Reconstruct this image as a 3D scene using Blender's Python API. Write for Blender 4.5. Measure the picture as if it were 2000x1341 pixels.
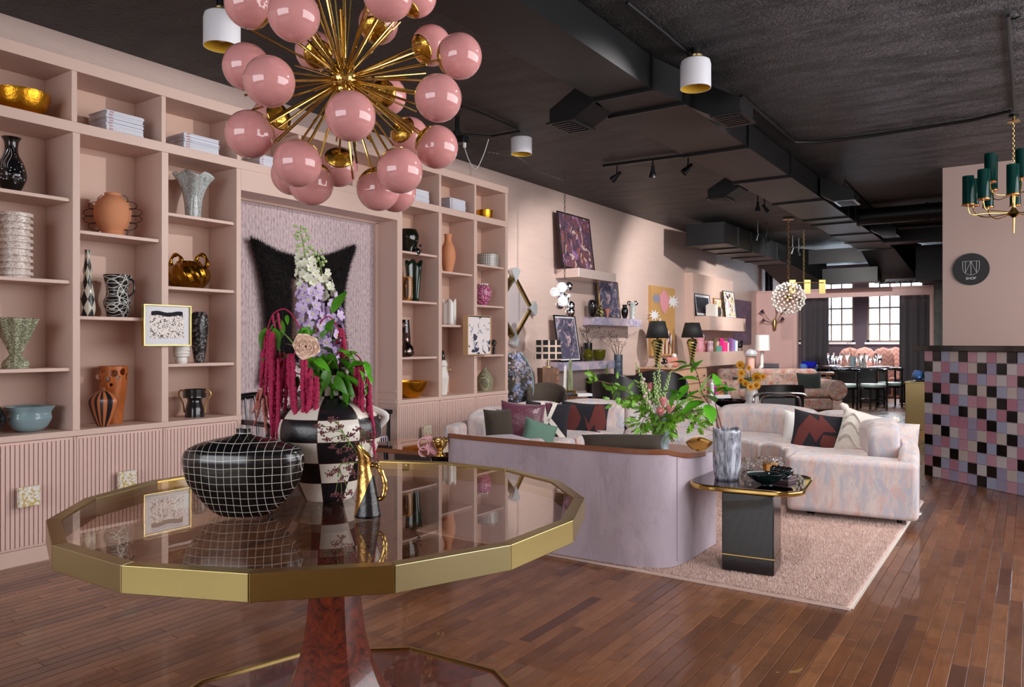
import bpy, math, random
import numpy as np
from mathutils import Vector, Matrix
for o in list(bpy.data.objects): bpy.data.objects.remove(o)
sc = bpy.context.scene
COL = sc.collection
# ---------------- camera, world, daylight, exposure ----------------
F = 1490.0; CX = 1000.0; CY = 668.0; H = 1.25
TH = math.atan(1010 / F)
cam = bpy.data.cameras.new('camera'); camo = bpy.data.objects.new('camera', cam); COL.objects.link(camo)
camo.location = (0, 0, H); camo.rotation_euler = (math.pi / 2, 0, TH)
cam.sensor_width = 36; cam.lens = F / 2000 * 36; cam.shift_y = -2.5 / 2000
cam.clip_end = 200; sc.camera = camo
sc.view_settings.view_transform = 'Standard'; sc.view_settings.look = 'None'
sc.view_settings.exposure = 0.62; sc.view_settings.gamma = 1; sc.view_settings.use_curve_mapping = False
w = bpy.data.worlds.new('sky'); sc.world = w; w.use_nodes = True
wn = w.node_tree; bgn = wn.nodes['Background']
_tc = wn.nodes.new('ShaderNodeTexCoord'); _sx = wn.nodes.new('ShaderNodeSeparateXYZ'); _rp = wn.nodes.new('ShaderNodeValToRGB')
wn.links.new(_tc.outputs['Generated'], _sx.inputs[0]); wn.links.new(_sx.outputs[2], _rp.inputs[0]); wn.links.new(_rp.outputs[0], bgn.inputs[0])
_rp.color_ramp.elements[0].position = 0.0; _rp.color_ramp.elements[0].color = (.62, .72, .85, 1)
_rp.color_ramp.elements[1].position = .5; _rp.color_ramp.elements[1].color = (.85, .93, 1, 1)
bgn.inputs[1].default_value = .46
def area(name, loc, rot, sx, sy, power, col=(1, 1, 1), spread=math.pi):
    l = bpy.data.lights.new(name, 'AREA'); l.shape = 'RECTANGLE'; l.size = sx; l.size_y = sy; l.energy = power; l.color = col; l.spread = spread
    o = bpy.data.objects.new(name, l); COL.objects.link(o); o.location = loc; o.rotation_euler = rot; return o
def spot(name, loc, target, power, size=60, blend=.6, col=(1, .96, .92), rad=.03):
    l = bpy.data.lights.new(name, 'SPOT'); l.energy = power; l.spot_size = math.radians(size); l.spot_blend = blend; l.color = col; l.shadow_soft_size = rad
    o = bpy.data.objects.new(name, l); COL.objects.link(o); o.location = loc
    o.rotation_euler = (Vector(target) - Vector(loc)).to_track_quat('-Z', 'Y').to_euler(); return o
# shop-front daylight behind the camera, far window daylight, added side fill, ceiling spots on their tracks, added dining fill
area('shopfront_daylight', (-1.6, -4.3, 1.9), (math.radians(90), 0, 0), 5.6, 2.4, 120, (.97, .97, 1))
area('side_fill', (2.45, 5.2, 1.9), (math.radians(90), 0, math.radians(90)), 7.6, 2.3, 190, (.97, .97, 1))  # unseen panel, added to light the ceiling and seating from the side
for _i, (_l, _t, _p, _s) in enumerate([
    ((-1.5, 4.7, 2.86), (-5.0, 2.3, 1.5), 105, 70), ((-1.5, 6.0, 2.86), (-5.0, 6.1, 1.5), 80, 70), ((-2.6, 18.6, 3.1), (-2.8, 18.4, 0), 260, 140),  # the spot over the dining room is added to brighten it
    ((-2.9, 7.3, 2.95), (-5.0, 8.6, 1.3), 130, 85), ((-2.7, 10.2, 3.0), (-5.0, 12.0, 1.5), 190, 90),
    ((-2.7, 13.0, 2.8), (-4.6, 16.0, 1.4), 240, 100), ((-1.2, 6.0, 3.0), (-2.2, 6.3, .4), 95, 95),
    ((-.6, 2.6, 3.0), (-1.7, 3.8, .3), 50, 80), ((-.3, 3.5, 3.0), (-1.9, 1.9, 1.9), 45, 60),
    ((-1.6, 11.0, 2.9), (-2.6, 13.0, .3), 150, 110)]):
    spot('track_and_fill', _l, _t, _p, _s)
# ---------------- projection helpers: a pixel and a real plane give a world point ----------------
_c, _s = math.cos(TH), math.sin(TH)
def ray(u, v):
    a = (u - CX) / F; return (-_s + _c * a, _c + _s * a, (CY - v) / F)
def onx(u, v, x):
    d = ray(u, v); t = x / d[0]; return Vector((x, d[1] * t, H + d[2] * t))
def ony(u, v, y):
    d = ray(u, v); t = y / d[1]; return Vector((d[0] * t, y, H + d[2] * t))
def onz(u, v, z):
    d = ray(u, v); t = (z - H) / d[2]; return Vector((d[0] * t, d[1] * t, z))
def ont(u, v, t):
    d = ray(u, v); return Vector((d[0] * t, d[1] * t, H + d[2] * t))
def dep(p): return -_s * p[0] + _c * p[1]
def px(p):
    t = dep(p); return (CX + F * (_c * p[0] + _s * p[1]) / t, CY - F * (p[2] - H) / t)
# ---------------- mesh helper ----------------
class G:
    def __init__(s): s.v = []; s.f = []
    def add(s, vs, fs):
        o = len(s.v); s.v += [tuple(a) for a in vs]; s.f += [tuple(i + o for i in f) for f in fs]; return s
    def box(s, x0, x1, y0, y1, z0, z1):
        return s.add([(x0, y0, z0), (x1, y0, z0), (x1, y1, z0), (x0, y1, z0), (x0, y0, z1), (x1, y0, z1), (x1, y1, z1), (x0, y1, z1)],
                     [(3, 2, 1, 0), (4, 5, 6, 7), (0, 1, 5, 4), (1, 2, 6, 5), (2, 3, 7, 6), (3, 0, 4, 7)])
    def cb(s, c, d, m=None):
        x, y, z = d[0] / 2, d[1] / 2, d[2] / 2
        vs = [Vector(a) for a in ((-x, -y, -z), (x, -y, -z), (x, y, -z), (-x, y, -z), (-x, -y, z), (x, -y, z), (x, y, z), (-x, y, z))]
        if m is not None: vs = [m @ a for a in vs]
        return s.add([a + Vector(c) for a in vs], [(3, 2, 1, 0), (4, 5, 6, 7), (0, 1, 5, 4), (1, 2, 6, 5), (2, 3, 7, 6), (3, 0, 4, 7)])
    def bar(s, a, b, w, h):
        a, b = Vector(a), Vector(b); d = b - a
        return s.cb((a + b) / 2, (w, h, d.length), d.to_track_quat('Z', 'Y').to_matrix())
    def prism(s, poly, z0, z1):
        n = len(poly); vs = [(p[0], p[1], z0) for p in poly] + [(p[0], p[1], z1) for p in poly]
        return s.add(vs, [tuple(range(n - 1, -1, -1)), tuple(range(n, 2 * n))] + [(i, (i + 1) % n, n + (i + 1) % n, n + i) for i in range(n)])
    def lathe(s, prof, n=32, c=(0, 0, 0), sx=1, sy=1, fn=None, cap=True):
        vs = []; fs = []; m = len(prof)
        for i in range(n):
            a = 2 * math.pi * i / n
            for j, (r, z) in enumerate(prof):
                k = fn(a, z, r) if fn else 1
                vs.append((c[0] + r * k * sx * math.cos(a), c[1] + r * k * sy * math.sin(a), c[2] + z))
        for i in range(n):
            i2 = (i + 1) % n
            for j in range(m - 1): fs.append((i * m + j, i2 * m + j, i2 * m + j + 1, i * m + j + 1))
        fs.append(tuple(i * m for i in range(n - 1, -1, -1))) if cap and prof[0][0] > 1e-6 else None
        if cap and prof[-1][0] > 1e-6: fs.append(tuple(i * m + m - 1 for i in range(n)))
        return s.add(vs, fs)
    def tube(s, path, r, n=8, cap=True):
        P = [Vector(p) for p in path]; m = len(P); rr = r if isinstance(r, (list, tuple)) else [r] * m
        t0 = (P[1] - P[0]).normalized(); up = Vector((0, 0, 1)) if abs(t0.z) < .9 else Vector((1, 0, 0)); x = t0.cross(up).normalized()
        vs = []
        for i in range(m):
            t = (P[min(i + 1, m - 1)] - P[max(i - 1, 0)]).normalized()
            x = (x - t * x.dot(t)).normalized(); y = t.cross(x)
            for k in range(n):
                a = 2 * math.pi * k / n; vs.append(P[i] + (x * math.cos(a) + y * math.sin(a)) * rr[i])
        fs = [(i * n + k, i * n + (k + 1) % n, (i + 1) * n + (k + 1) % n, (i + 1) * n + k) for i in range(m - 1) for k in range(n)]
        if cap: fs += [tuple(range(n - 1, -1, -1)), tuple((m - 1) * n + k for k in range(n))]
        return s.add(vs, fs)
    def rod(s, a, b, r, r2=None, n=8): return s.tube([a, b], [r, r if r2 is None else r2], n)
    def ball(s, c, r, n=16, m=10, sc=(1, 1, 1)):
        vs = [(c[0], c[1], c[2] - r * sc[2])]; fs = []
        for j in range(1, m):
            p = -math.pi / 2 + math.pi * j / m
            for i in range(n):
                a = 2 * math.pi * i / n; vs.append((c[0] + r * sc[0] * math.cos(p) * math.cos(a), c[1] + r * sc[1] * math.cos(p) * math.sin(a), c[2] + r * sc[2] * math.sin(p)))
        vs.append((c[0], c[1], c[2] + r * sc[2])); L = len(vs) - 1
        for i in range(n):
            i2 = (i + 1) % n; fs.append((0, 1 + i2, 1 + i)); fs.append((L, L - n + i, L - n + i2))
            for j in range(m - 2): fs.append((1 + j * n + i, 1 + j * n + i2, 1 + (j + 1) * n + i2, 1 + (j + 1) * n + i))
        return s.add(vs, fs)
    def grid(s, fn, nu, nv, wu=False, wv=False):
        cu = nu if wu else nu + 1; cv = nv if wv else nv + 1
        vs = [fn(i / nu, j / nv) for i in range(cu) for j in range(cv)]
        fs = [(i * cv + j, ((i + 1) % cu) * cv + j, ((i + 1) % cu) * cv + (j + 1) % cv, i * cv + (j + 1) % cv) for i in range(nu) for j in range(nv)]
        return s.add(vs, fs)
    def mesh(s, name, smooth=True, ang=35):
        me = bpy.data.meshes.new(name); me.from_pydata(s.v, [], s.f)
        if smooth:
            me.shade_smooth()
            if ang: me.set_sharp_from_angle(angle=math.radians(ang))
        return me
def ob(name, g, mat, parent=None, loc=(0, 0, 0), rz=0, bevel=0, smooth=True, sub=0, solid=0, ang=35, seg=2, rot=None):
    me = g.mesh(name, smooth, ang) if isinstance(g, G) else g
    if mat is not None and not me.materials: me.materials.append(mat)
    o = bpy.data.objects.new(name, me); COL.objects.link(o); o.location = loc
    o.rotation_euler = rot if rot else (0, 0, rz)
    if parent: o.parent = parent
    if solid: m = o.modifiers.new('solid', 'SOLIDIFY'); m.thickness = solid; m.offset = -1
    if bevel: m = o.modifiers.new('bevel', 'BEVEL'); m.width = bevel; m.segments = seg; m.limit_method = 'ANGLE'; m.angle_limit = math.radians(40)
    if sub: m = o.modifiers.new('sub', 'SUBSURF'); m.levels = sub; m.render_levels = sub
    return o
def tag(o, label, cat, group=None):
    o['label'] = label; o['category'] = cat
    if group: o['group'] = group
    return o
def thing(name, label, cat, loc=(0, 0, 0), rz=0, group=None, rot=None):
    o = bpy.data.objects.new(name, None); COL.objects.link(o); o.location = loc; o.rotation_euler = rot if rot else (0, 0, rz); o.empty_display_size = .05
    return tag(o, label, cat, group)
def solo(name, g, mat, label, cat, loc=(0, 0, 0), rz=0, group=None, **k):
    return tag(ob(name, g, mat, None, loc, rz, **k), label, cat, group)
def struct(name, g, mat, **k):
    o = ob(name, g, mat, **k)
    if not o.parent: o['kind'] = 'structure'
    return o
def clone(root, loc, rz=None, label=None, group=None):
    r = root.copy(); COL.objects.link(r); r.location = loc
    if rz is not None: r.rotation_euler = (0, 0, rz)
    if label: r['label'] = label
    if group: r['group'] = group
    kids = {}
    for ch in [c for c in bpy.data.objects if c.parent == root]: kids.setdefault(root, []).append(ch)
    for ch in kids.get(root, []):
        c = ch.copy(); COL.objects.link(c); c.parent = r
        for g in [q for q in bpy.data.objects if q.parent == ch]:
            d = g.copy(); COL.objects.link(d); d.parent = c
    return r
# ---------------- materials ----------------
def C(*c):
    if len(c) == 1: c = c[0]
    return tuple(((x / 255) / 12.92 if x / 255 <= .04045 else ((x / 255 + .055) / 1.055) ** 2.4) for x in c[:3]) + (1,)
class N:
    def __init__(s, name):
        s.m = bpy.data.materials.new(name); s.m.use_nodes = True; s.nt = s.m.node_tree; s.b = s.nt.nodes['Principled BSDF']
    def put(s, sock, v):
        if isinstance(v, bpy.types.NodeSocket): s.nt.links.new(v, sock)
        elif isinstance(v, bpy.types.Node): s.nt.links.new(v.outputs[0], sock)
        else:
            try: sock.default_value = v
            except Exception: sock.default_value = v[:3] if hasattr(v, '__len__') else (v, v, v)
    def n(s, t, ins=None, **p):
        nd = s.nt.nodes.new('ShaderNode' + t)
        for k, v in p.items(): setattr(nd, k, v)
        for k, v in (ins or {}).items(): s.put(nd.inputs[k], v)
        return nd
    def ma(s, op, a, b=0, c=0): return s.n('Math', {0: a, 1: b, 2: c}, operation=op).outputs[0]
    def mix(s, f, a, b, bt='MIX'):
        nd = s.n('Mix', {}, data_type='RGBA', blend_type=bt); s.put(nd.inputs[0], f); s.put(nd.inputs[6], a); s.put(nd.inputs[7], b); return nd.outputs[2]
    def ramp(s, f, stops, interp='LINEAR'):
        nd = s.n('ValToRGB', {0: f}); r = nd.color_ramp; r.interpolation = interp
        while len(r.elements) < len(stops): r.elements.new(.5)
        for e, (p, c) in zip(r.elements, stops): e.position = p; e.color = c
        return nd.outputs[0]
    def obj(s): return s.n('TexCoord').outputs['Object']
    def pos(s): return s.n('NewGeometry').outputs['Position']
    def map(s, v, sc=(1, 1, 1), loc=(0, 0, 0), rot=(0, 0, 0)): return s.n('Mapping', {'Vector': v, 'Scale': sc, 'Location': loc, 'Rotation': rot}).outputs[0]
    def noise(s, v, scale, detail=3, rough=.5, dist=0): return s.n('TexNoise', {'Vector': v, 'Scale': scale, 'Detail': detail, 'Roughness': rough, 'Distortion': dist}).outputs[0]
    def voro(s, v, scale, out=0, feature='F1', rnd=1): return s.n('TexVoronoi', {'Vector': v, 'Scale': scale, 'Randomness': rnd}, feature=feature).outputs[out]
    def sep(s, v): return s.n('SeparateXYZ', {0: v}).outputs
    def step(s, a, t): return s.ma('GREATER_THAN', a, t)
    def bump(s, h, strength=.3, dist=.01): s.put(s.b.inputs['Normal'], s.n('Bump', {'Height': h, 'Strength': strength, 'Distance': dist})); return s
    def fin(s, col=None, rough=.5, metal=0, **k):
        if col is not None: s.put(s.b.inputs['Base Color'], col)
        s.put(s.b.inputs['Roughness'], rough); s.put(s.b.inputs['Metallic'], metal)
        names = dict(trans='Transmission Weight', ior='IOR', coat='Coat Weight', sheen='Sheen Weight', emit='Emission Strength', ecol='Emission Color', spec='Specular IOR Level', alpha='Alpha', sss='Subsurface Weight', srough='Sheen Roughness')
        for a, b in k.items(): s.put(s.b.inputs[names[a]], b)
        return s.m
def M(name, col, rough=.5, metal=0, bump=None, var=0, vs=8, **k):
    n = N(name); c = C(col)
    if var:
        c = n.mix(n.noise(n.obj(), vs, 4), tuple(x * (1 - var) for x in c[:3]) + (1,), tuple(min(1, x * (1 + var)) for x in c[:3]) + (1,))
    if bump: n.bump(n.noise(n.obj(), bump[0], 4), bump[1], bump[2] if len(bump) > 2 else .005)
    return n.fin(c, rough, metal, **k)
K = {}
K['pink_paint'] = M('pink_paint', (210, 180, 167), .45, var=.03, vs=3, bump=(60, .05, .002))
K['brass'] = M('brass', (190, 164, 104), .26, 1, var=.12, vs=14)
K['bright_brass'] = M('bright_brass', (212, 178, 104), .14, 1, bump=(40, .12, .002))
K['gold_leaf'] = M('gold_leaf', (212, 150, 40), .3, 1, var=.25, vs=25, bump=(70, .5, .004))
K['chrome'] = M('chrome', (215, 215, 220), .08, 1)
K['steel'] = M('steel', (150, 150, 155), .3, 1)
K['black_metal'] = M('black_metal', (18, 18, 20), .4, .3)
K['duct_black'] = M('duct_black', (27, 27, 29), .45, .45, var=.15, vs=3, bump=(9, .12, .01))
K['black_lacquer'] = M('black_lacquer', (10, 10, 12), .12, coat=.5)
K['black_wood'] = M('black_wood', (16, 15, 17), .3)
K['black_leather'] = M('black_leather', (20, 17, 18), .32, bump=(120, .4, .003))
K['black_ceramic'] = M('black_ceramic', (12, 12, 14), .16, coat=.4)
K['white_ceramic'] = M('white_ceramic', (232, 228, 222), .25, coat=.3)
K['white_paint'] = M('white_paint', (235, 235, 240), .4)
K['white_plastic'] = M('white_plastic', (228, 228, 228), .4)
K['terracotta'] = M('terracotta', (206, 138, 98), .75, var=.1, vs=9, bump=(60, .3, .003))
K['paper'] = M('paper', (226, 226, 232), .7, var=.1, vs=90)
K['green_leaf'] = M('green_leaf', (74, 138, 34), .35, var=.35, vs=9, sss=.0)
K['bright_leaf'] = M('bright_leaf', (92, 172, 40), .28, var=.25, vs=9)
K['oak_leaf'] = M('oak_leaf', (108, 160, 42), .4, var=.4, vs=7)
K['stem_green'] = M('stem_green', (112, 142, 60), .5)
K['stem_brown'] = M('stem_brown', (110, 66, 52), .6)
K['twig_dark'] = M('twig_dark', (66, 48, 44), .7)
K['amaranth'] = M('amaranth', (172, 24, 76), .7, var=.35, vs=70, bump=(300, .6, .004))
K['amaranth_pale'] = M('amaranth_pale', (186, 108, 96), .7, var=.3, vs=60, bump=(300, .6, .004))
K['lavender_petal'] = M('lavender_petal', (206, 184, 224), .5, var=.12, vs=40)
K['white_petal'] = M('white_petal', (222, 222, 204), .5, var=.1, vs=40)
K['bud_green'] = M('bud_green', (176, 200, 136), .5, var=.15, vs=40)
K['peach_petal'] = M('peach_petal', (252, 222, 202), .5, var=.08, vs=20)
K['protea_pink'] = M('protea_pink', (218, 142, 142), .6, var=.3, vs=50)
K['sunflower'] = M('sunflower', (240, 172, 24), .5, var=.2, vs=30)
K['floret_eye'] = M('floret_eye', (214, 220, 150), .5)
K['clear_glass'] = M('clear_glass', (250, 252, 252), .02, trans=1, ior=1.45)
K['bulb_glass'] = M('bulb_glass', (245, 244, 240), .15)
K['shade_inside'] = M('shade_inside', (206, 164, 40), .4)
K['pink_globe'] = M('pink_globe', (216, 150, 148), .07, coat=.6, ior=1.5)
K['dark_gasket'] = M('dark_gasket', (10, 9, 9), .8)
K['white_globe'] = M('white_globe', (235, 238, 245), .15, ecol=(1, 1, 1, 1), emit=.35)
K['olive_glass'] = M('olive_glass', (110, 105, 22), .08, trans=.5, ior=1.45)
K['dark_brown_velvet'] = M('dark_brown_velvet', (62, 50, 40), .85, sheen=.15, var=.2, vs=12, bump=(200, .2, .002))
K['mauve_silk'] = M('mauve_silk', (96, 40, 62), .3, sheen=.5, bump=(30, .5, .01), var=.2, vs=14)
K['cream_felt'] = M('cream_felt', (226, 218, 208), .85, sheen=.4, bump=(90, .5, .006))
K['navy_felt'] = M('navy_felt', (24, 21, 31), .9, sheen=.08)
K['oxblood_felt'] = M('oxblood_felt', (96, 40, 36), .9, sheen=.1, bump=(200, .4, .003))
K['walnut'] = M('walnut', (128, 74, 44), .3, var=.25, vs=12, coat=.3)
K['dark_window_wall'] = M('dark_window_wall', (74, 64, 78), .6, bump=(10, .3, .01))
K['shade_black'] = M('shade_black', (24, 25, 27), .7)
K['linen'] = M('linen', (240, 238, 235), .8, bump=(200, .2, .002))
K['curtain'] = M('curtain', (66, 62, 68), .8, sheen=.3)
K['pale_green_leather'] = M('pale_green_leather', (150, 168, 166), .4)
K['cobalt_glass'] = M('cobalt_glass', (20, 40, 205), .06, trans=.55, ior=1.45)
K['teal_glass'] = M('teal_glass', (4, 92, 84), .05, trans=.75, ior=1.4)
K['blue_glass'] = M('blue_glass', (90, 130, 200), .06, trans=.5, ior=1.4)
K['mirror'] = M('mirror', (225, 220, 222), .03, 1)
K['mirror_dark'] = M('mirror_dark', (120, 105, 100), .12, 1)
def m_wall():
    n = N('plaster_pink'); p = n.pos(); v = n.noise(n.map(p, (1, 1, 8)), 2.2, 5, .6); w2 = n.noise(n.map(p, (1, 7, 1)), 3, 4)
    c = n.mix(v, C(198, 172, 162), C(216, 192, 182)); c = n.mix(n.ma('MULTIPLY', w2, .35), c, C(194, 168, 160))
    n.bump(n.noise(n.map(p, (1, 1, 5)), 26, 5), .25, .006); return n.fin(c, .5)
K['plaster'] = m_wall()
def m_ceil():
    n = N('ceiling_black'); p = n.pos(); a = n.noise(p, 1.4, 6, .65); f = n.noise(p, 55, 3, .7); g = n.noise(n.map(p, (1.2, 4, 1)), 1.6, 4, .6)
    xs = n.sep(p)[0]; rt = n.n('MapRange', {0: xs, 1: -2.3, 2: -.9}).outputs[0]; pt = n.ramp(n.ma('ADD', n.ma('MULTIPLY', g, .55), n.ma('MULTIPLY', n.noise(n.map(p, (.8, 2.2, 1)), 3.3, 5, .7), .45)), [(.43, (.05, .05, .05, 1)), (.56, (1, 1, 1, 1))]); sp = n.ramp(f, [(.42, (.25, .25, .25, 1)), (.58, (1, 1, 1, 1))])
    c = n.mix(n.ma('MULTIPLY', n.ma('MULTIPLY', pt, rt), sp), C(8, 8, 9), C(92, 87, 91))  # paler sheen patches painted into the colour, right of the duct
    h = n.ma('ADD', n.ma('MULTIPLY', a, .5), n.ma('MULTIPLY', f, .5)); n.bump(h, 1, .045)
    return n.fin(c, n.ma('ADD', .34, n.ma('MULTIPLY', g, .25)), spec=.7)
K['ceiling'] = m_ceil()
def m_floor(island):
    n = N('floor_boards_' + ('joined' if island else 'single')); p = n.pos()
    r = n.n('NewGeometry').outputs['Random Per Island'] if island else n.n('ObjectInfo').outputs['Random']
    off = n.n('CombineXYZ', {0: n.ma('MULTIPLY', r, 37.0), 1: n.ma('MULTIPLY', r, 91.0), 2: 0}).outputs[0]
    q = n.n('VectorMath', {0: p, 1: off}, operation='ADD').outputs[0]
    g1 = n.noise(n.map(q, (26, 2.2, 1)), 3.2, 5, .6, .6); g2 = n.noise(q, 5, 3)
    base = n.ramp(r, [(0, C(146, 92, 58)), (.25, C(166, 108, 70)), (.5, C(128, 80, 52)), (.7, C(178, 120, 80)), (.88, C(104, 64, 46)), (1, C(154, 100, 64))])
    c = n.mix(n.ma('MULTIPLY', g1, .75), base, C(66, 38, 26)); c = n.mix(n.ma('MULTIPLY', n.step(g2, .56), .22), c, C(60, 36, 28))
    n.bump(g1, .12, .003); return n.fin(c, n.ma('ADD', .2, n.ma('MULTIPLY', g2, .2)), coat=.25)
K['floor_a'] = m_floor(False); K['floor_b'] = m_floor(True)
def m_wood(name, a, b, sc=(1, 1, 6), s=8, rough=.35, dist=1.5, coat=.2):
    n = N(name); g = n.noise(n.map(n.obj(), sc), s, 5, .6, dist); return n.fin(n.ramp(g, [(.3, C(a)), (.7, C(b))]), rough, coat=coat)
K['burl'] = m_wood('walnut_burl', (34, 10, 7), (126, 46, 20), (1, 1, 1), 11, .22, 3.5, .35)
K['wood_orange'] = m_wood('wood_orange', (150, 74, 22), (196, 108, 44), (1, 1, .3), 9)
K['wood_pale'] = m_wood('wood_pale', (190, 146, 116), (214, 176, 148), (1, .2, 1), 12)
K['wood_brown'] = m_wood('wood_brown', (74, 44, 24), (120, 76, 44), (1, 1, .2), 14)
K['green_marble'] = m_wood('green_marble', (70, 84, 48), (172, 176, 140), (1, 1, .3), 14, .15)
K['blue_marble'] = m_wood('blue_marble', (18, 24, 58), (222, 226, 238), (1, 1, .35), 16, .12, 2.5, .5)
K['grey_plaster'] = m_wood('grey_green_plaster', (92, 98, 98), (140, 146, 144), (1, 1, 1), 3, .8, .5, 0)
K['bronze_shell'] = M('bronze_shell', (156, 110, 34), .2, 1, var=.2, vs=8, bump=(12, .4, .02))
def m_flor(name, cols, sc=(1, 1, .45), s=7, rough=.85, thr=None):
    n = N(name); p = n.pos(); base = C(cols[0])
    for i, c in enumerate(cols[1:]):
        g = n.noise(n.map(p, sc, (i * 7.3, i * 3.1, i * 1.7)), s, 6, .72, .4)
        base = n.mix(n.ramp(g, [(.50 if i else .42, (0, 0, 0, 1)), (.62, (1, 1, 1, 1))]), base, C(c))
    n.bump(n.noise(p, 160, 2), .12, .002); return n.fin(base, rough, sheen=.15)
K['floral'] = m_flor('floral_chintz', [(224, 210, 204), (216, 192, 192), (196, 194, 204), (220, 182, 170), (224, 212, 206), (190, 190, 200)], (1, 1, .34), 13)
K['lilac_velvet'] = m_flor('lilac_velvet', [(180, 166, 178), (190, 176, 186), (172, 157, 167)], (1, 1, .4), 5)
K['tapestry'] = m_flor('tapestry_floral', [(44, 40, 34), (88, 76, 62), (128, 140, 176), (196, 178, 184), (30, 26, 24)], (1, 1, 1), 9)
K['needlepoint'] = m_flor('needlepoint_floral', [(172, 150, 134), (176, 126, 116), (118, 122, 108), (162, 146, 152), (184, 162, 144), (164, 96, 86)], (1, 1, 1), 12)
K['roll_floral'] = m_flor('striped_floral', [(214, 192, 180), (198, 150, 140), (190, 182, 186), (216, 196, 184)], (1, 1, 1), 10)
def m_rug():
    n = N('rug_wool'); g = n.noise(n.pos(), 120, 2); h = n.noise(n.pos(), 3, 3)
    return n.fin(n.mix(h, n.mix(g, C(212, 182, 170), C(238, 214, 204)), C(226, 200, 190)), .95, sheen=.3)
K['rug'] = m_rug()
def m_paper():
    n = N('grasscloth'); p = n.pos(); s = n.sep(p)
    v = n.n('TexVoronoi', {'Vector': n.map(p, (1, 1, .32)), 'Scale': 70.0}); ln = n.ma('FRACT', n.ma('MULTIPLY', s[1], 34))
    g = n.noise(n.map(p, (1, 1, .3)), 85, 3); c = n.ramp(g, [(.34, C(160, 138, 144)), (.5, C(188, 168, 172)), (.68, C(208, 190, 192))])
    c = n.mix(n.ma('MULTIPLY', n.ma('LESS_THAN', ln, .14), .6), c, C(224, 208, 206)); n.bump(g, .5, .006); return n.fin(c, .8)
K['wallpaper'] = m_paper()
def m_lines(name, base, line, f, w=.12, rough=.2, wob=.012, axes=(0, 2), f2=None, coat=.3):
    n = N(name); p = n.obj(); d = n.n('TexNoise', {'Vector': p, 'Scale': 9.0, 'Detail': 1.0}).outputs[1]
    q = n.n('VectorMath', {0: p, 1: n.n('VectorMath', {0: d, 'Scale': wob}, operation='SCALE').outputs[0]}, operation='ADD').outputs[0]; s = n.sep(q)
    a = n.ma('LESS_THAN', n.ma('FRACT', n.ma('MULTIPLY', s[axes[0]], f)), w); b = n.ma('LESS_THAN', n.ma('FRACT', n.ma('MULTIPLY', s[axes[1]], f2 or f)), w)
    return n.fin(n.mix(n.ma('MAXIMUM', a, b), C(base), C(line)), rough, coat=coat)
K['grid_black'] = m_lines('grid_glaze', (13, 13, 15), (196, 192, 182), 46, .07, .22, .014)
K['amber_check'] = m_lines('amber_check', (196, 132, 62), (78, 44, 20), 62, .25, .3, .01, (1, 2))
K['green_check'] = m_lines('green_check', (60, 60, 46), (150, 146, 116), 60, .5, .6, .03, (1, 2))
K['tan_check'] = m_lines('houndstooth', (28, 24, 32), (200, 184, 196), 38, .42, .8, .02, (0, 1), coat=0)
K['lamp_check'] = m_lines('window_check', (20, 18, 20), (206, 180, 164), 12.5, .26, .8, .0, (0, 2), coat=0)
def m_scratch():
    n = N('scratched_glaze'); p = n.obj(); acc = None
    for i, (r, f) in enumerate([(.5, 16), (-.6, 13), (1.1, 19), (-1.2, 15), (.15, 12)]):
        s = n.sep(n.map(p, (1, 1, 1), (.01 * i, .02 * i, 0), (r, 0, 0))); a = n.ma('LESS_THAN', n.ma('FRACT', n.ma('MULTIPLY', s[1], f * 1.7)), .08)
        acc = a if acc is None else n.ma('MAXIMUM', acc, a)
    return n.fin(n.mix(acc, C(20, 20, 24), C(210, 208, 200)), .25)
K['scratch'] = m_scratch()
def m_ang(name, cols, na, fz, diamond=False, rough=.3, skew=0, line=None, z0=0):
    """checker by angle round the vase and by height"""
    n = N(name); s = n.sep(n.obj()); a = n.ma('MULTIPLY', n.ma('ARCTAN2', s[1], s[0]), na / (2 * math.pi)); z = n.ma('MULTIPLY', n.ma('ADD', s[2], z0), fz)
    if skew: a = n.ma('ADD', a, n.ma('MULTIPLY', z, skew))
    if diamond: a, z = n.ma('ADD', a, z), n.ma('SUBTRACT', a, z)
    fa = n.ma('FLOORED_MODULO', n.ma('FLOOR', a), 2); fb = n.ma('FLOORED_MODULO', n.ma('FLOOR', z), 2)
    ch = n.ma('ABSOLUTE', n.ma('SUBTRACT', fa, fb)); c = n.mix(ch, C(cols[0]), C(cols[1]))
    if line:
        e = n.ma('MAXIMUM', n.ma('LESS_THAN', n.ma('FRACT', a), .025), n.ma('LESS_THAN', n.ma('FRACT', z), .035)); c = n.mix(e, c, C(line))
    n.bump(n.noise(n.obj(), 45, 4), .35, .004); return n.fin(c, rough, coat=.15)
K['check_vase'] = m_ang('checker_glaze', [(22, 20, 26), (226, 218, 206)], 8, 15.2, line=(70, 34, 26), z0=.004)
K['diamond'] = m_ang('diamond_glaze', [(16, 16, 18), (206, 200, 182)], 6, 9.5, True)
K['stripe_wood'] = m_ang('striped_wood', [(30, 30, 38), (188, 108, 60)], 18, 0.001, False)
K['zebra'] = m_ang('zebra_lacquer', [(18, 17, 15), (168, 150, 78)], 6, 22, False, skew=.9)
K['zigzag'] = m_ang('zigzag_bowl', [(30, 28, 28), (226, 222, 214)], 30, 60, True)
def m_terrazzo(name, a, b, c, s=60, rough=.3):
    n = N(name); v = n.n('TexVoronoi', {'Vector': n.obj(), 'Scale': float(s)}); r = n.sep(v.outputs[1])[0]
    return n.fin(n.ramp(r, [(0, C(a)), (.45, C(b)), (.75, C(c))], 'CONSTANT'), rough)
K['terrazzo'] = m_terrazzo('terrazzo', (232, 226, 214), (196, 168, 96), (214, 208, 196), 95)
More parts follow.
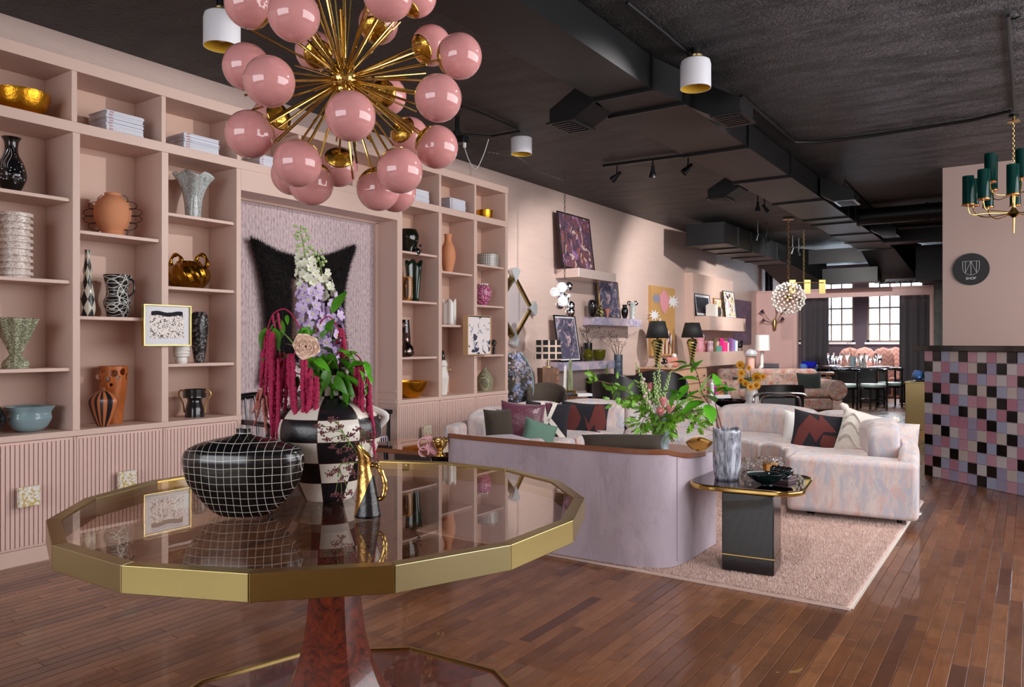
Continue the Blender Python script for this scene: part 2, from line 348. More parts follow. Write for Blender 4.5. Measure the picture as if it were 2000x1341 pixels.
K['speckle_green'] = m_terrazzo('speckle_green', (120, 126, 96), (150, 154, 124), (198, 198, 176), 190)
K['speckle_white'] = m_terrazzo('speckle_white', (216, 202, 194), (228, 216, 208), (182, 160, 148), 150)
K['bandana'] = m_terrazzo('wave_glaze', (38, 36, 38), (28, 26, 28), (120, 116, 116), 80)
K['pink_glass'] = m_terrazzo('pink_cane_glass', (178, 84, 124), (226, 168, 192), (120, 44, 80), 110, .08)
K['inlay'] = M('inlay_black', (12, 11, 14), .12, coat=.6)
K['mother_of_pearl'] = M('mother_of_pearl', (196, 200, 206), .25, .4, var=.3, vs=90)
K['ribbed_glass'] = m_wood('swirl_glass', (96, 102, 100), (214, 220, 218), (3, 3, 1), 24, .08, 2)
K['blue_green_ceramic'] = M('blue_green_ceramic', (126, 150, 156), .18, coat=.4, var=.12, vs=8)
K['celadon'] = M('celadon', (140, 160, 166), .3, var=.1, vs=8)
K['brick_pink'] = M('brick_pink', (190, 120, 108), .8, bump=(40, .5))
def m_herring():
    n = N('zigzag_velvet'); s = n.sep(n.obj()); z = n.ma('ADD', n.ma('MULTIPLY', s[2], 9), n.ma('PINGPONG', n.ma('MULTIPLY', s[0], 9), .8)); f = n.ma('FRACT', z)
    return n.fin(n.ramp(f, [(0, C(208, 150, 138)), (.4, C(226, 174, 160)), (.7, C(196, 138, 128))]), .7, sheen=.4)
K['zig_velvet'] = m_herring()
def m_art(name, bg, cols, s=6, thr=.52, sc=(1, 1, 1), rough=.5, edge=.02):
    n = N(name); p = n.obj(); base = C(bg)
    for i, c in enumerate(cols):
        g = n.noise(n.map(p, sc, (i * 5.7 + 1, i * 9.1, i * 2.3)), s, 2.5, .55, .8); base = n.mix(n.ramp(g, [(thr, (0, 0, 0, 1)), (thr + edge, (1, 1, 1, 1))]), base, C(c))
    return n.fin(base, rough)
K['art_ink'] = m_art('ink_scribble', (234, 222, 214), [(20, 20, 24), (236, 226, 220)], 75, .44, edge=.03)
K['art_wash'] = m_art('wash_blots', (232, 222, 220), [(160, 164, 182), (232, 222, 220), (50, 54, 74)], 13, .6)
K['art_cubist'] = m_art('cubist_paint', (110, 74, 84), [(150, 84, 74), (64, 54, 72), (196, 170, 160), (150, 110, 150), (86, 66, 84)], 7, .58)
K['art_marble'] = m_art('marble_poster', (86, 82, 104), [(176, 166, 186), (60, 56, 76), (206, 176, 180), (110, 106, 130)], 9, .56, edge=.12)
K['art_black'] = m_art('night_print', (32, 32, 44), [(220, 214, 220)], 40, .66)
K['art_yellow'] = m_art('yellow_print', (232, 226, 226), [(236, 222, 30), (40, 36, 44), (214, 176, 186)], 9, .58)
K['art_orange'] = m_art('orange_print', (228, 222, 210), [(240, 178, 20), (30, 26, 28), (150, 92, 50)], 16, .54)
K['art_purple'] = m_art('purple_canvas', (92, 72, 98), [(64, 56, 84), (128, 98, 130), (84, 82, 100)], 4, .52, edge=.15)
K['mirror_quartz'] = m_art('agate_face', (196, 180, 196), [(150, 152, 186), (214, 196, 206), (172, 164, 190)], 7, .52, rough=.12, edge=.08)
# small shape helpers
def inner(prof, th, zb=None):
    """close a pot's outer profile (r,z) with an inside wall"""
    zb = th if zb is None else zb
    rev = [(max(r - th, .001), z) for r, z in reversed(prof) if z > prof[0][1] + zb]
    return [(0, prof[0][1])] + prof + rev + [(0, prof[0][1] + zb)]
def spline(pts, n=6):
    out = []; P = [Vector(p + (0,)) if len(p) == 2 else Vector(p) for p in pts]; m = len(P); two = len(pts[0]) == 2
    for i in range(m - 1):
        a, b, c, d = P[max(i - 1, 0)], P[i], P[i + 1], P[min(i + 2, m - 1)]
        for k in range(n):
            t = k / n; q = .5 * ((2 * b) + (c - a) * t + (2 * a - 5 * b + 4 * c - d) * t * t + (3 * b - a - 3 * c + d) * t ** 3); out.append(q)
    out.append(P[-1]); return [(q.x, q.y) for q in out] if two else out
def pot(prof, h, r, th=.004, n=4):
    return inner([(max(a * r, .001), b * h) for a, b in spline(prof, n)], th)
def sizeof(u0, u1, vt, vb, x=None, y=None, t=None):
    """pixel box of a standing thing on a plane -> base point, width, height"""
    uc = (u0 + u1) / 2; p = onx(uc, vb, x) if x is not None else (ony(uc, vb, y) if y is not None else ont(uc, vb, t))
    d = dep(p); return p, (u1 - u0) / F * d, (vb - vt) / F * d
def cushion(w, h, d, puff=1.0, corner=.1, nu=18, nv=18):
    """pillow in local X (width) Z (height), thickness along Y, base at z=0"""
    g = G()
    for sgn in (-1, 1):
        def fn(a, b, sgn=sgn):
            x = a * 2 - 1; z = b * 2 - 1; e = max(0, (1 - abs(x) ** 2.6)) ** .5 * max(0, (1 - abs(z) ** 2.6)) ** .5
            px_ = x * (1 - corner * (1 - abs(z) ** 2) * abs(x)); pz = z * (1 - corner * (1 - abs(x) ** 2) * abs(z))
            return (px_ * w / 2, sgn * e * d / 2 * puff, (pz + 1) * h / 2)
        g2 = G().grid(fn, nu, nv)
        if sgn > 0: g2.f = [tuple(reversed(f)) for f in g2.f]
        g.add(g2.v, g2.f)
    return g
def leaf_mesh(name, L, W, mat, fold=.25, droop=.25, n=6, jag=0):
    g = G(); vs = []; fs = []
    for i in range(n + 1):
        t = i / n; w = W * math.sin(math.pi * min(1, t * .97 + .03)) ** .8 * (1 - .35 * t)
        if jag: w *= (1.35 if i % 2 else .45)
        if i == n: w = 0.0005
        z = -droop * L * t * t
        vs += [(-w / 2, t * L, z + fold * w / 2), (0, t * L, z), (w / 2, t * L, z + fold * w / 2)]
    for i in range(n):
        for k in (0, 1): a = i * 3 + k; fs.append((a, a + 1, a + 4, a + 3))
    me = g.add(vs, fs).mesh(name, True, 0); me.materials.append(mat); return me
def orient(o, loc, d, roll=0, s=1):
    q = Vector(d).normalized().to_track_quat('Y', 'Z'); o.rotation_mode = 'QUATERNION'
    from mathutils import Quaternion
    o.rotation_quaternion = q @ Quaternion((0, 1, 0), roll); o.location = loc; o.scale = (s, s, s)
def inst(me, name, parent, loc, d, roll=0, s=1):
    o = bpy.data.objects.new(name, me); COL.objects.link(o)
    if parent: o.parent = parent
    orient(o, loc, d, roll, s); return o
random.seed(7)
CZ = 3.19; XW = -5.02; YP = 17.1; YF = 20.5
# ---------------- floor ----------------
fl = struct('floor', G().box(-5.1, 2.7, -4.7, 20.6, -.06, -.012), K['dark_gasket'])
def unit_board():
    g = G(); b = .04; vs = [(-.5, -.5, -1), (.5, -.5, -1), (.5, .5, -1), (-.5, .5, -1), (-.5, -.5, -.12), (.5, -.5, -.12), (.5, .5, -.12), (-.5, .5, -.12),
      (-.5 + b, -.4985, 0), (.5 - b, -.4985, 0), (.5 - b, .4985, 0), (-.5 + b, .4985, 0)]
    return vs, [(0, 1, 5, 4), (1, 2, 6, 5), (2, 3, 7, 6), (3, 0, 4, 7), (4, 5, 9, 8), (5, 6, 10, 9), (6, 7, 11, 10), (7, 4, 8, 11), (8, 9, 10, 11)]
BV, BF = unit_board(); _g = G(); _g.add(BV, BF); bme = _g.mesh('board', False); bme.materials.append(K['floor_a'])
PW = .0568; boards = []
x = -5.02
while x < 2.6:
    y = -4.6 + random.uniform(-1, 0)
    while y < 20.5:
        L = random.choice([.35, .5, .7, .9, 1.1, 1.4]) * random.uniform(.85, 1.15); boards.append((x + PW / 2, y + L / 2, L)); y += L
    x += PW
def score(b):
    d = dep((b[0], b[1], 0))
    if d < 1.5: return 0
    best = 0
    for k in (-.4, 0, .4):
        p = (b[0], b[1] + k * b[2], 0); d = dep(p)
        if d < 2: continue
        u, v = px(p)
        if not (0 < u < 2000 and v < 1341): continue
        if -2.9 < p[0] < -.85 and 3.9 < p[1] < 7.2: continue
        if p[0] < -4.6 or (p[0] > -.8 and p[1] > 8.2): continue
        best = max(best, b[2] * (1 if k == 0 else .6) / d ** 2.3)
    return best
boards.sort(key=score, reverse=True)
for i, (bx, by, L) in enumerate(boards[:298]):
    o = bpy.data.objects.new('board', bme); COL.objects.link(o); o.parent = fl; o.location = (bx, by, 0); o.scale = (PW - .0011, L - .001, .012)
vs = []; fs = []
for (bx, by, L) in boards[298:]:
    k = len(vs); vs += [(bx + a * (PW - .0011), by + b * (L - .001), c * .012) for a, b, c in BV]; fs += [tuple(j + k for j in f) for f in BF]
me = bpy.data.meshes.new('board_field'); me.from_pydata(vs, [], fs); me.materials.append(K['floor_b'])
o = bpy.data.objects.new('board_field', me); COL.objects.link(o); o.parent = fl; o['kind'] = 'stuff'
# ---------------- walls and ceiling ----------------
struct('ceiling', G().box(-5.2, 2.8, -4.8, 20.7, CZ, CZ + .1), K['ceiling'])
struct('wall_left', G().box(XW - .12, XW, -4.7, 20.6, 0, CZ), K['plaster'])
struct('wall_near', G().box(-5.1, -4.5, -4.75, -4.6, 0, CZ).box(1.3, 2.7, -4.75, -4.6, 0, CZ).box(-4.5, 1.3, -4.75, -4.6, 0, .5).box(-4.5, 1.3, -4.75, -4.6, 3.1, CZ), K['plaster'])
g = G()
for i in range(5): g.box(-4.5 + i * 1.44, -4.44 + i * 1.44, -4.55, -4.49, .5, 3.1)
g.box(-4.5, 1.3, -4.55, -4.49, 2.3, 2.36); struct('window_3', g, K['black_metal'])
struct('wall_side', G().box(2.6, 2.7, -4.7, 20.6, 0, CZ), K['plaster'])
WX = ony(1841, 500, 9.73).x
struct('wall_right', G().box(WX, 2.6, 9.73, 9.9, 0, CZ), M('taupe_paint', (176, 150, 140), .5, var=.03, vs=2))
# far partition with its wide opening
xa = ony(1549, 600, YP).x; xb = ony(1557, 600, YP).x; xc = ony(1816, 600, YP).x; xd = ony(1824, 600, YP).x
zt = ony(1556, 566, YP).z; zb = ony(1556, 583, YP).z
pk = M('partition_pink', (226, 186, 182), .5, var=.03, vs=2)
struct('wall_partition', G().box(XW, xb, YP, YP + .12, 0, zt).box(xb, xd, YP, YP + .12, zb, zt).box(xc, xd, YP, YP + .12, 0, zb), pk)
struct('trim_1', G().box(xa, xb, YP - .02, YP, 0, zb + .05).box(xa, xd, YP - .02, YP, zb, zb + .05).box(xc, xc + .06, YP - .02, YP, 0, zb).box(-5, xd, YP - .03, YP, zt - .04, zt), pk, bevel=.004)
struct('wall_far_right', G().box(xd, 2.5, YP + .02, YP + .14, 0, 2.62), K['grey_plaster'])
struct('wall_far_left', G().box(XW, xb - .1, YF - .3, YF - .2, 2.2, CZ), K['grey_plaster'])
# far wall with two steel windows
w1 = (ony(1560, 600, YF).x, ony(1668, 600, YF).x); w2 = (ony(1693, 600, YF).x, ony(1805, 600, YF).x); WZ0, WZ1 = 1.25, 2.95
struct('wall_far', G().box(-5.1, w1[0], YF, YF + .2, 0, CZ).box(w1[1], w2[0], YF, YF + .2, 0, CZ).box(w2[1], 2.7, YF, YF + .2, 0, CZ)
       .box(w1[0], w1[1], YF, YF + .2, 0, WZ0).box(w1[0], w1[1], YF, YF + .2, WZ1, CZ).box(w2[0], w2[1], YF, YF + .2, 0, WZ0).box(w2[0], w2[1], YF, YF + .2, WZ1, CZ), K['dark_window_wall'])
pn = N('window_pane'); fr = pn.n('BsdfTransparent', {0: (.93, .97, 1, 1)}); gl = pn.n('BsdfGlossy', {'Roughness': .03}); di = pn.n('BsdfTranslucent', {0: (.8, .88, .95, 1)})
mx = pn.n('MixShader', {0: .06, 1: fr.outputs[0], 2: gl.outputs[0]})
gz = pn.ramp(pn.noise(pn.pos(), 2.3, 4), [(.4, (.12, .12, .12, 1)), (.66, (.5, .5, .5, 1))])
mx2 = pn.n('MixShader', {0: gz, 1: mx.outputs[0], 2: di.outputs[0]}); pn.nt.links.new(mx2.outputs[0], pn.nt.nodes['Material Output'].inputs[0]); K['pane'] = pn.m
rust = M('window_steel', (120, 104, 92), .6)
for wi, (a, b) in enumerate((w1, w2)):
    e = struct('window_%d' % (wi + 1), G().box(a, a + .05, YF + .03, YF + .09, WZ0, WZ1).box(b - .05, b, YF + .03, YF + .09, WZ0, WZ1).box(a, b, YF + .03, YF + .09, WZ0, WZ0 + .05).box(a, b, YF + .03, YF + .09, WZ1 - .05, WZ1), rust)
    nc = 5; cw = (b - a - .1) / nc; rh = (WZ1 - WZ0 - .1) / 4
    for i in range(1, nc): ob('mullion', G().box(-.016, .016, 0, .04, 0, WZ1 - WZ0), rust, e, (a + .05 + cw * i, YF + .04, WZ0))
    for j in range(1, 4): ob('mullion', G().box(a, b, 0, .04, -.016, .016), rust, e, (0, YF + .045, WZ0 + .05 + rh * j))
    pm = G().box(0, cw, 0, .006, 0, rh).mesh('pane', False); pm.materials.append(K['pane'])
    for i in range(nc):
        for j in range(4):
            o = bpy.data.objects.new('pane', pm); COL.objects.link(o); o.parent = e; o.location = (a + .05 + cw * i, YF + .056, WZ0 + .05 + rh * j)
    ob('window_sill', G().box(a - .04, b + .04, -.06, .12, -.05, 0), K['white_paint'], e, (0, YF, WZ0))
area('far_sky', (-2.6, 23.2, 4.4), (math.radians(-62), 0, 0), 5, 2.4, 2600, (.93, .96, 1))
# curtains in the opening
def curtain(x0, x1, y, z1, label):
    n = int((x1 - x0) / .018); W = x1 - x0
    g = G().grid(lambda a, b: (x0 + a * W, y + .05 * math.sin(a * W / .16 * 2 * math.pi + .8 * math.sin(a * 9)) * (.55 + .45 * (1 - b)), .01 + b * (z1 - .01)), n, 8)
    t = thing('curtain', label, 'curtain', (0, 0, 0)); ob('drape', g, K['curtain'], t, solid=.006, ang=0)
    ob('pleat_tape', G().grid(lambda a, b: (x0 + a * W, y - .012 + .045 * math.sin(a * W / .16 * 2 * math.pi + .8 * math.sin(a * 9)) * .6, z1 - .08 + b * .075), n, 1), K['curtain'], t, solid=.004, ang=0)
curtain(xb + .02, ony(1619, 600, YP + .25).x, YP + .25, zb + .02, 'long black curtain at the left side of the far doorway')
curtain(ony(1757, 600, YP + .25).x, xc + .03, YP + .25, zb + .02, 'long black curtain at the right side of the far doorway')
solo('curtain_rail', G().rod((xb, YP + .25, zb + .06), (xc + .04, YP + .25, zb + .06), .012), K['black_metal'], 'thin black rail carrying the far curtains', 'curtain rail')
# ---------------- ducts ----------------
def duct(name, label, parts, flanges, mat='duct_black'):
    t = thing(name, label, 'duct')
    for p in parts: ob('duct_run', p, K[mat], t, smooth=False)
    for f in flanges: ob('flange', f, K['black_metal'], t, smooth=False)
    return t
DZ = 2.95
def fr_(x0, x1, y, z0, z1, w=.02, d=.025):
    return G().box(x0 - w, x1 + w, y, y + d, z0 - w, z0).box(x0 - w, x0, y, y + d, z0, z1).box(x1, x1 + w, y, y + d, z0, z1)
main = [G().box(-2.52, -2.1, -4.4, 4.76, DZ, 3.17)]
g = G(); a = (-2.52, -2.1, 4.76); b = (-2.6, -2.03, 5.16)
g.add([(a[0], a[2], DZ), (a[1], a[2], DZ), (a[1], a[2], 3.17), (a[0], a[2], 3.17), (b[0], b[2], DZ), (b[1], b[2], DZ), (b[1], b[2], 3.17), (b[0], b[2], 3.17)], [(0, 1, 5, 4), (1, 2, 6, 5), (3, 0, 4, 7), (0, 3, 2, 1), (4, 5, 6, 7)]); main.append(g)
main.append(G().box(-2.6, -2.03, 5.16, 15.5, DZ, 3.17))
g = G(); q = [(-2.6, 15.5, DZ), (-2.03, 15.5, DZ), (-2.03, 15.5, 3.17), (-2.6, 15.5, 3.17), (-2.5, 16.9, 2.42), (-1.75, 16.9, 2.42), (-1.75, 16.9, 3.17), (-2.5, 16.9, 3.17)]
g.add(q, [(0, 1, 5, 4), (1, 2, 6, 5), (3, 0, 4, 7), (0, 3, 2, 1), (4, 5, 6, 7)]); main.append(g)
duct('main_air_duct', 'long black rectangular air duct running down the middle of the ceiling', main,
     [fr_(-2.52, -2.1, 4.74, DZ, 3.17)] + [fr_(-2.6, -2.03, yy, DZ, 3.17) for yy in (5.15, 6.62, 8.05, 9.57, 11.1, 11.6, 12.9, 14.0, 15.2)])
duct('side_air_duct', 'black rectangular air duct starting by the left wall above the fluted panel', [G().box(-4.46, -3.88, 11.5, 15.4, 2.78, 3.1),
     G().add([(-4.46, 15.4, 2.78), (-3.88, 15.4, 2.78), (-3.88, 15.4, 3.1), (-4.46, 15.4, 3.1), (-4.3, 16.4, 2.45), (-3.4, 16.4, 2.45), (-3.4, 16.4, 3.1), (-4.3, 16.4, 3.1)], [(0, 1, 5, 4), (1, 2, 6, 5), (3, 0, 4, 7), (0, 3, 2, 1), (4, 5, 6, 7), (2, 3, 7, 6)])],
     [fr_(-4.46, -3.88, yy, 2.78, 3.1) for yy in (11.5, 12.2, 12.9, 13.7, 14.5, 15.4)])
duct('cross_air_duct', 'upper black duct crossing to the far end of the main duct', [G().box(-3.9, -2.5, 15.9, 16.4, 2.8, 3.08)], [])
duct('cross_air_duct', 'lower black duct crossing above the far doorway', [G().box(-3.4, -2.4, 16.0, 16.5, 2.42, 2.7)], [])
t = thing('round_air_duct', 'round black duct running right from the middle of the main duct', 'duct')
ob('duct_run', G().rod((-2.03, 11.8, 3.03), (2.5, 11.8, 3.03), .115, n=24), K['duct_black'], t); ob('collar', G().rod((-1.16, 11.8, 3.03), (-1.13, 11.8, 3.03), .13, n=24), K['duct_black'], t); ob('collar', G().rod((-2.03, 11.8, 3.03), (-2.0, 11.8, 3.03), .13, n=24), K['duct_black'], t)
duct('branch_air_duct', 'square black branch duct just before the far right windows', [G().box(-2.03, 2.4, 14.1, 14.5, 2.92, 3.12)], [])
duct('plenum_box', 'tall black plenum box hanging at the right end of the main duct', [G().box(-1.75, -1.1, 16.0, 16.8, 2.4, 3.05)], [])
t = thing('cable_tray', 'black perforated cable tray lying over the pink header', 'cable tray')
for zz in (zt + .06, zt + .2):
    ob('rail', G().box(ony(1708, 500, 16.9).x, xd, 16.55, 16.58, zz, zz + .05), K['black_metal'], t); ob('rail', G().box(ony(1708, 500, 16.9).x, xd, 16.9, 16.93, zz, zz + .05), K['black_metal'], t)
    g = G()
    for i in range(14): xx = ony(1708, 500, 16.9).x + .1 * i; g.box(xx, xx + .03, 16.55, 16.93, zz, zz + .012)
    r = ob('rungs', g, K['black_metal'], t)
t = thing('cable_riser', 'bundle of black vertical conduits beside the plenum box', 'conduit')
for k in range(4): ob('conduit', G().rod((-1.0 + k * .06, 16.6 + .05 * (k % 2), zt + .2), (-1.0 + k * .06, 16.6 + .05 * (k % 2), 3.15), .012), K['black_metal'], t)
# vent boots
def vent(name, label, x0, xs, y, L=.3, z=2.86):
    t = thing(name, label, 'air vent', (x0, y, z)); g = G(); w = xs
    g.add([(0, 0, .09), (0, L, .09), (0, 0, .3), (0, L, .3), (w, 0, 0), (w, L, 0), (w, 0, .1), (w, L, .1), (w * .45, 0, 0), (w * .45, L, 0)],
          [(0, 8, 9, 1), (8, 4, 5, 9), (4, 6, 7, 5), (6, 2, 3, 7), (0, 2, 6, 4, 8), (1, 9, 5, 7, 3)])
    ob('boot', g, K['duct_black'], t, smooth=False)
    f = ob('grille_frame', G().box(min(w * .42, w * 1.05), max(w * .42, w * 1.05), -.02, L + .02, -.012, 0), K['steel'] if 'far' in label else K['duct_black'], t)
    g = G()
    for i in range(6): yy = .02 + i * (L - .04) / 5.5; g.box(min(w * .5, w * .97), max(w * .5, w * .97), yy, yy + .02, -.018, -.012)
    ob('slats', g, K['black_metal'], t)
vent('ceiling_vent', 'black air vent boot on the left of the nearest duct joint', -2.56, -.36, 4.8)
vent('ceiling_vent', 'black air vent boot on the right of the duct behind the middle drum lamp', -2.03, .36, 5.3)
vent('ceiling_vent', 'black air vent boot on the left of the duct past the track spotlights', -2.62, -.36, 8.3)
vent('ceiling_vent', 'black vent boot with pale far grille frame on the duct right side', -2.0, .36, 9.3)
vent('ceiling_vent', 'small black vent boot in front of the round duct, right side', -2.0, .36, 12.6)
# ceiling conduits
def pipe(label, pts, r=.011, name='ceiling_conduit', cat='conduit'): solo(name, G().tube(pts, r, 8), K['black_metal'], label, cat)
zc = CZ - .02
def oc(u, v, z=zc): return onz(u, v, z)
pipe('thin black conduit on the ceiling leading to the middle drum lamp', [oc(1224, 5), oc(1300, 66), oc(1352, 112)])
pipe('black conduit bending across the ceiling right of the main duct', [oc(1447, 188), oc(1500, 233), oc(1551, 277), oc(1600, 277), oc(1700, 265), oc(1800, 250), oc(1900, 234), oc(1976, 216)], .014)
pipe('straight black conduit running along the ceiling to the teal chandelier', [oc(1968, 30), oc(1975, 120), oc(1981, 214)], .013)
pipe('black conduit on the ceiling between the near duct and the small drum lamp', [oc(905, 262), oc(960, 266), oc(1015, 256)])
pipe('black conduit behind the small drum lamp going towards the near globes', [oc(901, 207), oc(950, 225), oc(1010, 252)])
pipe('thin conduit along the far ceiling to the right of the branch duct', [oc(1650, 356), oc(1700, 405), oc(1712, 412)], .012)
solo('standpipe', G().rod((-4.88, 17.6, 0), (-4.88, 17.6, CZ - .01), .09, n=20).rod((-4.88, 17.6, 2.9), (-4.88, 17.6, 2.95), .12, n=20), K['black_metal'], 'thick black vertical pipe behind the left end of the pink partition', 'pipe')
# ---------------- drum ceiling lamps ----------------
def drum(label, u, v, wpx):
    t_ = .2 / wpx * F; p = ont(u, v, t_); r = .1; h = .2 * .98
    t = thing('drum_lamp', label, 'lamp', p, 0, 'white drum ceiling lamps')
    sh = [(r, -h / 2), (r, h * .28), (r * .93, h * .42), (r * .72, h * .49), (r * .3, h * .5)]
    ob('lamp_shade', G().lathe([(r - .004, -h / 2)] + sh, 40, cap=False), K['white_paint'], t)
    ob('shade_lining', G().lathe([(r - .004, -h / 2), (r - .005, h * .26), (r * .7, h * .46), (.02, h * .47)], 40, cap=False), K['shade_inside'], t)
    ob('brass_collar', G().lathe([(0, h * .5), (r * .45, h * .5), (r * .48, h * .6), (0, h * .6)], 28), K['brass'], t)
    ob('canopy', G().lathe([(0, h * .6), (.03, h * .6), (.03, min(h * .6 + .12, CZ - p.z)), (0, CZ - p.z)], 16), K['black_metal'], t)
    b = ob('bulb', G().ball((0, 0, -.03), .038, 20, 14).rod((0, 0, 0), (0, 0, .06), .018), K['bulb_glass'], t)
drum('largest white drum ceiling lamp, left of the pink globe chandelier', 433.5, 58, 69)
drum('white drum ceiling lamp hanging right of the main duct', 1358.5, 144, 59)
drum('smallest white drum ceiling lamp, right of the pink globes', 1018.5, 281, 41)
# ---------------- track spots ----------------
def spotlamp(label, p, d, L=.13, r=.04, grp='black track spotlights', glow=False):
    """bell shaped spotlight hung at p aimed along d"""
    t = thing('track_spotlight', label, 'spotlight', p, 0, grp); d = Vector(d).normalized(); q = d.to_track_quat('Z', 'Y').to_matrix().to_4x4()
    ob('stem', G().rod((0, 0, 0), (0, 0, max(.05, CZ - p[2] - .03)), .008).rod((0, 0, -.015), (0, 0, .03), .014), K['black_metal'], t)
    prof = [(0, -L * .45), (r * .45, -L * .42), (r * .5, -L * .05), (r * .8, L * .25), (r, L * .55), (r * .93, L * .55), (r * .7, L * .2), (0, L * .15)]
    g = G().lathe(prof, 20); g.v = [tuple(q @ Vector(v)) for v in g.v]; ob('lamp_head', g, K['black_metal'], t)
    g = G().lathe([(0, L * .2), (r * .62, L * .22), (r * .62, L * .24), (0, L * .24)], 16); g.v = [tuple(q @ Vector(v)) for v in g.v]; ob('lens', g, K['white_plastic'], t)
TZ = CZ - .03
pa, pb = oc(1178, 322), oc(1333, 302)
solo('lighting_track', G().bar((pa.x, pa.y, TZ), (pb.x, pb.y, TZ), .03, .03), K['black_metal'], 'short black track holding three bell spotlights', 'track')
for (u, v, lab, d) in ((1205, 343, 'left bell spotlight of the three on the short track, tilted away', (-.7, .1, -.45)), (1275, 333, 'middle bell spotlight of the three on the short track', (-.1, .15, -1)), (1344, 328, 'right bell spotlight of the three on the short track', (-.5, -.3, -.6))):
    pp = onz(u, v, 3.04); spotlamp(lab, pp, d)
for (u, v, lab, d) in ((1480, 402, 'left spotlight of the pair under the duct past the short track', (0, 0, -1)), (1493, 406, 'tilted right spotlight of the pair under the duct past the short track', (.5, .2, -.8)),
                       (1480, 461, 'left one of two small spotlights by the side duct', (-.3, .1, -1)), (1497, 465, 'right one of two small spotlights by the side duct', (.4, .1, -1)),
                       (1548, 488, 'left one of the farthest two small spotlights', (-.4, .1, -1)), (1560, 492, 'right one of the farthest two small spotlights', (.3, .1, -1))):
    pp = onz(u, v, 2.96 if u < 1500 and v < 450 else 2.9); spotlamp(lab, pp, d, .12, .035)
pp = ont(1973, 14, 4.6); spotlamp('black spotlight with a lit face at the top right corner', pp, (.25, -.8, -.6), .16, .055)
pp = ont(893, 268, 6.6)
t = thing('junction_box', 'black ceiling junction box with a hanging white plug left of the small drum lamp', 'junction box', pp)
ob('drop_pipe', G().rod((0, 0, 0), (0, 0, CZ - pp.z), .02, n=12).rod((0, 0, .0), (0, 0, .05), .035, n=12), K['black_metal'], t); ob('box', G().box(.0, .1, -.04, .04, -.06, .0), K['black_metal'], t, bevel=.004); ob('plug', G().rod((.08, 0, -.1), (.08, 0, -.05), .014), K['white_plastic'], t)
ob('cord', G().tube(spline([(.08, 0, -.1), (.13, .0, -.22), (.2, .0, -.3), (.26, .02, -.2), (.3, .05, -.05)], 6), .003, 6), K['white_plastic'], t)
# ---------------- reception desk, sign ----------------
d0 = onz(1805, 927, 0); d1 = onz(2000, 969, 0); dd = (d1 - d0).normalized(); dn = Vector((-dd.y, dd.x, 0))
if dn.y < 0: dn = -dn
ang = math.atan2(dd.y, dd.x)
desk = thing('reception_desk', 'reception desk faced in pink, lilac, cream and black square tiles with a black top', 'desk', d0, ang)
DW = .0975; DH = 12 * DW
ob('core', G().box(.006, 2.146, .008, .8, 0, DH), M('tile_grout', (196, 176, 180), .8), desk)
ob('counter_top', G().box(-.06, 2.3, -.09, .9, DH, DH + .05), K['black_lacquer'], desk, bevel=.004)
rows = ['PKBWKPWPWKBPWKB', 'KWPBPWKBKWPBPKW', 'BPBKBPBPWPKBWPB', 'PKPBWKWKBWBWKPW', 'KBKPBPPWKPBPWBK', 'WPPBKWKBPKWKPWB', 'BKBPPBPKBWPWBKP', 'PWKWPBWPWKBKWPB', 'KBPBPWKBKWPWKBP', 'BPWKWPBPWPKBPWK', 'PKBPBKWKBWBPKPW', 'KWPBPBKBBPBPWKB']
def tm(nm, c): return M(nm, c, .22, var=.12, vs=9, bump=(30, .3, .004), coat=.3)
tmats = {'P': [tm('tile_pink', (204, 158, 174)), tm('tile_rose', (188, 132, 152))], 'B': [tm('tile_lilac', (166, 160, 188)), tm('tile_blue', (172, 178, 204))], 'W': [tm('tile_cream', (206, 194, 188)), tm('tile_white', (212, 206, 208))], 'K': [tm('tile_black', (14, 12, 14))] * 2}
tme = {}
for k, ms in tmats.items():
    for j, m in enumerate(ms):
        e = G(); b = .003; q = DW / 2 - .0012
        e.add([(-q, 0, -q), (q, 0, -q), (q, 0, q), (-q, 0, q), (-q + b, -.008, -q + b), (q - b, -.008, -q + b), (q - b, -.008, q - b), (-q + b, -.008, q - b)], [(0, 1, 5, 4), (1, 2, 6, 5), (2, 3, 7, 6), (3, 0, 4, 7), (4, 5, 6, 7)])
        me_ = e.mesh('tile', False); me_.materials.append(m); tme[k + str(j)] = me_
random.seed(3)
for r, row in enumerate(rows):
    for c, ch in enumerate((row + row[3:])[:22]):
        o = bpy.data.objects.new('tile', tme[ch + str(random.randint(0, 1))]); COL.objects.link(o); o.parent = desk; o.location = (.0 + DW * (c + .5), .008 + random.uniform(-.0008, .0008), DH - DW * (r + .5))
for r in range(12):
    o = bpy.data.objects.new('tile', tme['PBKWPWBKPWBP'[r] + '0']); COL.objects.link(o); o.parent = desk; o.location = (.006, .008 + DW / 2, DH - DW * (r + .5)); o.rotation_euler = (0, 0, -math.pi / 2)
sp = ony(1896.5, 525.5, 9.72); R_ = 31 / F * dep(sp)
sign = thing('round_sign', 'round black sign with a white line emblem above the word SHOP', 'sign', sp)
ob('disc', G().add(*(lambda n: ([(R_ * math.cos(i * 2 * math.pi / n), y, R_ * math.sin(i * 2 * math.pi / n)) for y in (-.012, .008) for i in range(n)], [tuple(range(n)), tuple(range(2 * n - 1, n - 1, -1))] + [(i, n + i, n + (i + 1) % n, (i + 1) % n) for i in range(n)]))(64)), M('sign_black', (26, 26, 26), .6), sign)
s_ = R_ / 30.0; lw = .5 * s_; wht = M('sign_white', (220, 220, 218), .5); g = G()
def ln(a, b): g.bar((a[0] * s_, -.0135, a[1] * s_), (b[0] * s_, -.0135, b[1] * s_), lw, .002)
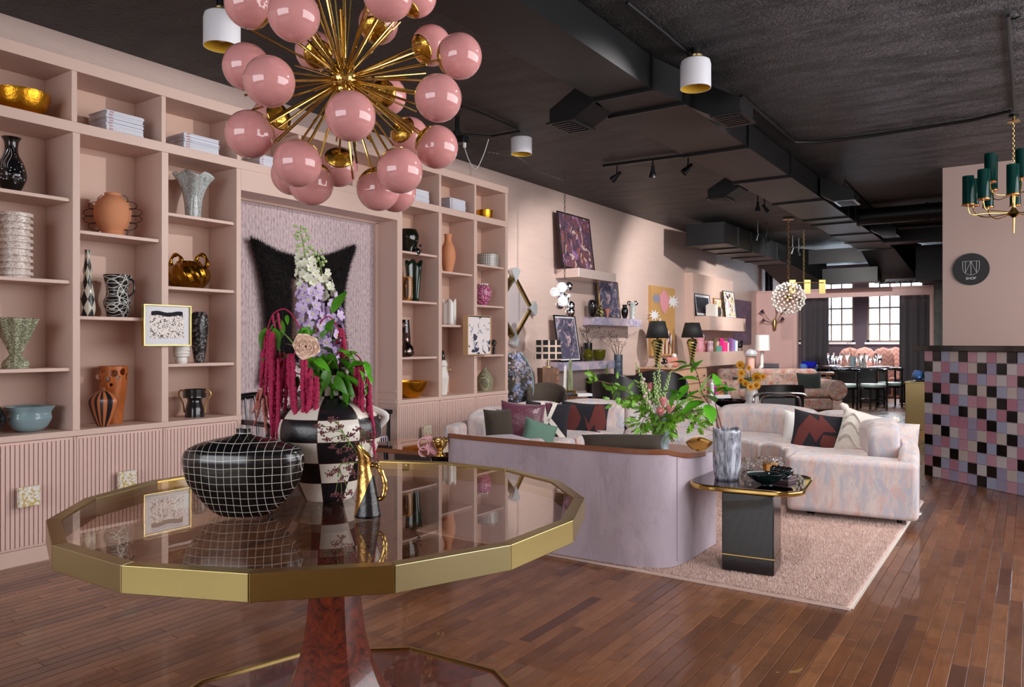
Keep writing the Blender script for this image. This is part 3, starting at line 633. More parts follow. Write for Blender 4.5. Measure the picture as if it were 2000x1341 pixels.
U = [(-13.5, 15), (-13.5, 2)] + [(13.5 * math.cos(math.pi + i * math.pi / 14), 2 + 13 * math.sin(math.pi + i * math.pi / 14)) for i in range(15)] + [(13.5, 15)]
for a, b in zip(U, U[1:]): ln(a, b)
ln((-13.5, 15), (-7, 15)); ln((13.5, 15), (7, 15)); ln((-9, 15), (-9, -7)); ln((9, 15), (9, -7)); ln((0, 15), (-9, -7)); ln((0, 15), (9, -7)); ln((0, 15), (0, -11)); ln((-7, 15), (7, 15))
ob('emblem', g, wht, sign)
def text(s, size, mat, parent, loc, rot, name='lettering', ext=.0005):
    cu = bpy.data.curves.new(name, 'FONT'); cu.body = s; cu.size = size; cu.align_x = 'CENTER'; cu.align_y = 'CENTER'; cu.extrude = ext
    to = bpy.data.objects.new('tmp', cu); COL.objects.link(to); bpy.context.view_layer.update()
    me = bpy.data.meshes.new_from_object(to); bpy.data.objects.remove(to); me.materials.clear(); me.materials.append(mat)
    o = bpy.data.objects.new(name, me); COL.objects.link(o); o.location = loc; o.rotation_euler = rot; o.parent = parent; return o
text('SHOP', 6.6 * s_, wht, sign, (0, -.0135, -17.5 * s_), (math.pi / 2, 0, 0))
# gold pedestal with glass piece
pz = onz(1768, 838, 0); pw = (onz(1800, 838, 0) - pz).length
ph = (838 - 747) / F * dep(pz)
t = thing('gold_pedestal', 'brushed gold box pedestal left of the tiled desk', 'pedestal', (pz.x, pz.y, 0)); ob('box', G().box(0, .5, 0, .45, 0, ph), M('pedestal_brass', (178, 156, 108), .35, 1, var=.1, vs=4), t, bevel=.006); ob('top_cap', G().box(-.008, .508, -.008, .458, ph, ph + .012), K['brass'], t)
t = thing('glass_sculpture', 'teal glass bowl with a blue ball on the gold pedestal', 'sculpture', (pz.x + .2, pz.y + .2, ph + .012))
ob('ball', G().ball((-.06, 0, .09), .075, 20, 12), K['blue_glass'], t); ob('bowl', G().lathe(pot([(.4, 0), (.8, .3), (1, .7), (.9, 1)], .14, .14), 24, (.12, .02, 0)), K['teal_glass'], t); ob('foot', G().lathe(pot([(.8, 0), (1, .1), (.3, .9), (.5, 1)], .04, .1), 20, (-.03, 0, -.0)), K['clear_glass'], t)
# ---------------- built-in bookcase along the left wall ----------------
random.seed(11)
XF = -4.67; XB = -4.995; PP = K['pink_paint']
bc = thing('bookcase', 'built-in dusty pink bookcase with open cubbies over fluted doors', 'bookcase', (0, 0, 0))
ob('back_panel', G().box(-5.018, XB, .56, 3.433, .7, 2.92).box(-5.018, XB, 5.08, 6.81, .7, 2.92).box(-5.018, XB, 3.43, 5.08, 2.34, 2.92), M('cubby_back', (204, 168, 150), .45, var=.03, vs=3), bc, smooth=False)
ups = [(.575, .62), (1.14, 1.185), (1.705, 1.75), (2.271, 2.314), (2.829, 2.876), (3.395, 3.433), (5.064, 5.131), (5.642, 5.69), (6.203, 6.255), (6.762, 6.81)]
for a, b in ups: ob('upright', G().box(XB, XF, a, b, .73, 2.49), PP, bc, bevel=.0015, seg=1)
for a, b in ((6.762, 6.81), (5.064, 5.11), (3.40, 3.433)): ob('end_panel', G().box(XB, XF, a, b, 0, .695), PP, bc)
for a, b in [(.575, .6), (1.14, 1.17), (1.705, 1.737), (2.265, 2.297), (2.828, 2.858), (3.40, 3.433), (3.951, 3.98), (4.52, 4.551), (5.13, 5.159), (5.65, 5.68), (6.21, 6.24), (6.762, 6.81)]:
    ob('upper_divider', G().box(XB, XF, a, b, 2.552, 2.853), PP, bc, bevel=.0015, seg=1)
ob('top_rail', G().box(XB, XF + .004, .56, 6.815, 2.853, 2.925), PP, bc, bevel=.002)
ob('middle_rail', G().box(XB, XF + .004, .56, 6.815, 2.49, 2.552), PP, bc, bevel=.002)
for a, b in ((.56, 3.433), (5.064, 6.815)): ob('counter', G().box(XB, XF + .006, a, b, .695, .73), PP, bc, bevel=.002)
ob('niche_header', G().box(XB, XF, 3.433, 5.064, 2.34, 2.49), PP, bc)
for a, b in ((.56, 3.433), (5.064, 6.81)): ob('plinth', G().box(XB, XF - .004, a, b, 0, .087), PP, bc)
ob('niche_trim', G().box(-4.93, -4.9, 3.433, 5.064, 2.322, 2.345).box(-4.93, -4.9, 5.03, 5.064, 0, 2.33).box(-4.9, -4.68, 5.055, 5.064, .7, .73).box(-4.9, -4.68, 5.055, 5.064, .8, .815), PP, bc, bevel=.0015)
ob('papered_panel', G().box(-4.99, -4.93, 3.433, 5.064, 0, 2.34), K['wallpaper'], bc, smooth=False)
shelves = {0: [2.10, 1.615, 1.10], 1: [2.10, 1.615, 1.10], 2: [2.10, 1.615, 1.10], 3: [1.92, 1.407], 4: [2.105, 1.62, 1.107], 6: [2.08, 1.63, 1.115], 7: [1.94, 1.42], 8: [2.055, 1.635, 1.12]}
for i in (0, 1, 2, 3, 4, 6, 7, 8):
    for z in shelves[i]: ob('shelf', G().box(XB, XF - .022, ups[i][1] + .001, ups[i + 1][0] - .001, z - .021, z), PP, bc, bevel=.0015, seg=1)
knob_y = [(54, 968), (246, 936), (0, 0), (830, 842)]
def door(y0, y1):
    g = G(); g.box(XF - .02, XF - .006, y0, y1, .09, .692); n = round((y1 - y0 - .03) / .0245); w = (y1 - y0 - .03) / n
    for i in range(n): a = y0 + .015 + i * w; g.box(XF - .008, XF + .004, a, a + w - .0055, .105, .678)
    g.box(XF - .008, XF + .003, y0, y0 + .011, .09, .692).box(XF - .008, XF + .003, y1 - .011, y1, .09, .692)
    return ob('cabinet_door', g, M('door_pink_%d' % int(y0 * 100), (216, 184, 174), .45, var=.02, vs=3), bc, smooth=False)
drs = {}
for a, b in [(.62, 1.16), (1.165, 1.728), (1.731, 2.29), (2.293, 2.851), (2.854, 3.415), (5.08, 5.66), (5.663, 6.23), (6.233, 6.80)]: drs[a] = door(a, b)
for dk, (u, v) in ((1.731, (54, 968)), (2.293, (246, 936)), (5.08, (831, 842))):
    p = onx(u, v, XF + .03)
    ob('handle', G().box(0, .03, -.055, .055, -.055, .055).box(-.03, 0, -.02, .02, -.02, .02), K['terrazzo'], drs[dk], (XF + .03, p.y, p.z), bevel=.002)
p = onx(355, 971, XF + .006)
g = G().box(0, .008, -.06, .06, -.075, .075)
for i in range(6): g.box(.008, .013, -.045, .045, -.055 + i * .02, -.047 + i * .02)
ob('louvre_plate', g, K['white_plastic'], drs[2.854], (XF + .004, p.y, p.z))
# ---- things on the shelves ----
FLR = .73; UP = 2.552
def at(u0, u1, vt, vb, zs, x=-4.82):
    uc = (u0 + u1) / 2; p = onx(uc, 600, x); t = dep(p); return Vector((x, p.y, zs)), (u1 - u0) / F * t, (vb - vt) / F * t
def vase(label, box, zs, prof, mat, x=-4.82, name='vase', cat='vase', sy=1, fn=None, n=40, th=.004, group=None, rz=0, lip=True):
    p, w_, h_ = at(*box, zs, x)
    return solo(name, G().lathe(pot(prof, h_, w_ / 2, th), n, sy=sy, fn=fn), K[mat] if isinstance(mat, str) else mat, label, cat, p, rz or TH, group)
vase('gold leafed bowl in the topmost left cubby', (-12, 92, 177, 222), UP, [(.5, 0), (.62, .02), (.85, .35), (.98, .8), (1, 1)], 'gold_leaf', name='gold_bowl', cat='bowl')
# magazine stacks
mgm = M('magazine', (214, 216, 226), .6); mgs = M('magazine_spine', (232, 232, 238), .5); mgr = M('spine_print', (178, 110, 118), .6)
stacks = [('in the cubby right of the gold leafed bowl', 208, 280, 24, -4.72), ('in the second cubby left of the pink globes', 360, 428, 20, -4.72), ('in the cubby behind the lowest left pink globe', 508, 548, 16, -4.72),
          ('in the cubby just right of the lowest pink globes', 802, 838, 22, -4.72), ('in the cubby left of the small gold bowl', 879, 909, 22, -4.72)]
mm = G().box(0, 1, 0, 1, 0, 1)
for lab, ua, ub, n_, xf in stacks:
    ya, yb = onx(ua, 300, xf).y, onx(ub, 300, xf).y; hgt = .0058
    for i in range(n_):
        L = (yb - ya); j = random.uniform(-.004, .004); mt = M('cover_%d' % random.randint(0, 9999), random.choice([(206, 208, 220), (220, 220, 228), (190, 194, 210), (228, 226, 230)]), .5) if i % 5 == 0 else mgm
        e = solo('magazine', G().box(-.21, 0, 0, L, 0, hgt - .0007), mt, (['bottom', 'second', 'third', 'fourth', 'fifth', 'sixth', 'seventh', 'eighth', 'ninth', 'tenth', 'eleventh', 'twelfth', 'thirteenth', 'fourteenth', 'fifteenth', 'sixteenth', 'seventeenth', 'eighteenth', 'nineteenth', 'twentieth', 'twenty-first', 'twenty-second', 'twenty-third', 'twenty-fourth'][i] + ' magazine up from the bottom, ' if 0 < i < n_ - 1 else ('topmost magazine ' if i else 'lowest magazine ')) + lab, 'magazine', (xf + j, ya + j * .7, UP + i * hgt), 0, 'magazines stacked ' + lab, smooth=False)
        e.rotation_euler = (0, 0, random.uniform(-.01, .01))
        if i % 3 < 2: ob('spine_print', G().box(0, .0006, L * .06, L * .17, .001, hgt - .0018), mgr, e, (0, 0, 0), smooth=False)
vase('small gold leafed bowl with a wavy rim in the top right cubby', (930, 963, 402, 421), UP, [(.7, 0), (.8, .05), (.95, .5), (1, 1)], 'gold_leaf', name='gold_bowl', cat='bowl')
# column 1
t_, w_, h_ = at(-4, 48, 262, 371, 2.10)
t = thing('inlaid_vase', 'black lacquer vase with silver flower inlay on the top left shelf', 'vase', t_, TH)
pr = [(.42, 0), (.62, .06), (.96, .25), (1, .36), (.8, .55), (.52, .68), (.44, .78), (.48, .92), (.66, 1)]
ob('body', G().lathe(pot(pr, h_, w_ / 2), 40), K['inlay'], t)
g = G(); spl = spline(pr, 8)
def rad_at(zz):
    for (a, b), (c, d) in zip(spl, spl[1:]):
        if b <= zz <= d: return a + (c - a) * (zz - b) / max(1e-6, d - b)
    return .5
for k in range(46):
    th_ = random.uniform(-2.6, .2); zz = random.gauss(.33, .07) if k < 34 else random.uniform(.5, .8); rr = rad_at(zz) * w_ / 2
    g.ball((rr * math.cos(th_), rr * math.sin(th_), zz * h_), .0045 if k < 34 else .0025, 6, 4, (1, 1, 1))
for k in range(5):
    a0 = -1.6 + .25 * k - .5; g.tube([((rad_at(.42 + .05 * j) * w_ / 2 + .001) * math.cos(a0 + .16 * math.sin(j * .7 + k)), (rad_at(.42 + .05 * j) * w_ / 2 + .001) * math.sin(a0 + .16 * math.sin(j * .7 + k)), (.42 + .05 * j) * h_) for j in range(8)], .0014, 5)
ob('inlay', g, K['mother_of_pearl'], t)
p, w_, h_ = at(-1, 60, 414, 541, 1.615); pr = []
for k in range(10):
    z0 = k / 10; pr += [(.84, z0), (.84, z0 + .045), (1, z0 + .046), (1, z0 + .098)]
solo('ringed_vase', G().lathe(inner([(a * w_ / 2, b * h_) for a, b in pr], .012), 48), K['speckle_white'], 'white speckled ringed cylinder vase on the left second shelf', 'vase', p, TH)
p, w_, h_ = at(-10, 70, 619, 718, 1.10)
def fanfn(a, b):
    th_ = a * 2 * math.pi; prof = spline([(.62, 0), (.6, .12), (.28, .26), (.34, .34), (.7, .7), (1, 1)], 6); i = min(int(b * (len(prof) - 1)), len(prof) - 2); f = b * (len(prof) - 1) - i
    r = (prof[i][0] * (1 - f) + prof[i + 1][0] * f) * w_ / 2; z = (prof[i][1] * (1 - f) + prof[i + 1][1] * f) * h_
    k = 1 + .13 * math.sin(9 * th_) * (b ** 1.0); return (r * k * math.cos(th_), r * k * .6 * math.sin(th_), z - .03 * abs(math.cos(th_)) * h_ * (b > .7))
solo('fan_vase', G().grid(fanfn, 110, 30, wu=True), K['speckle_green'], 'pleated fan shaped vase in green speckled glaze on the left third shelf', 'vase', p, TH, solid=.008, ang=0)
p, w_, h_ = at(17, 98, 798, 848, FLR)
solo('crinkled_bowl', G().lathe(pot([(.35, 0), (.7, .15), (.9, .5), (.85, .75), (1, 1)], h_, w_ / 2, .006), 64, fn=lambda a, z, r: 1 + (.1 * math.sin(3 * a + 1) + .06 * math.sin(7 * a)) * (z / h_)), K['blue_green_ceramic'], 'glossy grey blue crinkled bowl with black inside in the bottom left cubby', 'bowl', p, TH)
solo('bowl_glaze', G().lathe([(0, .022), (w_ * .3, .03), (w_ * .385, h_ * .85)], 40), K['black_ceramic'], 'black glazed inside of the grey blue crinkled bowl', 'bowl', p, TH) if False else None
vase('dark rounded vase cut by the left edge of the view', (-46, 6, 795, 852), FLR, [(.5, 0), (.9, .3), (1, .6), (.7, .95), (.5, 1)], 'black_ceramic')
# column 2
p, w_, h_ = at(187, 253, 375, 459, 1.92)
t = thing('squiggle_urn', 'terracotta urn with wavy black wire handles', 'vase', p, TH)
ob('body', G().lathe(pot([(.62, 0), (.66, .06), (.6, .1), (.86, .28), (1, .52), (.88, .78), (.5, .93), (.42, .95), (.45, 1)], h_, w_ / 2), 44), K['terracotta'], t)
for s in (-1, 1):
    pts = []
    for i in range(90):
        q = i / 89; zz = h_ * (.93 - .9 * q); arc = math.sin(math.pi * q); base = w_ * (.30 + .42 * arc); amp = w_ * .17 * arc ** .4; pts.append((s * (base + amp * math.sin(q * math.pi * 11)), .0, zz + .012 * math.cos(q * math.pi * 11)))
    ob('wire_handle', G().tube(pts, .0022, 6), K['black_metal'], t)
vase('tall thin bottle in black and cream diamonds', (157, 185, 488, 618), 1.407, [(.85, 0), (1, .1), (.95, .25), (.68, .45), (.5, .6), (.62, .68), (.45, .78), (.36, .92), (.42, 1)], 'diamond', x=-4.78, name='bottle_vase')
p, w_, h_ = at(203, 256, 536, 619, 1.407)
t = thing('scratched_jug', 'black jug covered with white scratched lines', 'jug', p, TH)
ob('body', G().lathe(pot([(.72, 0), (.86, .2), (.98, .36), (.8, .52), (.76, .66), (.9, .85), (1, 1)], h_, w_ / 2.1), 40), K['scratch'], t)
ob('handle', G().tube(spline([(w_ * .38, 0, h_ * .93), (w_ * .58, 0, h_ * .85), (w_ * .6, 0, h_ * .62), (w_ * .42, 0, h_ * .5)], 6), .006, 10), K['black_ceramic'], t)
# pierced wooden cylinder
p, w_, h_ = at(195, 247, 712, 824, FLR, -4.86); holes = [(-1.5, .78, .05), (-1.05, .88, .06), (-.75, .8, .035), (-1.85, .86, .05), (-2.2, .74, .035), (-.35, .9, .06), (-2.6, .9, .07), (-1.25, .68, .03), (.2, .82, .06), (.8, .9, .05), (1.6, .8, .06), (2.4, .88, .06), (-1.62, .90, .022), (-2.15, .94, .03)]
g = G(); nu, nv = 120, 110; pv = spline([(.62, 0), (.72, .1), (.86, .4), (.96, .75), (1, 1)], 8)
def cyl_r(b): i = min(int(b * (len(pv) - 1)), len(pv) - 2); f = b * (len(pv) - 1) - i; return pv[i][0] * (1 - f) + pv[i + 1][0] * f
for i in range(nu):
    for j in range(nv + 1): a = 2 * math.pi * i / nu; r = cyl_r(j / nv) * w_ / 2; g.v.append((r * math.cos(a), r * math.sin(a), j / nv * h_))
for i in range(nu):
    for j in range(nv):
        a = 2 * math.pi * (i + .5) / nu; z = (j + .5) / nv * h_; r = w_ / 2
        if any((((a - ha + math.pi) % (2 * math.pi) - math.pi) * r) ** 2 + (z - hz * h_) ** 2 < (hr * h_) ** 2 for ha, hz, hr in holes): continue
        i2 = (i + 1) % nu; g.f.append((i * (nv + 1) + j, i2 * (nv + 1) + j, i2 * (nv + 1) + j + 1, i * (nv + 1) + j + 1))
solo('pierced_vase', g, K['wood_orange'], 'tall orange wood vase pierced with round holes near the rim', 'vase', p, TH, solid=.007, ang=0)
vase('small dark bottle vase with orange wood stripes', (172, 230, 757, 833), FLR, [(.3, 0), (.42, .05), (.8, .35), (1, .6), (.92, .74), (.5, .88), (.16, .92), (.14, 1)], 'stripe_wood', x=-4.74, sy=.55, name='striped_vase')
# framed ink print hung on the upright
def framed(label, u0, u1, v0, v1, x, fmat, art, matw=.035, fw=.012, d=.03, name='framed_print', cat='picture'):
    a = onx(u0, v0, x); b = onx(u1, v1, x); zt_, zb_ = H + (CY - v0) / F * dep(a), H + (CY - v1) / F * dep(b); W = b.y - a.y; zt2 = (a.z); Hh = zt_ - zb_
    t = thing(name, label, cat, (x - d, a.y, zb_)); g = G().box(0, d, 0, fw, 0, Hh).box(0, d, W - fw, W, 0, Hh).box(0, d, fw, W - fw, 0, fw).box(0, d, fw, W - fw, Hh - fw, Hh)
    ob('frame', g, K[fmat], t, bevel=.001, seg=1)
    ob('mount', G().box(0, d * .55, fw, W - fw, fw, Hh - fw), K['paper'] if matw else K[art], t)
    if matw: ob('print', G().box(0, .001, -(W - 2 * matw - 2 * fw) / 2, (W - 2 * matw - 2 * fw) / 2, -(Hh - 2 * matw - 2 * fw) / 2, (Hh - 2 * matw - 2 * fw) / 2), K[art], t, (d * .55, W / 2, Hh / 2))
    return t, W, Hh
t, W, Hh = framed('small ink scribble print in a brass frame hung over the bookcase upright', 281, 374, 593, 675, -4.635, 'brass', 'art_ink', .04, .008, .03)
g = G().grid(lambda a, b: (.0185, W * .17 + a * W * .66, Hh * (.73 + .02 * math.sin(9 * a)) + b * Hh * .1), 12, 1); ob('dark_sky', g, K['navy_felt'], t)
# column 3
p, w_, h_ = at(343, 411, 338, 424, 2.105)
def ruff(a, b):
    th_ = a * 2 * math.pi; r = w_ / 2 * (.42 + .1 * b + .5 * b ** 3); k = 1 + .16 * math.sin(5 * th_ + .6) * b ** 2; return (r * k * math.cos(th_), r * k * math.sin(th_), h_ * b * (1 - .06 * math.sin(5 * th_) * b ** 3))
solo('ruffled_vase', G().grid(ruff, 90, 24, wu=True).lathe([(0, 0), (w_ * .2, 0), (w_ * .2, .01), (0, .01)], 30), K['ribbed_glass'], 'grey swirled glass vase with a ruffled rim', 'vase', p, TH, solid=.003, ang=0)
p, w_, h_ = at(331, 407, 502, 561, 1.62)
t = thing('shell_vase', 'bronze swirled vase with two curling scrolls on its rim', 'vase', p, TH)
ob('body', G().lathe(pot([(.55, 0), (.8, .12), (1, .45), (.9, .75), (.6, .92), (.55, 1)], h_ * .9, w_ / 2, .006), 96, fn=lambda a, z, r: 1 + .045 * math.sin(11 * a + z * 42)), K['bronze_shell'], t)
for s in (-1, 1):
    g = G().tube([(s * w_ * (.30 + .17 * math.cos(q) * (1 - .12 * q)), 0, h_ * (.88 + .3 * math.sin(q) * (1 - .12 * q))) for q in [k * .3 - .6 for k in range(18)]], [.012 + .004 * math.sin(k * 1.3) for k in range(18)], 10); ob('scroll', g, K['bronze_shell'], t)
vase('small white ribbed vase half hidden by the ink print', (338, 371, 650, 708), 1.107, [(.6, 0), (.7, .1), (.65, .2), (.95, .24), (.9, .3), (1, .34), (.9, .4), (1, .46), (.9, .52), (1, .6), (.9, .7), (1, .8), (.9, 1)], 'white_ceramic', x=-4.75)
vase('tall black ovoid vase with fine grey waves', (372, 406, 609, 708), 1.107, [(.5, 0), (.62, .1), (.85, .4), (1, .75), (.92, .93), (.6, 1)], 'bandana', x=-4.83)
p, w_, h_ = at(349, 411, 760, 814, FLR)
t = thing('handled_vase', 'black vase with two looping gold handles in the bottom cubby', 'vase', p, TH); r = w_ / 2 * .68
ob('body', G().lathe(pot([(.85, 0), (.8, .3), (.62, .58), (.7, .66), (.98, .7), (1, .74), (1, 1)], h_, r, .004, 3), 40), K['black_ceramic'], t)
for s in (-1, 1): ob('handle', G().tube(spline([(s * r * .95, 0, h_ * .88), (s * r * 1.25, 0, h_ * .97), (s * r * 1.5, 0, h_ * .8), (s * r * 1.1, 0, h_ * .5), (s * r * .95, 0, h_ * .15)], 6), .006, 10), M('matt_gold_%d' % s, (196, 160, 108), .4, .7), t)
# column 4
p, w_, h_ = at(774, 820, 446, 493, 2.08)
t = thing('face_jar', 'dark green glass jar with bubbles down one side', 'vase', p, TH); ob('body', G().lathe(pot([(.7, 0), (.8, .3), (.95, .7), (.8, .95), (.7, 1)], h_, w_ / 2, .005), 30), M('bottle_green', (14, 20, 10), .06, coat=.5), t)
g = G()
for a, b, c in ((.4, .2, .2), (.5, .05, .35), (.62, .1, .1), (.45, .5, .15), (.7, .3, .12), (.35, .7, .12), (.75, .12, .05)): g.ball((w_ * a * .8, -w_ * .25, h_ * b), w_ * c * .5, 12, 8)
ob('bubbles', g, K['black_ceramic'], t)
p, w_, h_ = at(793, 822, 514, 588, 1.63)
solo('pleated_vase', G().grid(lambda a, b: ((w_ * (.3 + .22 * b)) * (1 + .2 * math.sin(5 * a * 6.2832)) * math.cos(a * 6.2832), (w_ * (.3 + .22 * b)) * (1 + .2 * math.sin(5 * a * 6.2832)) * math.sin(a * 6.2832), h_ * b * (1 + .12 * math.sin(3 * a * 6.2832) * b)), 80, 10, wu=True), M('deep_green_glass', (14, 44, 30), .06, coat=.6), 'dark green folded glass vase with a jagged rim', 'vase', p, TH, solid=.004, ang=0)
vase('small amber glass vase with brown checks beside the dark green folded vase', (783, 806, 541, 588), 1.63, [(.7, 0), (.9, .1), (1, .5), (.95, .9), (.85, 1)], 'amber_check', x=-4.74, sy=.7)
p, w_, h_ = at(778, 803, 625, 697, 1.115, -4.85)
t = thing('studded_vase', 'black cylinder vase with round silver discs', 'vase', p, TH); ob('body', G().lathe(pot([(1, 0), (.9, .5), (.72, 1)], h_, w_ / 2, .004), 30), K['black_ceramic'], t)
for i, z in enumerate((.85, .5, .25)): ob('disc', G().ball((.002, -w_ * (.40 - .03 * i) , h_ * z), .022, 20, 8, (1, .25, 1)), K['mirror'], t)
vase('gourd shaped smoked silver vase before the studded black cylinder', (778, 809, 650, 697), 1.115, [(.6, 0), (.95, .1), (1, .28), (.8, .45), (.45, .6), (.4, .8), (.5, 1)], 'mirror_dark', x=-4.74)
vase('wide gold leafed bowl in the cubby above the right fluted doors', (766, 836, 743, 775), FLR, [(.4, 0), (.5, .04), (.8, .4), (.97, .85), (1, 1)], 'gold_leaf', name='gold_bowl', cat='bowl')
# column 5
vase('tall terracotta bottle vase in the right part of the bookcase', (860, 890, 457, 533), 1.94, [(.55, 0), (.8, .2), (1, .42), (.85, .65), (.5, .8), (.46, .94), (.55, 1)], 'terracotta')
p, w_, h_ = at(865, 890, 588, 636, 1.42)
solo('folded_vase', G().grid(lambda a, b: (w_ * .5 * (1 + .14 * math.sin(4 * a * 6.2832)) * math.cos(a * 6.2832), w_ * .4 * (1 + .14 * math.sin(4 * a * 6.2832)) * math.sin(a * 6.2832), h_ * b * (1 + .08 * math.cos(4 * a * 6.2832) * b)), 80, 8, wu=True), K['white_ceramic'], 'square folded white vase left of the blue blot painting', 'vase', p, TH, solid=.005, ang=0)
p, w_, h_ = at(853, 876, 700, 767, FLR)
t = thing('white_bottle', 'white faceted bottle with a black neck and tiny gold ring', 'vase', p, TH); ob('body', G().lathe([(0, 0), (w_ * .36, 0), (w_ * .52, h_ * .5), (w_ * .34, h_ * .8), (w_ * .42, h_ * .86), (w_ * .3, h_)], 8), K['white_ceramic'], t, smooth=False)
ob('neck', G().lathe([(w_ * .22, h_), (w_ * .12, h_ * 1.25), (0, h_ * 1.3)], 16), K['black_ceramic'], t); ob('ring', G().tube([(w_ * .5 + .018 * math.cos(k * .5), 0, h_ * .72 + .018 * math.sin(k * .5)) for k in range(13)], .003, 6), K['bright_brass'], t)
# canvas with wooden sides
a = onx(914, 615, -4.6); b = onx(959, 692, -4.6); W = b.y - a.y
t = thing('blot_painting', 'canvas of grey blue blots with raw wooden sides hung on the bookcase', 'painting', (-4.66, a.y, b.z)); Hh = H + (CY - 615) / F * dep(a) - b.z
ob('canvas', G().box(.01, .055, .008, W - .008, .008, Hh - .008), K['art_wash'], t, smooth=False)
ob('frame', G().box(0, .06, -.004, .006, 0, Hh).box(0, .06, W - .006, W + .004, 0, Hh).box(0, .06, 0, W, 0, .006).box(0, .06, 0, W, Hh - .006, Hh), M('raw_wood', (206, 164, 120), .6), t)
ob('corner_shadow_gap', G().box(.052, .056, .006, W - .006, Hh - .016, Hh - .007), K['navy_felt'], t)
# column 6
vase('low bowl in a black and white zigzag glaze', (931, 974, 496, 521), 2.055, [(.92, 0), (.95, .1), (.97, .6), (1, 1)], 'zigzag', name='zigzag_bowl', cat='bowl', sy=.8)
p, w_, h_ = at(925, 960, 556, 597, 1.635)
t = thing('pink_glass_vase', 'round pink streaked glass vase with a beaded rim', 'vase', p, TH); ob('body', G().lathe(pot([(.45, 0), (.7, .2), (1, .6), (.9, .85), (.5, 1)], h_, w_ / 2, .005), 36), K['pink_glass'], t)
g = G()
for k in range(12): g.ball((w_ * .27 * math.cos(k * .5236), w_ * .27 * math.sin(k * .5236), h_ * 1.03), .011, 8, 6)
ob('beaded_rim', g, K['white_ceramic'], t)
p, w_, h_ = at(958, 972, 660, 691, 1.12); solo('small_bust', G().ball((0, 0, h_ * .7), w_ * .42, 14, 10, (1, 1, 1.2)).lathe([(0, 0), (w_ * .3, 0), (w_ * .2, h_ * .4), (0, h_ * .5)], 12).ball((w_ * .2, -w_ * .3, h_ * .65), w_ * .15, 8, 6).ball((-w_ * .2, -w_ * .3, h_ * .8), w_ * .15, 8, 6), K['bandana'], 'small grey marbled ornament right of the blue blot painting', 'ornament', p, TH)
p, w_, h_ = at(930, 964, 718, 762, FLR)
t = thing('lidded_jar', 'pear shaped green checked jar with a small knobbed lid', 'jar', p, TH); ob('body', G().lathe([(0, 0), (w_ * .4, 0)] + [(a * w_ / 2, b * h_) for a, b in spline([(.82, .02), (1, .4), (.92, .58), (.55, .82), (.2, .95)], 5)], 30), K['green_check'], t); ob('lid', G().lathe([(0, h_ * .94), (w_ * .1, h_ * .94), (w_ * .05, h_), (w_ * .07, h_ * 1.06), (0, h_ * 1.1)], 14), K['green_check'], t)
# ---------------- fur framed mirror in the niche ----------------
XM = -4.9
def P_(u, v): p = onx(u, v, XM); return np.array((p.y, p.z))
corners = [P_(484, 462), P_(691, 478), P_(686, 752), P_(506, 752)]; mids = [P_(588, 505), P_(663, 600), P_(592, 700), P_(517, 610)]
def loopo(n=60):
    out = []
    for k in range(4):
        a, m_, b = corners[k], mids[k], corners[(k + 1) % 4]; c = 2 * m_ - (a + b) / 2
        for i in range(n): t = i / n; q = (1 - t) ** 2 * a + 2 * t * (1 - t) * c + t * t * b; out.append(q)
    return np.array(out)
O_ = loopo(); ctr = O_.mean(0)
for _ in range(5): O_ = (np.roll(O_, 1, 0) + O_ * 2 + np.roll(O_, -1, 0)) / 4
ic = [P_(563, 540), P_(632, 545), P_(632, 660), P_(563, 668)]; I_ = []
for k in range(4):
    for i in range(60): t = i / 60; I_.append(ic[k] * (1 - t) + ic[(k + 1) % 4] * t)
I_ = np.array(I_); NL = len(O_)
t = thing('fur_mirror', 'mirror in a dark brown shaggy fur frame with four pointed corners', 'mirror', (XM, ctr[0], ctr[1]))
g = G().grid(lambda a, b: (.012 + .07 * max(0, math.sin(math.pi * b)) ** .6, *(O_[int(round(a * NL)) % NL] * (1 - b) + I_[int(round(a * NL)) % NL] * b - ctr)), NL, 10, wu=True)
furm = M('fur_dark', (26, 16, 18), .9, sheen=.05); ob('fur_base', g, furm, t)
ob('glass', G().box(0, .006, ic[0][0] - ctr[0] - .02, ic[1][0] - ctr[0] + .02, ic[2][1] - ctr[1] - .02, ic[0][1] - ctr[1] + .02), K['mirror_dark'], t)
rg = np.random.default_rng(5); NB = 42000; ia = rg.integers(0, NL, NB); s_b = rg.random(NB) ** 1.3
base = O_[ia] * (1 - s_b)[:, None] + I_[ia] * s_b[:, None]; base += rg.normal(0, .006, base.shape); outd = O_[ia] - ctr; outd /= np.linalg.norm(outd, axis=1)[:, None]
xb_ = .01 + .07 * np.sin(np.pi * s_b) ** .6; Ld = rg.uniform(.022, .055, NB)
bp = np.c_[xb_, base - ctr]; dr = np.c_[rg.uniform(.1, .7, NB), outd * (1 - 1.3 * s_b)[:, None] * .9 + rg.normal(0, .45, (NB, 2))]; dr /= np.linalg.norm(dr, axis=1)[:, None]
sd = np.cross(dr, rg.normal(0, 1, (NB, 3))); sd /= np.linalg.norm(sd, axis=1)[:, None]
vv = np.empty((NB, 3, 3)); vv[:, 0] = bp - sd * .0016; vv[:, 1] = bp + sd * .0016; vv[:, 2] = bp + dr * Ld[:, None]
def trimesh(name, vv, mat, smooth=False):
    me = bpy.data.meshes.new(name); n = len(vv); me.vertices.add(n * 3); me.vertices.foreach_set('co', vv.reshape(-1).astype(np.float32))
    me.loops.add(n * 3); me.loops.foreach_set('vertex_index', np.arange(n * 3, dtype=np.int32)); me.polygons.add(n); me.polygons.foreach_set('loop_start', np.arange(0, n * 3, 3, dtype=np.int32))
    me.update(calc_edges=True); me.materials.append(mat); return me
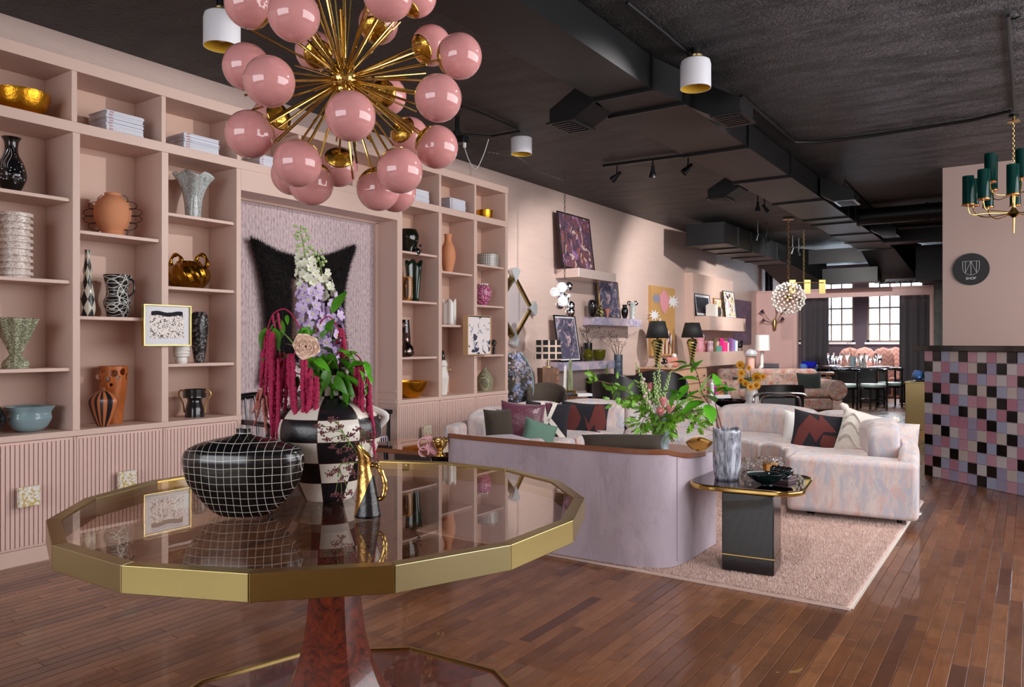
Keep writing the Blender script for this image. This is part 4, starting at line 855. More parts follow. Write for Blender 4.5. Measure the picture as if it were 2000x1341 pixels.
fo = bpy.data.objects.new('fur_strands', trimesh('fur_strands', vv, furm)); COL.objects.link(fo); fo.parent = t; fo['kind'] = 'stuff'
# ---------------- two black armchairs in the niche ----------------
def niche_chair(label, y, x=-4.62):
    t = thing('spindle_armchair', label, 'armchair', (x, y, 0), 0, 'black armchairs in the niche')
    ob('seat', G().box(-.25, .22, -.25, .25, .36, .40), K['black_lacquer'], t, bevel=.01); ob('seat_cushion', G().box(-.23, .22, -.24, .24, .402, .475), K['tan_check'], t, bevel=.025, seg=4)
    for sx_ in (-.22, .2):
        for sy_ in (-.23, .23): ob('leg', G().rod((sx_, sy_, 0), (sx_ * .95, sy_ * .97, .37), .016, .02, 12), K['black_lacquer'], t)
    for sy_ in (-.25, .25):
        ob('arm', G().tube([(-.24, sy_, .67), (0, sy_ * 1.04, .675), (.22, sy_ * 1.02, .67)], [.018, .02, .02], 12), K['black_lacquer'], t); ob('arm_post', G().rod((.19, sy_, .38), (.2, sy_, .66), .019, .014, 12), K['black_lacquer'], t)
        ob('back_post', G().rod((-.22, sy_, .38), (-.28, sy_ * .98, .86), .018, .016, 12), K['black_lacquer'], t)
    ob('top_rail', G().tube([(-.28, -.28, .83), (-.3, 0, .845), (-.28, .28, .83)], .026, 12), K['black_lacquer'], t)
    for k in range(5): ob('spindle', G().rod((-.22, -.17 + .085 * k, .4), (-.28, -.17 + .085 * k, .84), .008, .008, 8), K['black_lacquer'], t)
niche_chair('black armchair partly behind the left flowers with its back post in the niche', 3.72)
niche_chair('black armchair right of the checkered vase with a houndstooth seat cushion', 4.44)
# ---------------- foreground table ----------------
random.seed(21)
TC = (-1.81, 1.676); RT = .787; TZ_ = .76; NT = 16; a0_ = math.radians(11.6)
tb = thing('pedestal_table', 'round sixteen sided glass table with a thick brass rim and burl wood pedestal', 'table', (TC[0], TC[1], 0))
def ngon(r, n=NT, a0=a0_): return [(r * math.cos(a0 + 2 * math.pi * k / n), r * math.sin(a0 + 2 * math.pi * k / n)) for k in range(n)]
po, pi_ = ngon(RT), ngon(RT - .035)
for k in range(NT):
    k2 = (k + 1) % NT; q = [po[k], po[k2], pi_[k2], pi_[k]]
    e = .0006; dx_, dy_ = (q[1][0] - q[0][0]), (q[1][1] - q[0][1]); L = math.hypot(dx_, dy_); dx_, dy_ = dx_ / L * e, dy_ / L * e
    q = [(q[0][0] + dx_, q[0][1] + dy_), (q[1][0] - dx_, q[1][1] - dy_), (q[2][0] - dx_, q[2][1] - dy_), (q[3][0] + dx_, q[3][1] + dy_)]
    if k == 0: brim = [M('rim_brass_%d' % j, c, r_, 1, var=.1, vs=5, bump=(50, .08, .002)) for j, (c, r_) in enumerate([((188, 172, 112), .3), ((172, 146, 84), .28), ((196, 186, 140), .34)])]
    ob('rim_segment', G().prism(q, TZ_ - .062, TZ_), brim[k % 3], tb, smooth=False, bevel=.0015, seg=2)
sm = N('smoked_glass'); tr = sm.n('BsdfTransparent', {0: C(234, 227, 218)}); gl = sm.n('BsdfGlossy', {'Roughness': .0, 'Color': (1, 1, 1, 1)}); lw_ = sm.n('LayerWeight', {'Blend': .5}).outputs['Facing']; fz = sm.n('Math', {0: sm.ma('POWER', lw_, 5.6), 1: .95, 2: .045}, operation='MULTIPLY_ADD')
mx = sm.n('MixShader', {0: fz.outputs[0], 1: tr.outputs[0], 2: gl.outputs[0]}); sm.nt.links.new(mx.outputs[0], sm.nt.nodes['Material Output'].inputs[0])
ob('glass_top', G().prism(ngon(RT - .034), TZ_ - .016, TZ_ - .004), sm.m, tb, smooth=False)
ob('rim_underside', G().prism(ngon(RT - .09), TZ_ - .05, TZ_ - .044), K['brass'], tb, smooth=False) if False else None
# pedestal: ribbed eight sided column, flared at both ends
colp = [(.075, .70), (.077, .6), (.082, .5), (.093, .38), (.115, .27), (.155, .17), (.215, .1), (.30, .062), (.34, .055)]
n8 = 8
for k in range(n8):
    a1 = math.radians(22 + 45 * k); a2 = a1 + math.pi / 4
    g = G(); m_ = 3
    for (r, z) in spline(colp, 4):
        for j in range(m_ + 1):
            f = j / m_; a = a1 + (a2 - a1) * f; rr = r * (math.cos(math.pi / 8) / math.cos(a - (a1 + a2) / 2)) * (1 - .03 * math.sin(math.pi * f)); g.v.append((rr * math.cos(a), rr * math.sin(a), z))
    L = len(g.v) // (m_ + 1)
    for i in range(L - 1):
        for j in range(m_): b = i * (m_ + 1) + j; g.f.append((b, b + m_ + 1, b + m_ + 2, b + 1))
    ob('pedestal_stave', g, K['burl'], tb, ang=0)
ob('pedestal_cap', G().prism([(.08 * math.cos(math.radians(22 + 45 * k)), .08 * math.sin(math.radians(22 + 45 * k))) for k in range(8)], .695, .72).rod((0, 0, .71), (0, 0, TZ_ - .018), .05, n=24), K['burl'], tb)
cross = G()
for k in range(4): a = math.radians(22 + 45 * k); cross.bar((-.7 * math.cos(a), -.7 * math.sin(a), TZ_ - .03), (.7 * math.cos(a), .7 * math.sin(a), TZ_ - .03), .02, .02)
bp_ = [onz(438.5, 1307, .035), onz(606, 1257, .035), onz(806, 1257.5, .035), onz(932, 1316, .035)]
cb = Vector((TC[0], TC[1], .035)); rb = sum((p - cb).length for p in bp_) / 4; ab = math.atan2(bp_[2].y - cb.y, bp_[2].x - cb.x)
print('BASE', rb, [round((p - cb).length, 3) for p in bp_], [round(math.degrees(math.atan2(p.y - cb.y, p.x - cb.x)), 1) for p in bp_])
oct_ = lambda r: [(r * math.cos(ab + k * math.pi / 5), r * math.sin(ab + k * math.pi / 5)) for k in range(10)]
ob('base_plate', G().prism(oct_(rb - .012), .0, .028), K['burl'], tb, smooth=False)
g = G(); O1, O2 = oct_(rb), oct_(rb - .014)
for k in range(10): g.prism([O1[k], O1[(k + 1) % 10], O2[(k + 1) % 10], O2[k]], 0, .036)
ob('base_rim', g, K['brass'], tb, smooth=False)
g = G(); A, B = oct_(rb - .03), oct_(.3)
for k in range(10): k2 = (k + 1) % 10; g.add([(*A[k], .03), (*A[k2], .03), (*B[k2], .058), (*B[k], .058)], [(0, 1, 2, 3)])
ob('base_slope', g, K['burl'], tb, smooth=False)
# ---------------- things on the table ----------------
def ontab(u, v): return onz(u, v, TZ_ + .0)
TOPZ = TZ_ - .004
p = onz(470, 1012, TOPZ); p.y += .035; p.x -= .035
t_ = dep(p); w_, h_ = 236 / F * t_, 168 / F * t_
t = thing('flat_grid_vase', 'wide flattened black bottle vase scored with a white grid', 'vase', (p.x, p.y, TOPZ), TH)
ob('body', G().lathe(pot([(.40, 0), (.52, .05), (.64, .13), (.8, .26), (.93, .4), (1, .6), (.985, .7), (.93, .76), (.77, .82), (.56, .865), (.3, .9), (.14, .93), (.12, .97), (.125, 1)], h_, w_ / 2, .004, 5), 72, sy=.5), K['grid_black'], t)
# checkered vase
pc = onz(630, 978, TOPZ); pc = Vector((pc.x - .03, pc.y + .05, TOPZ)); t_ = dep(pc); R_ = 104 / F * t_; h_ = 240 / F * t_
cv = thing('checkered_vase', 'large vase glazed in black and cream checks holding the tall flowers', 'vase', pc, TH + math.radians(2))
ob('body', G().lathe(pot([(.43, 0), (.47, .02), (.64, .2), (.84, .38), (.97, .55), (1, .64), (.96, .75), (.78, .86), (.52, .92), (.36, .95), (.33, 1)], h_ * .86, R_, .006, 6), 80), K['check_vase'], cv)
ob('neck', G().lathe(pot([(.335, 0), (.33, .5), (.42, 1)], h_ * .2, R_, .006, 5), 60, (0, 0, h_ * .85)), K['check_vase'], cv)
for s in (-1, 1): ob('lug', G().tube(spline([(s * R_ * .8, 0, h_ * .72), (s * R_ * 1.08, 0, h_ * .66), (s * R_ * .95, 0, h_ * .58)], 5), [.012] * 11, 10), K['white_ceramic'], cv)
# gilded jug
pj = onz(703, 1011, TOPZ); pj = Vector((pj.x, pj.y + .03, TOPZ)); t_ = dep(pj); h_ = 128 / F * t_; r_ = 26 / F * t_
gn = N('gold_black_glaze'); s = gn.sep(gn.obj()); d_ = gn.ma('ADD', s[0], gn.ma('MULTIPLY', s[2], -.42)); msk = gn.step(gn.ma('ADD', d_, gn.ma('MULTIPLY', gn.noise(gn.obj(), 20, 2), .01)), -.028)
msk2 = gn.ma('MULTIPLY', msk, gn.ma('LESS_THAN', s[2], h_ * .62)); gn.bump(gn.noise(gn.obj(), 90, 4), .5, .003)
K['gold_black'] = gn.fin(gn.mix(msk2, C(206, 160, 92), C(12, 12, 14)), .25, gn.ma('SUBTRACT', 1, msk2), coat=.2)
t = thing('gilded_jug', 'small black and gold jug with a pointed spout holding brown seed heads', 'jug', pj, TH)
def jug(a, b):
    th_ = a * 2 * math.pi; r = r_ * (1 - .62 * b + .0) if b < .8 else r_ * (.504 + .5 * (b - .8)); x = r * math.cos(th_); y = r * math.sin(th_) * .95; z = h_ * b
    if b > .55: z += (b - .55) / .45 * (-x) * 1.1 * h_ / r_ * .18
    return (x - .012 * b * b, y, z)
ob('body', G().grid(jug, 48, 30, wu=True).lathe([(0, 0), (r_, 0), (r_, .001)], 32), K['gold_black'], t, solid=.003, ang=0)
ob('handle', G().tube(spline([(r_ * .3, 0, h_ * .78), (r_ * .85, 0, h_ * .74), (r_ * 1.3, 0, h_ * .5), (r_ * 1.15, 0, h_ * .3), (r_ * .7, 0, h_ * .25)], 6), [.006 + .002 * math.sin(k) ** 2 for k in range(25)], 10), K['bright_brass'], t)
# brown seed heads in the jug
seedm = M('seed_head', (122, 72, 74), .8, var=.3, vs=60); bl = G().ball((0, 0, 0), 1, 6, 4).mesh('seed', True, 0); bl.materials.append(seedm)
def seedspray(label, base, pts, heads):
    t = thing('seed_spray', label, 'flower', base, 0, 'sprays of brown seed heads'); g = G()
    main = spline([(0, 0, 0)] + [tuple(Vector(q) - base) for q in pts], 5); g.tube(main, [.0018] * len(main), 5)
    hs = G()
    for q in heads:
        e = Vector(q) - base; n = min(main, key=lambda m: (Vector(m) - e).length); j = (Vector(n) * .5 + Vector(main[len(main) // 2]) * .5); g.tube([j, (j + e) / 2 + Vector((0, 0, .004)), e], .0009, 4)
        for k in range(22):
            dv = Vector((random.gauss(0, 1), random.gauss(0, 1), random.gauss(0, .6))); c = e + dv * .0065; hs.ball(c, .0026, 5, 4)
    ob('stem', g, K['stem_green'], t); ob('seed_heads', hs, seedm, t)
def ptab(u, v, t): return ont(u, v, t)
tj = dep(pj); top = Vector((pj.x - .01, pj.y, TOPZ + h_ * .8))
seedspray('spray of brown seed heads rising left from the gilded jug', top, [ptab(680, 860, tj - .02), ptab(655, 820, tj - .02)], [ptab(u, v, tj - .02 + random.uniform(-.02, .02)) for u, v in ((648, 820), (622, 832), (630, 846), (665, 832), (640, 858), (668, 855), (685, 850), (650, 872), (662, 880), (680, 875), (646, 838))])
seedspray('spray of brown seed heads leaning right above the gilded jug', top, [ptab(705, 860, tj), ptab(712, 838, tj)], [ptab(u, v, tj + random.uniform(-.02, .02)) for u, v in ((700, 838), (716, 846), (708, 858), (724, 862), (735, 895), (690, 890), (728, 850))])
seedspray('spray of brown seed heads drooping left below the jug rim', top, [ptab(668, 905, tj - .03), ptab(660, 930, tj - .03)], [ptab(u, v, tj - .03 + random.uniform(-.015, .015)) for u, v in ((646, 925), (656, 918), (668, 935), (680, 915), (690, 925), (655, 965), (668, 970), (681, 962), (676, 900))])
# ---------------- the tall bouquet ----------------
TB = dep(pc); mouth = Vector((pc.x, pc.y, TOPZ + .385 * 1.0)); mo = ont(628, 745, TB); mouth = Vector((mo.x, mo.y, mo.z))
def B(u, v, d=0): return ont(u, v, TB + d)
# floret: five petals and an eye
def floret(mat, name):
    me = bpy.data.meshes.new(name); vs = []; fs = []; mi = []
    for k in range(5):
        a = k * 2 * math.pi / 5; o = len(vs)
        for (r, w2, y) in ((.15, .1, 0), (.55, .42, .14), (.95, .34, .3), (1.08, 0, .34)):
            for s in ((-1, 0, 1) if w2 else (0,)):
                x = r; t_ = s * w2; vs.append((x * math.cos(a) - t_ * math.sin(a), y + .08 * abs(s), x * math.sin(a) + t_ * math.cos(a)))
        fs += [(o, o + 1, o + 4, o + 3), (o + 1, o + 2, o + 5, o + 4), (o + 3, o + 4, o + 7, o + 6), (o + 4, o + 5, o + 8, o + 7), (o + 6, o + 7, o + 9), (o + 7, o + 8, o + 9)]; mi += [0] * 6
    o = len(vs)
    for k in range(6): a = k * math.pi / 3; vs.append((.24 * math.cos(a), .1, .24 * math.sin(a)))
    vs.append((0, .3, 0)); fs += [(o + k, o + (k + 1) % 6, o + 6) for k in range(6)]; mi += [1] * 6
    me.from_pydata(vs, [], fs); me.materials.append(mat); me.materials.append(K['floret_eye']); me.polygons.foreach_set('material_index', mi); me.shade_smooth(); return me
FM = {'l': floret(K['lavender_petal'], 'floret'), 'w': floret(K['white_petal'], 'floret')}
budm = G().ball((0, 0, 0), 1, 8, 6, (1, 1.2, 1)).mesh('bud', True, 0); budm.materials.append(K['bud_green'])
def delphinium(label, path, n, r0, wfun, tip=.6):
    base = Vector(path[0]); t = thing('delphinium', label, 'flower', base, 0, 'delphinium spikes'); sp = [Vector(q) - base for q in spline([tuple(q) for q in path], 10)]
    ob('stem', G().tube(sp, [.0045 - .003 * i / len(sp) for i in range(len(sp))], 6), K['stem_green'], t)
    for i in range(n):
        f = (i + .5) / n; a = i * 2.39996; q = sp[int(f * (len(sp) - 1))]; rr = wfun(f); d = Vector((math.cos(a), math.sin(a) , .15)); pos = q + d * rr * random.uniform(.75, 1.05) + Vector((0, 0, random.uniform(-.006, .006)))
        size = r0 * (1.1 - .55 * f)
        if f > tip: inst(budm, 'bud', t, pos, d, 0, size * .42)
        else: inst(FM['w' if f > tip - .22 else 'l'], 'floret', t, pos, d + Vector((random.uniform(-.3, .3), random.uniform(-.3, .3), random.uniform(-.1, .2))), random.random() * 6, size)
delphinium('tallest delphinium spike, lilac below and white green at the tip', [B(625, 720), B(608, 620), B(600, 530), B(586, 440)], 118, .021, lambda f: .052 * (1 - .72 * f) + .004, .78)
delphinium('shorter delphinium spike behind, right of the tallest one', [B(640, 700, .04), B(648, 620, .04), B(630, 540, .04), B(620, 490, .04)], 60, .02, lambda f: .036 * (1 - .7 * f) + .004, .72)
# amaranth: drooping knobbly tassels
def tassel(g, top, length, r, sway=(0, 0)):
    n = max(8, int(length / .0042)); pts = []; rr = []
    for i in range(n + 1):
        f = i / n; pts.append((top[0] + sway[0] * f * f, top[1] + sway[1] * f * f, top[2] - length * f)); rr.append(r * (.55 + .55 * math.sin(math.pi * min(1, f * .85 + .12))) * random.uniform(.72, 1.22))
    P = pts; m = 9
    o = len(g.v)
    for i, q in enumerate(P):
        for k in range(m): a = 2 * math.pi * k / m + i * .35; q_r = rr[i] * random.uniform(.72, 1.3); g.v.append((q[0] + q_r * math.cos(a), q[1] + q_r * math.sin(a), q[2] + random.uniform(-.0012, .0012)))
    for i in range(len(P) - 1):
        for k in range(m): g.f.append((o + i * m + k, o + i * m + (k + 1) % m, o + (i + 1) * m + (k + 1) % m, o + (i + 1) * m + k))
def amaranth(label, arc, drops, mat='amaranth'):
    base = Vector(arc[0]); t = thing('amaranth_branch', label, 'flower', base, 0, 'drooping amaranth branches')
    sp = [Vector(q) - base for q in spline([tuple(q) for q in arc], 8)]; ob('stem', G().tube(sp, .0022, 6), K[mat], t)
    for (u0, v0, u1, v1, r, d) in drops:
        a = B(u0, v0, d) - base; b = B(u1, v1, d) - base; g = G(); k = 2 + (r > .006)
        for j in range(k):
            off = Vector((random.uniform(-.012, .012), random.uniform(-.012, .012), random.uniform(-.004, .004))); L = (a.z - b.z) * (1 if j == 0 else random.uniform(.55, .92)); tassel(g, a + off, L, r * random.uniform(.8, 1.05), ((b - a).x, (b - a).y))
        ob('tassel', g, K[mat], t, ang=0)
M0 = mouth
amaranth('crimson amaranth branch arching over at the far left of the bouquet', [M0, B(585, 640, -.05), B(560, 605, -.06), B(535, 612, -.08), B(523, 640, -.08)],
    [(523, 640, 517, 770, .0072, -.08), (536, 612, 541, 645, .004, -.08), (530, 650, 533, 855, .0085, -.09), (541, 700, 538, 900, .007, -.1), (548, 690, 552, 800, .006, -.06), (560, 690, 562, 770, .006, -.04)])
amaranth('crimson amaranth branch hanging in front of the checkered vase', [M0, B(600, 680, -.08), B(585, 668, -.1), B(572, 700, -.11)],
    [(572, 690, 583, 843, .0095, -.11), (590, 700, 600, 880, .007, -.12), (600, 725, 608, 895, .009, -.12), (604, 720, 604, 860, .0085, -.1), (613, 735, 596, 870, .007, -.13), (560, 700, 555, 815, .007, -.08)])
amaranth('crimson amaranth branch arching over the right of the delphiniums', [M0, B(620, 650, -.02), B(640, 618, -.03), B(660, 640, -.04), B(672, 680, -.04)],
    [(660, 640, 650, 672, .005, -.04), (668, 645, 676, 700, .005, -.05), (672, 665, 668, 720, .005, -.03)])
amaranth('crimson amaranth branch falling down the right side of the checkered vase', [M0, B(660, 690, -.03), B(690, 690, -.04), B(706, 705, -.05), B(712, 730, -.05)],
    [(700, 705, 696, 850, .007, -.05), (708, 715, 706, 880, .0065, -.06), (716, 735, 724, 870, .0065, -.04), (722, 750, 733, 895, .006, -.05), (690, 720, 701, 800, .006, -.02)])
amaranth('pinkish brown amaranth spray sticking out at the lower left', [M0, B(545, 720, -.04), B(520, 740, -.05), B(508, 770, -.05)],
    [(516, 735, 500, 800, .0045, -.05), (510, 760, 497, 828, .0045, -.05), (514, 780, 520, 850, .0045, -.06), (520, 770, 528, 818, .0045, -.04), (505, 765, 502, 790, .004, -.05), (524, 745, 528, 800, .004, -.06)], 'amaranth_pale')
# leafy stems
LF = [leaf_mesh('leaf', .085, .042, K['green_leaf'], .3, .35), leaf_mesh('leaf', .075, .036, K['bright_leaf'], .3, .3)]
def leafy(label, stempts, leaves):
    base = Vector(stempts[0]); t = thing('greenery', label, 'foliage', base, 0, 'leafy stems in the tall bouquet'); ob('stem', G().tube([Vector(q) - base for q in spline([tuple(q) for q in stempts], 6)], .0018, 6), K['stem_green'], t)
    for (u, v, du, dv, s, m) in leaves:
        a = B(u, v, random.uniform(-.1, -.04)) - base; b = B(u + du, v + dv, random.uniform(-.12, -.02)) - base; inst(LF[m], 'leaf', t, a, b - a, random.uniform(-.9, .9), s)
leafy('leafy stem arching left among the crimson tassels', [M0, B(580, 680, -.06), B(545, 640, -.08)], [(545, 622, -25, 25, 1, 0), (550, 625, 5, 40, .9, 1), (535, 640, 10, 40, .8, 0), (540, 665, 12, 25, .7, 0), (552, 690, 20, 10, .6, 1), (526, 690, -16, 8, .5, 0), (560, 615, 2, 30, .45, 1), (520, 640, -12, 30, .8, 0)])
leafy('leafy stem with broad leaves around the peach rose', [M0, B(615, 690, -.1), B(600, 640, -.1)], [(580, 660, 40, -30, 1.15, 1), (590, 640, -12, 30, 1.1, 0), (610, 652, -20, -8, .8, 1), (630, 660, 10, -40, .9, 1), (622, 680, 22, -4, .8, 1), (640, 650, 6, -30, .8, 0), (595, 700, 30, 12, .9, 1), (575, 708, -25, 30, .9, 1), (600, 720, 30, 20, .8, 0), (612, 735, 20, 4, .7, 1)])
leafy('leafy stem leaning right with drooping leaves', [M0, B(655, 690, -.05), B(690, 690, -.06)], [(650, 610, 12, -28, .95, 0), (670, 700, 14, -14, .9, 1), (680, 720, 22, -16, .9, 1), (690, 715, 14, -14, .7, 0), (712, 705, 12, 26, .8, 1), (718, 730, 8, 10, .6, 1), (660, 725, 14, 22, .9, 0), (640, 715, -6, 40, 1, 0), (670, 740, 10, 20, .9, 0), (650, 760, 30, 2, .9, 0), (690, 760, -22, 30, 1, 1), (625, 750, -22, 30, .9, 0)])
leafy('short leafy stem filling the middle below the rose', [M0, B(635, 720, -.08), B(650, 700, -.08)], [(632, 690, -6, 34, 1, 0), (645, 690, 5, 40, 1.1, 0), (640, 730, 10, 40, 1.1, 0), (660, 700, 30, 20, 1, 0), (655, 735, 12, 24, .9, 0), (620, 720, -14, 30, .9, 0), (670, 705, 24, -10, .9, 1), (668, 745, 22, 14, .9, 0), (610, 700, -5, 36, .9, 0), (680, 690, 18, 14, .8, 0), (645, 670, 20, -14, .8, 0), (605, 745, -4, 34, .8, 0)])
leafy('leafy stem hanging low on the right over the checks', [M0, B(670, 730, -.05), B(690, 740, -.07)], [(664, 715, 20, 26, .9, 0), (676, 735, 22, 12, .9, 1), (690, 735, 16, 26, .9, 0), (700, 720, 18, 20, .8, 1), (655, 750, -8, 32, .9, 0), (672, 755, 8, 34, 1, 0), (684, 705, 26, 6, .8, 1), (648, 700, 20, 24, .9, 0), (660, 680, 26, 8, .9, 1), (640, 745, 18, 28, .9, 1), (715, 745, 6, 20, .6, 0)])
leafy('leafy stem low on the left between the crimson tassels', [M0, B(590, 720, -.05), B(565, 700, -.07)], [(566, 690, -20, 12, .8, 0), (575, 680, -8, -26, .8, 1), (590, 690, -16, -20, .9, 0), (560, 720, -8, 26, .7, 1), (582, 735, -12, 30, .8, 0), (600, 740, -2, 34, .9, 1), (545, 670, -18, 22, .7, 0), (612, 700, 26, 14, .9, 1), (600, 660, 26, -12, .8, 0), (620, 745, 6, 30, .8, 0)])
# peach rose
rc = B(597, 676, -.13); t = thing('peach_rose', 'pale peach garden rose in the middle of the bouquet', 'flower', rc)
ob('stem', G().tube([Vector((0, 0, 0)), (mouth - rc) * .6 + Vector((0, 0, .01)), mouth - rc], .002, 6), K['stem_green'], t)
toc = (Vector((0, 0, H)) - rc).normalized()
for k in range(26):
    a = k * 2.4; f = k / 26; rr = .004 + .03 * f; pm = G(); tilt = .25 + .95 * f; s = .014 + .013 * f
    pet = G().grid(lambda x, y: ((x - .5) * 2 * s * math.sin(math.pi * (y * .8 + .12)), y * s * 1.3, .35 * s * (4 * (x - .5) ** 2) + .1 * s * math.sin(y * 3)), 6, 6)
    e = ob('petal', pet, K['peach_petal'], t, ang=0, solid=.0008); side = toc.cross(Vector((0, 0, 1))).normalized(); up = side.cross(toc); d = (side * math.cos(a) + up * math.sin(a)); e.rotation_mode = 'QUATERNION'
    y = (d * math.sin(tilt) + toc * math.cos(tilt)).normalized(); z = (toc * math.sin(tilt) - d * math.cos(tilt)).normalized(); xax = y.cross(z); e.rotation_quaternion = Matrix((xax, y, z)).transposed().to_quaternion(); e.location = d * rr * .4
# ---------------- pink globe chandelier ----------------
CC = ont(672, 155, 2.65); RS = .42
ch = thing('globe_chandelier', 'brass starburst chandelier with glossy pink glass globes', 'chandelier', CC)
ob('hub', G().ball((0, 0, 0), .05, 28, 18).ball((0, 0, .035), .038, 24, 12).ball((0, 0, -.035), .036, 24, 12), K['bright_brass'], ch)
ob('ceiling_stem', G().rod((0, 0, 0), (0, 0, CZ - CC.z - .02), .008, n=12), K['bright_brass'], ch); ob('canopy', G().lathe([(0, 0), (.06, 0), (.06, .012), (0, .02)], 32, (0, 0, CZ - CC.z - .02)), K['bright_brass'], ch)
GR = .0755
globes = [(574, 30, 49), (486, 8, 42), (482, 131, 39), (526, 159, 48.5), (487.6, 262, 45), (528, 236, 37), (581, 318.5, 46), (608, 358, 42), (570, 341, 37), (661, 327, 33), (684.6, 226.7, 47.5), (738.5, 369.6, 40.5), (781, 333, 43.5), (772, 374, 34), (853, 287, 40.5), (800, 266, 35), (756.7, 187, 37), (856, 191.7, 45), (897.6, 109.6, 44), (842.8, 88.6, 37), (739, 47, 37), (758, -9, 43), (812, -8, 36), (615, 99.6, 37), (690, -60, 40), (600, -70, 38)]
gm = G().ball((0, 0, 0), GR, 40, 26).mesh('globe', True, 0); gm.materials.append(K['pink_globe'])
capp = [(GR * 1.012 * math.sin(a), GR * 1.012 * math.cos(a)) for a in [math.radians(k) for k in range(46, -1, -4)]] + [(.004, GR * 1.02)]
cg = G().lathe([(a, -b) for a, b in capp], 36, fn=lambda a, z, r: 1 + .0 * a); cme = cg.mesh('globe_cap', True, 0); cme.materials.append(M('cap_brass', (206, 166, 78), .16, 1, bump=(36, .5, .008)))
occ = Vector((0, 0, H)); dirs = []
for (u, v, r) in globes:
    d = Vector(ray(u, v)); L = d.length; d.normalize(); oc_ = CC - occ; b_ = oc_.dot(d); q = b_ * b_ - oc_.dot(oc_) + RS * RS
    tt = (b_ - math.sqrt(q) if r >= 41 else b_ + math.sqrt(q)) if q > 0 else b_
    P = occ + d * tt
    if r in (40.5, 39, 42): P = occ + d * (b_ - (math.sqrt(q) * .35 if q > 0 else 0))
    lp = P - CC; dirs.append(lp.normalized()); o = bpy.data.objects.new('globe', gm); COL.objects.link(o); o.parent = ch; o.location = lp
    c = bpy.data.objects.new('globe_cap', cme); COL.objects.link(c); c.parent = ch; c.location = lp; c.rotation_mode = 'QUATERNION'; c.rotation_quaternion = (lp).to_track_quat('Z', 'Y')
    ob('arm', G().rod(lp.normalized() * .04, lp - lp.normalized() * GR, .0042, n=8), K['bright_brass'], ch)
rodp = G().rod((0, 0, .04), (0, 0, 1), .0042, n=8).ball((0, 0, 1), .0048, 8, 6)
random.seed(4); cnt = 0
while cnt < 54:
    z = random.uniform(-1, 1); a = random.uniform(0, 6.2832); d = Vector((math.sqrt(1 - z * z) * math.cos(a), math.sqrt(1 - z * z) * math.sin(a), z))
    if any(d.dot(q) > .985 for q in dirs): continue
    dirs.append(d); L = random.choice([.24, .3, .34, .38]); ob('arm', G().rod(d * .04, d * L, .0038, n=8).rod(d * (L * .45), d * (L * .45 + .012), .0052, n=8), K['bright_brass'], ch); cnt += 1
# ---------------- rug ----------------
random.seed(33); rg = np.random.default_rng(9)
RX0, RX1, RY0, RY1 = -3.35, -.69, 3.82, 6.75
t = thing('shag_rug', 'pale pink wool shag rug under the sofas', 'rug', (0, 0, 0))
ob('rug_base', G().box(RX0, RX1, RY0, RY1, 0.001, .014), K['rug'], t, smooth=False)
NT_ = 230000; x_ = rg.uniform(RX0 + .01, RX1 - .012, NT_); y_ = RY0 + .008 + (RY1 - RY0 - .02) * rg.random(NT_) ** 1.35
groove = (np.abs(np.mod(y_ - RY0, .36) - .18) < .008) | (np.abs(x_ - RX1 + .12) < .006); hh = rg.uniform(.010, .02, NT_) * np.where(groove, .35, 1)
bp = np.c_[x_, y_, np.full(NT_, .012)]; an = rg.uniform(0, 6.283, NT_); sd = np.c_[np.cos(an), np.sin(an), np.zeros(NT_)] * .0028
vv = np.empty((NT_, 3, 3)); vv[:, 0] = bp - sd; vv[:, 1] = bp + sd; vv[:, 2] = bp + np.c_[rg.normal(0, .006, NT_), rg.normal(0, .006, NT_), hh]
o = bpy.data.objects.new('pile', trimesh('pile', vv, K['rug'])); COL.objects.link(o); o.parent = t; o['kind'] = 'stuff'
g = G()
for k in range(160): yy = RY0 + .02 + k * .018; g.tube([(RX1 - .004, yy, .008), (RX1 + .012, yy + .006, .006)], .003, 4)
o = ob('fringe', g, K['cream_felt'], t); o['kind'] = 'stuff'
RZ = .024
# ---------------- curved strips for sofas ----------------
def strip(pts, nrm, d0, d1, z0, z1, sl=None):
    """solid following a plan path: pts, inward normals, offsets, heights (z1 may be a list)"""
    g = G(); n = len(pts)
    for i in range(n):
        zt_ = z1[i] if isinstance(z1, (list, tuple)) else z1; p, q = pts[i], nrm[i]
        a = (p[0] + q[0] * d0, p[1] + q[1] * d0); b = (p[0] + q[0] * d1, p[1] + q[1] * d1); zi = zt_ - (sl or 0)
        g.v += [(a[0], a[1], z0), (b[0], b[1], z0), (b[0], b[1], zi), (a[0], a[1], zt_)]
    g.f += [(3, 2, 1, 0), tuple((n - 1) * 4 + k for k in range(4))]
    for i in range(n - 1):
        for k in range(4): g.f.append((i * 4 + k, i * 4 + (k + 1) % 4, (i + 1) * 4 + (k + 1) % 4, (i + 1) * 4 + k))
    return g
def path_n(ctrl, cen, n=8):
    P = [Vector((a, b, 0)) for a, b in spline(ctrl, n)]; N_ = []
    for i, p in enumerate(P):
        t = (P[min(i + 1, len(P) - 1)] - P[max(i - 1, 0)]).normalized(); q = Vector((-t.y, t.x, 0))
        if q.dot(Vector((cen[0], cen[1], 0)) - p) < 0: q = -q
        N_.append((q.x, q.y))
    return [(p.x, p.y) for p in P], N_
def tstrip(pts, nr, d0, d1, z0, z1, sl):
    g = strip(pts, nr, d0, d1, 0, z1, sl)
    for i in range(len(pts)):
        for k in (0, 1): x, y, _ = g.v[i * 4 + k]; g.v[i * 4 + k] = (x, y, z0[i])
    return g
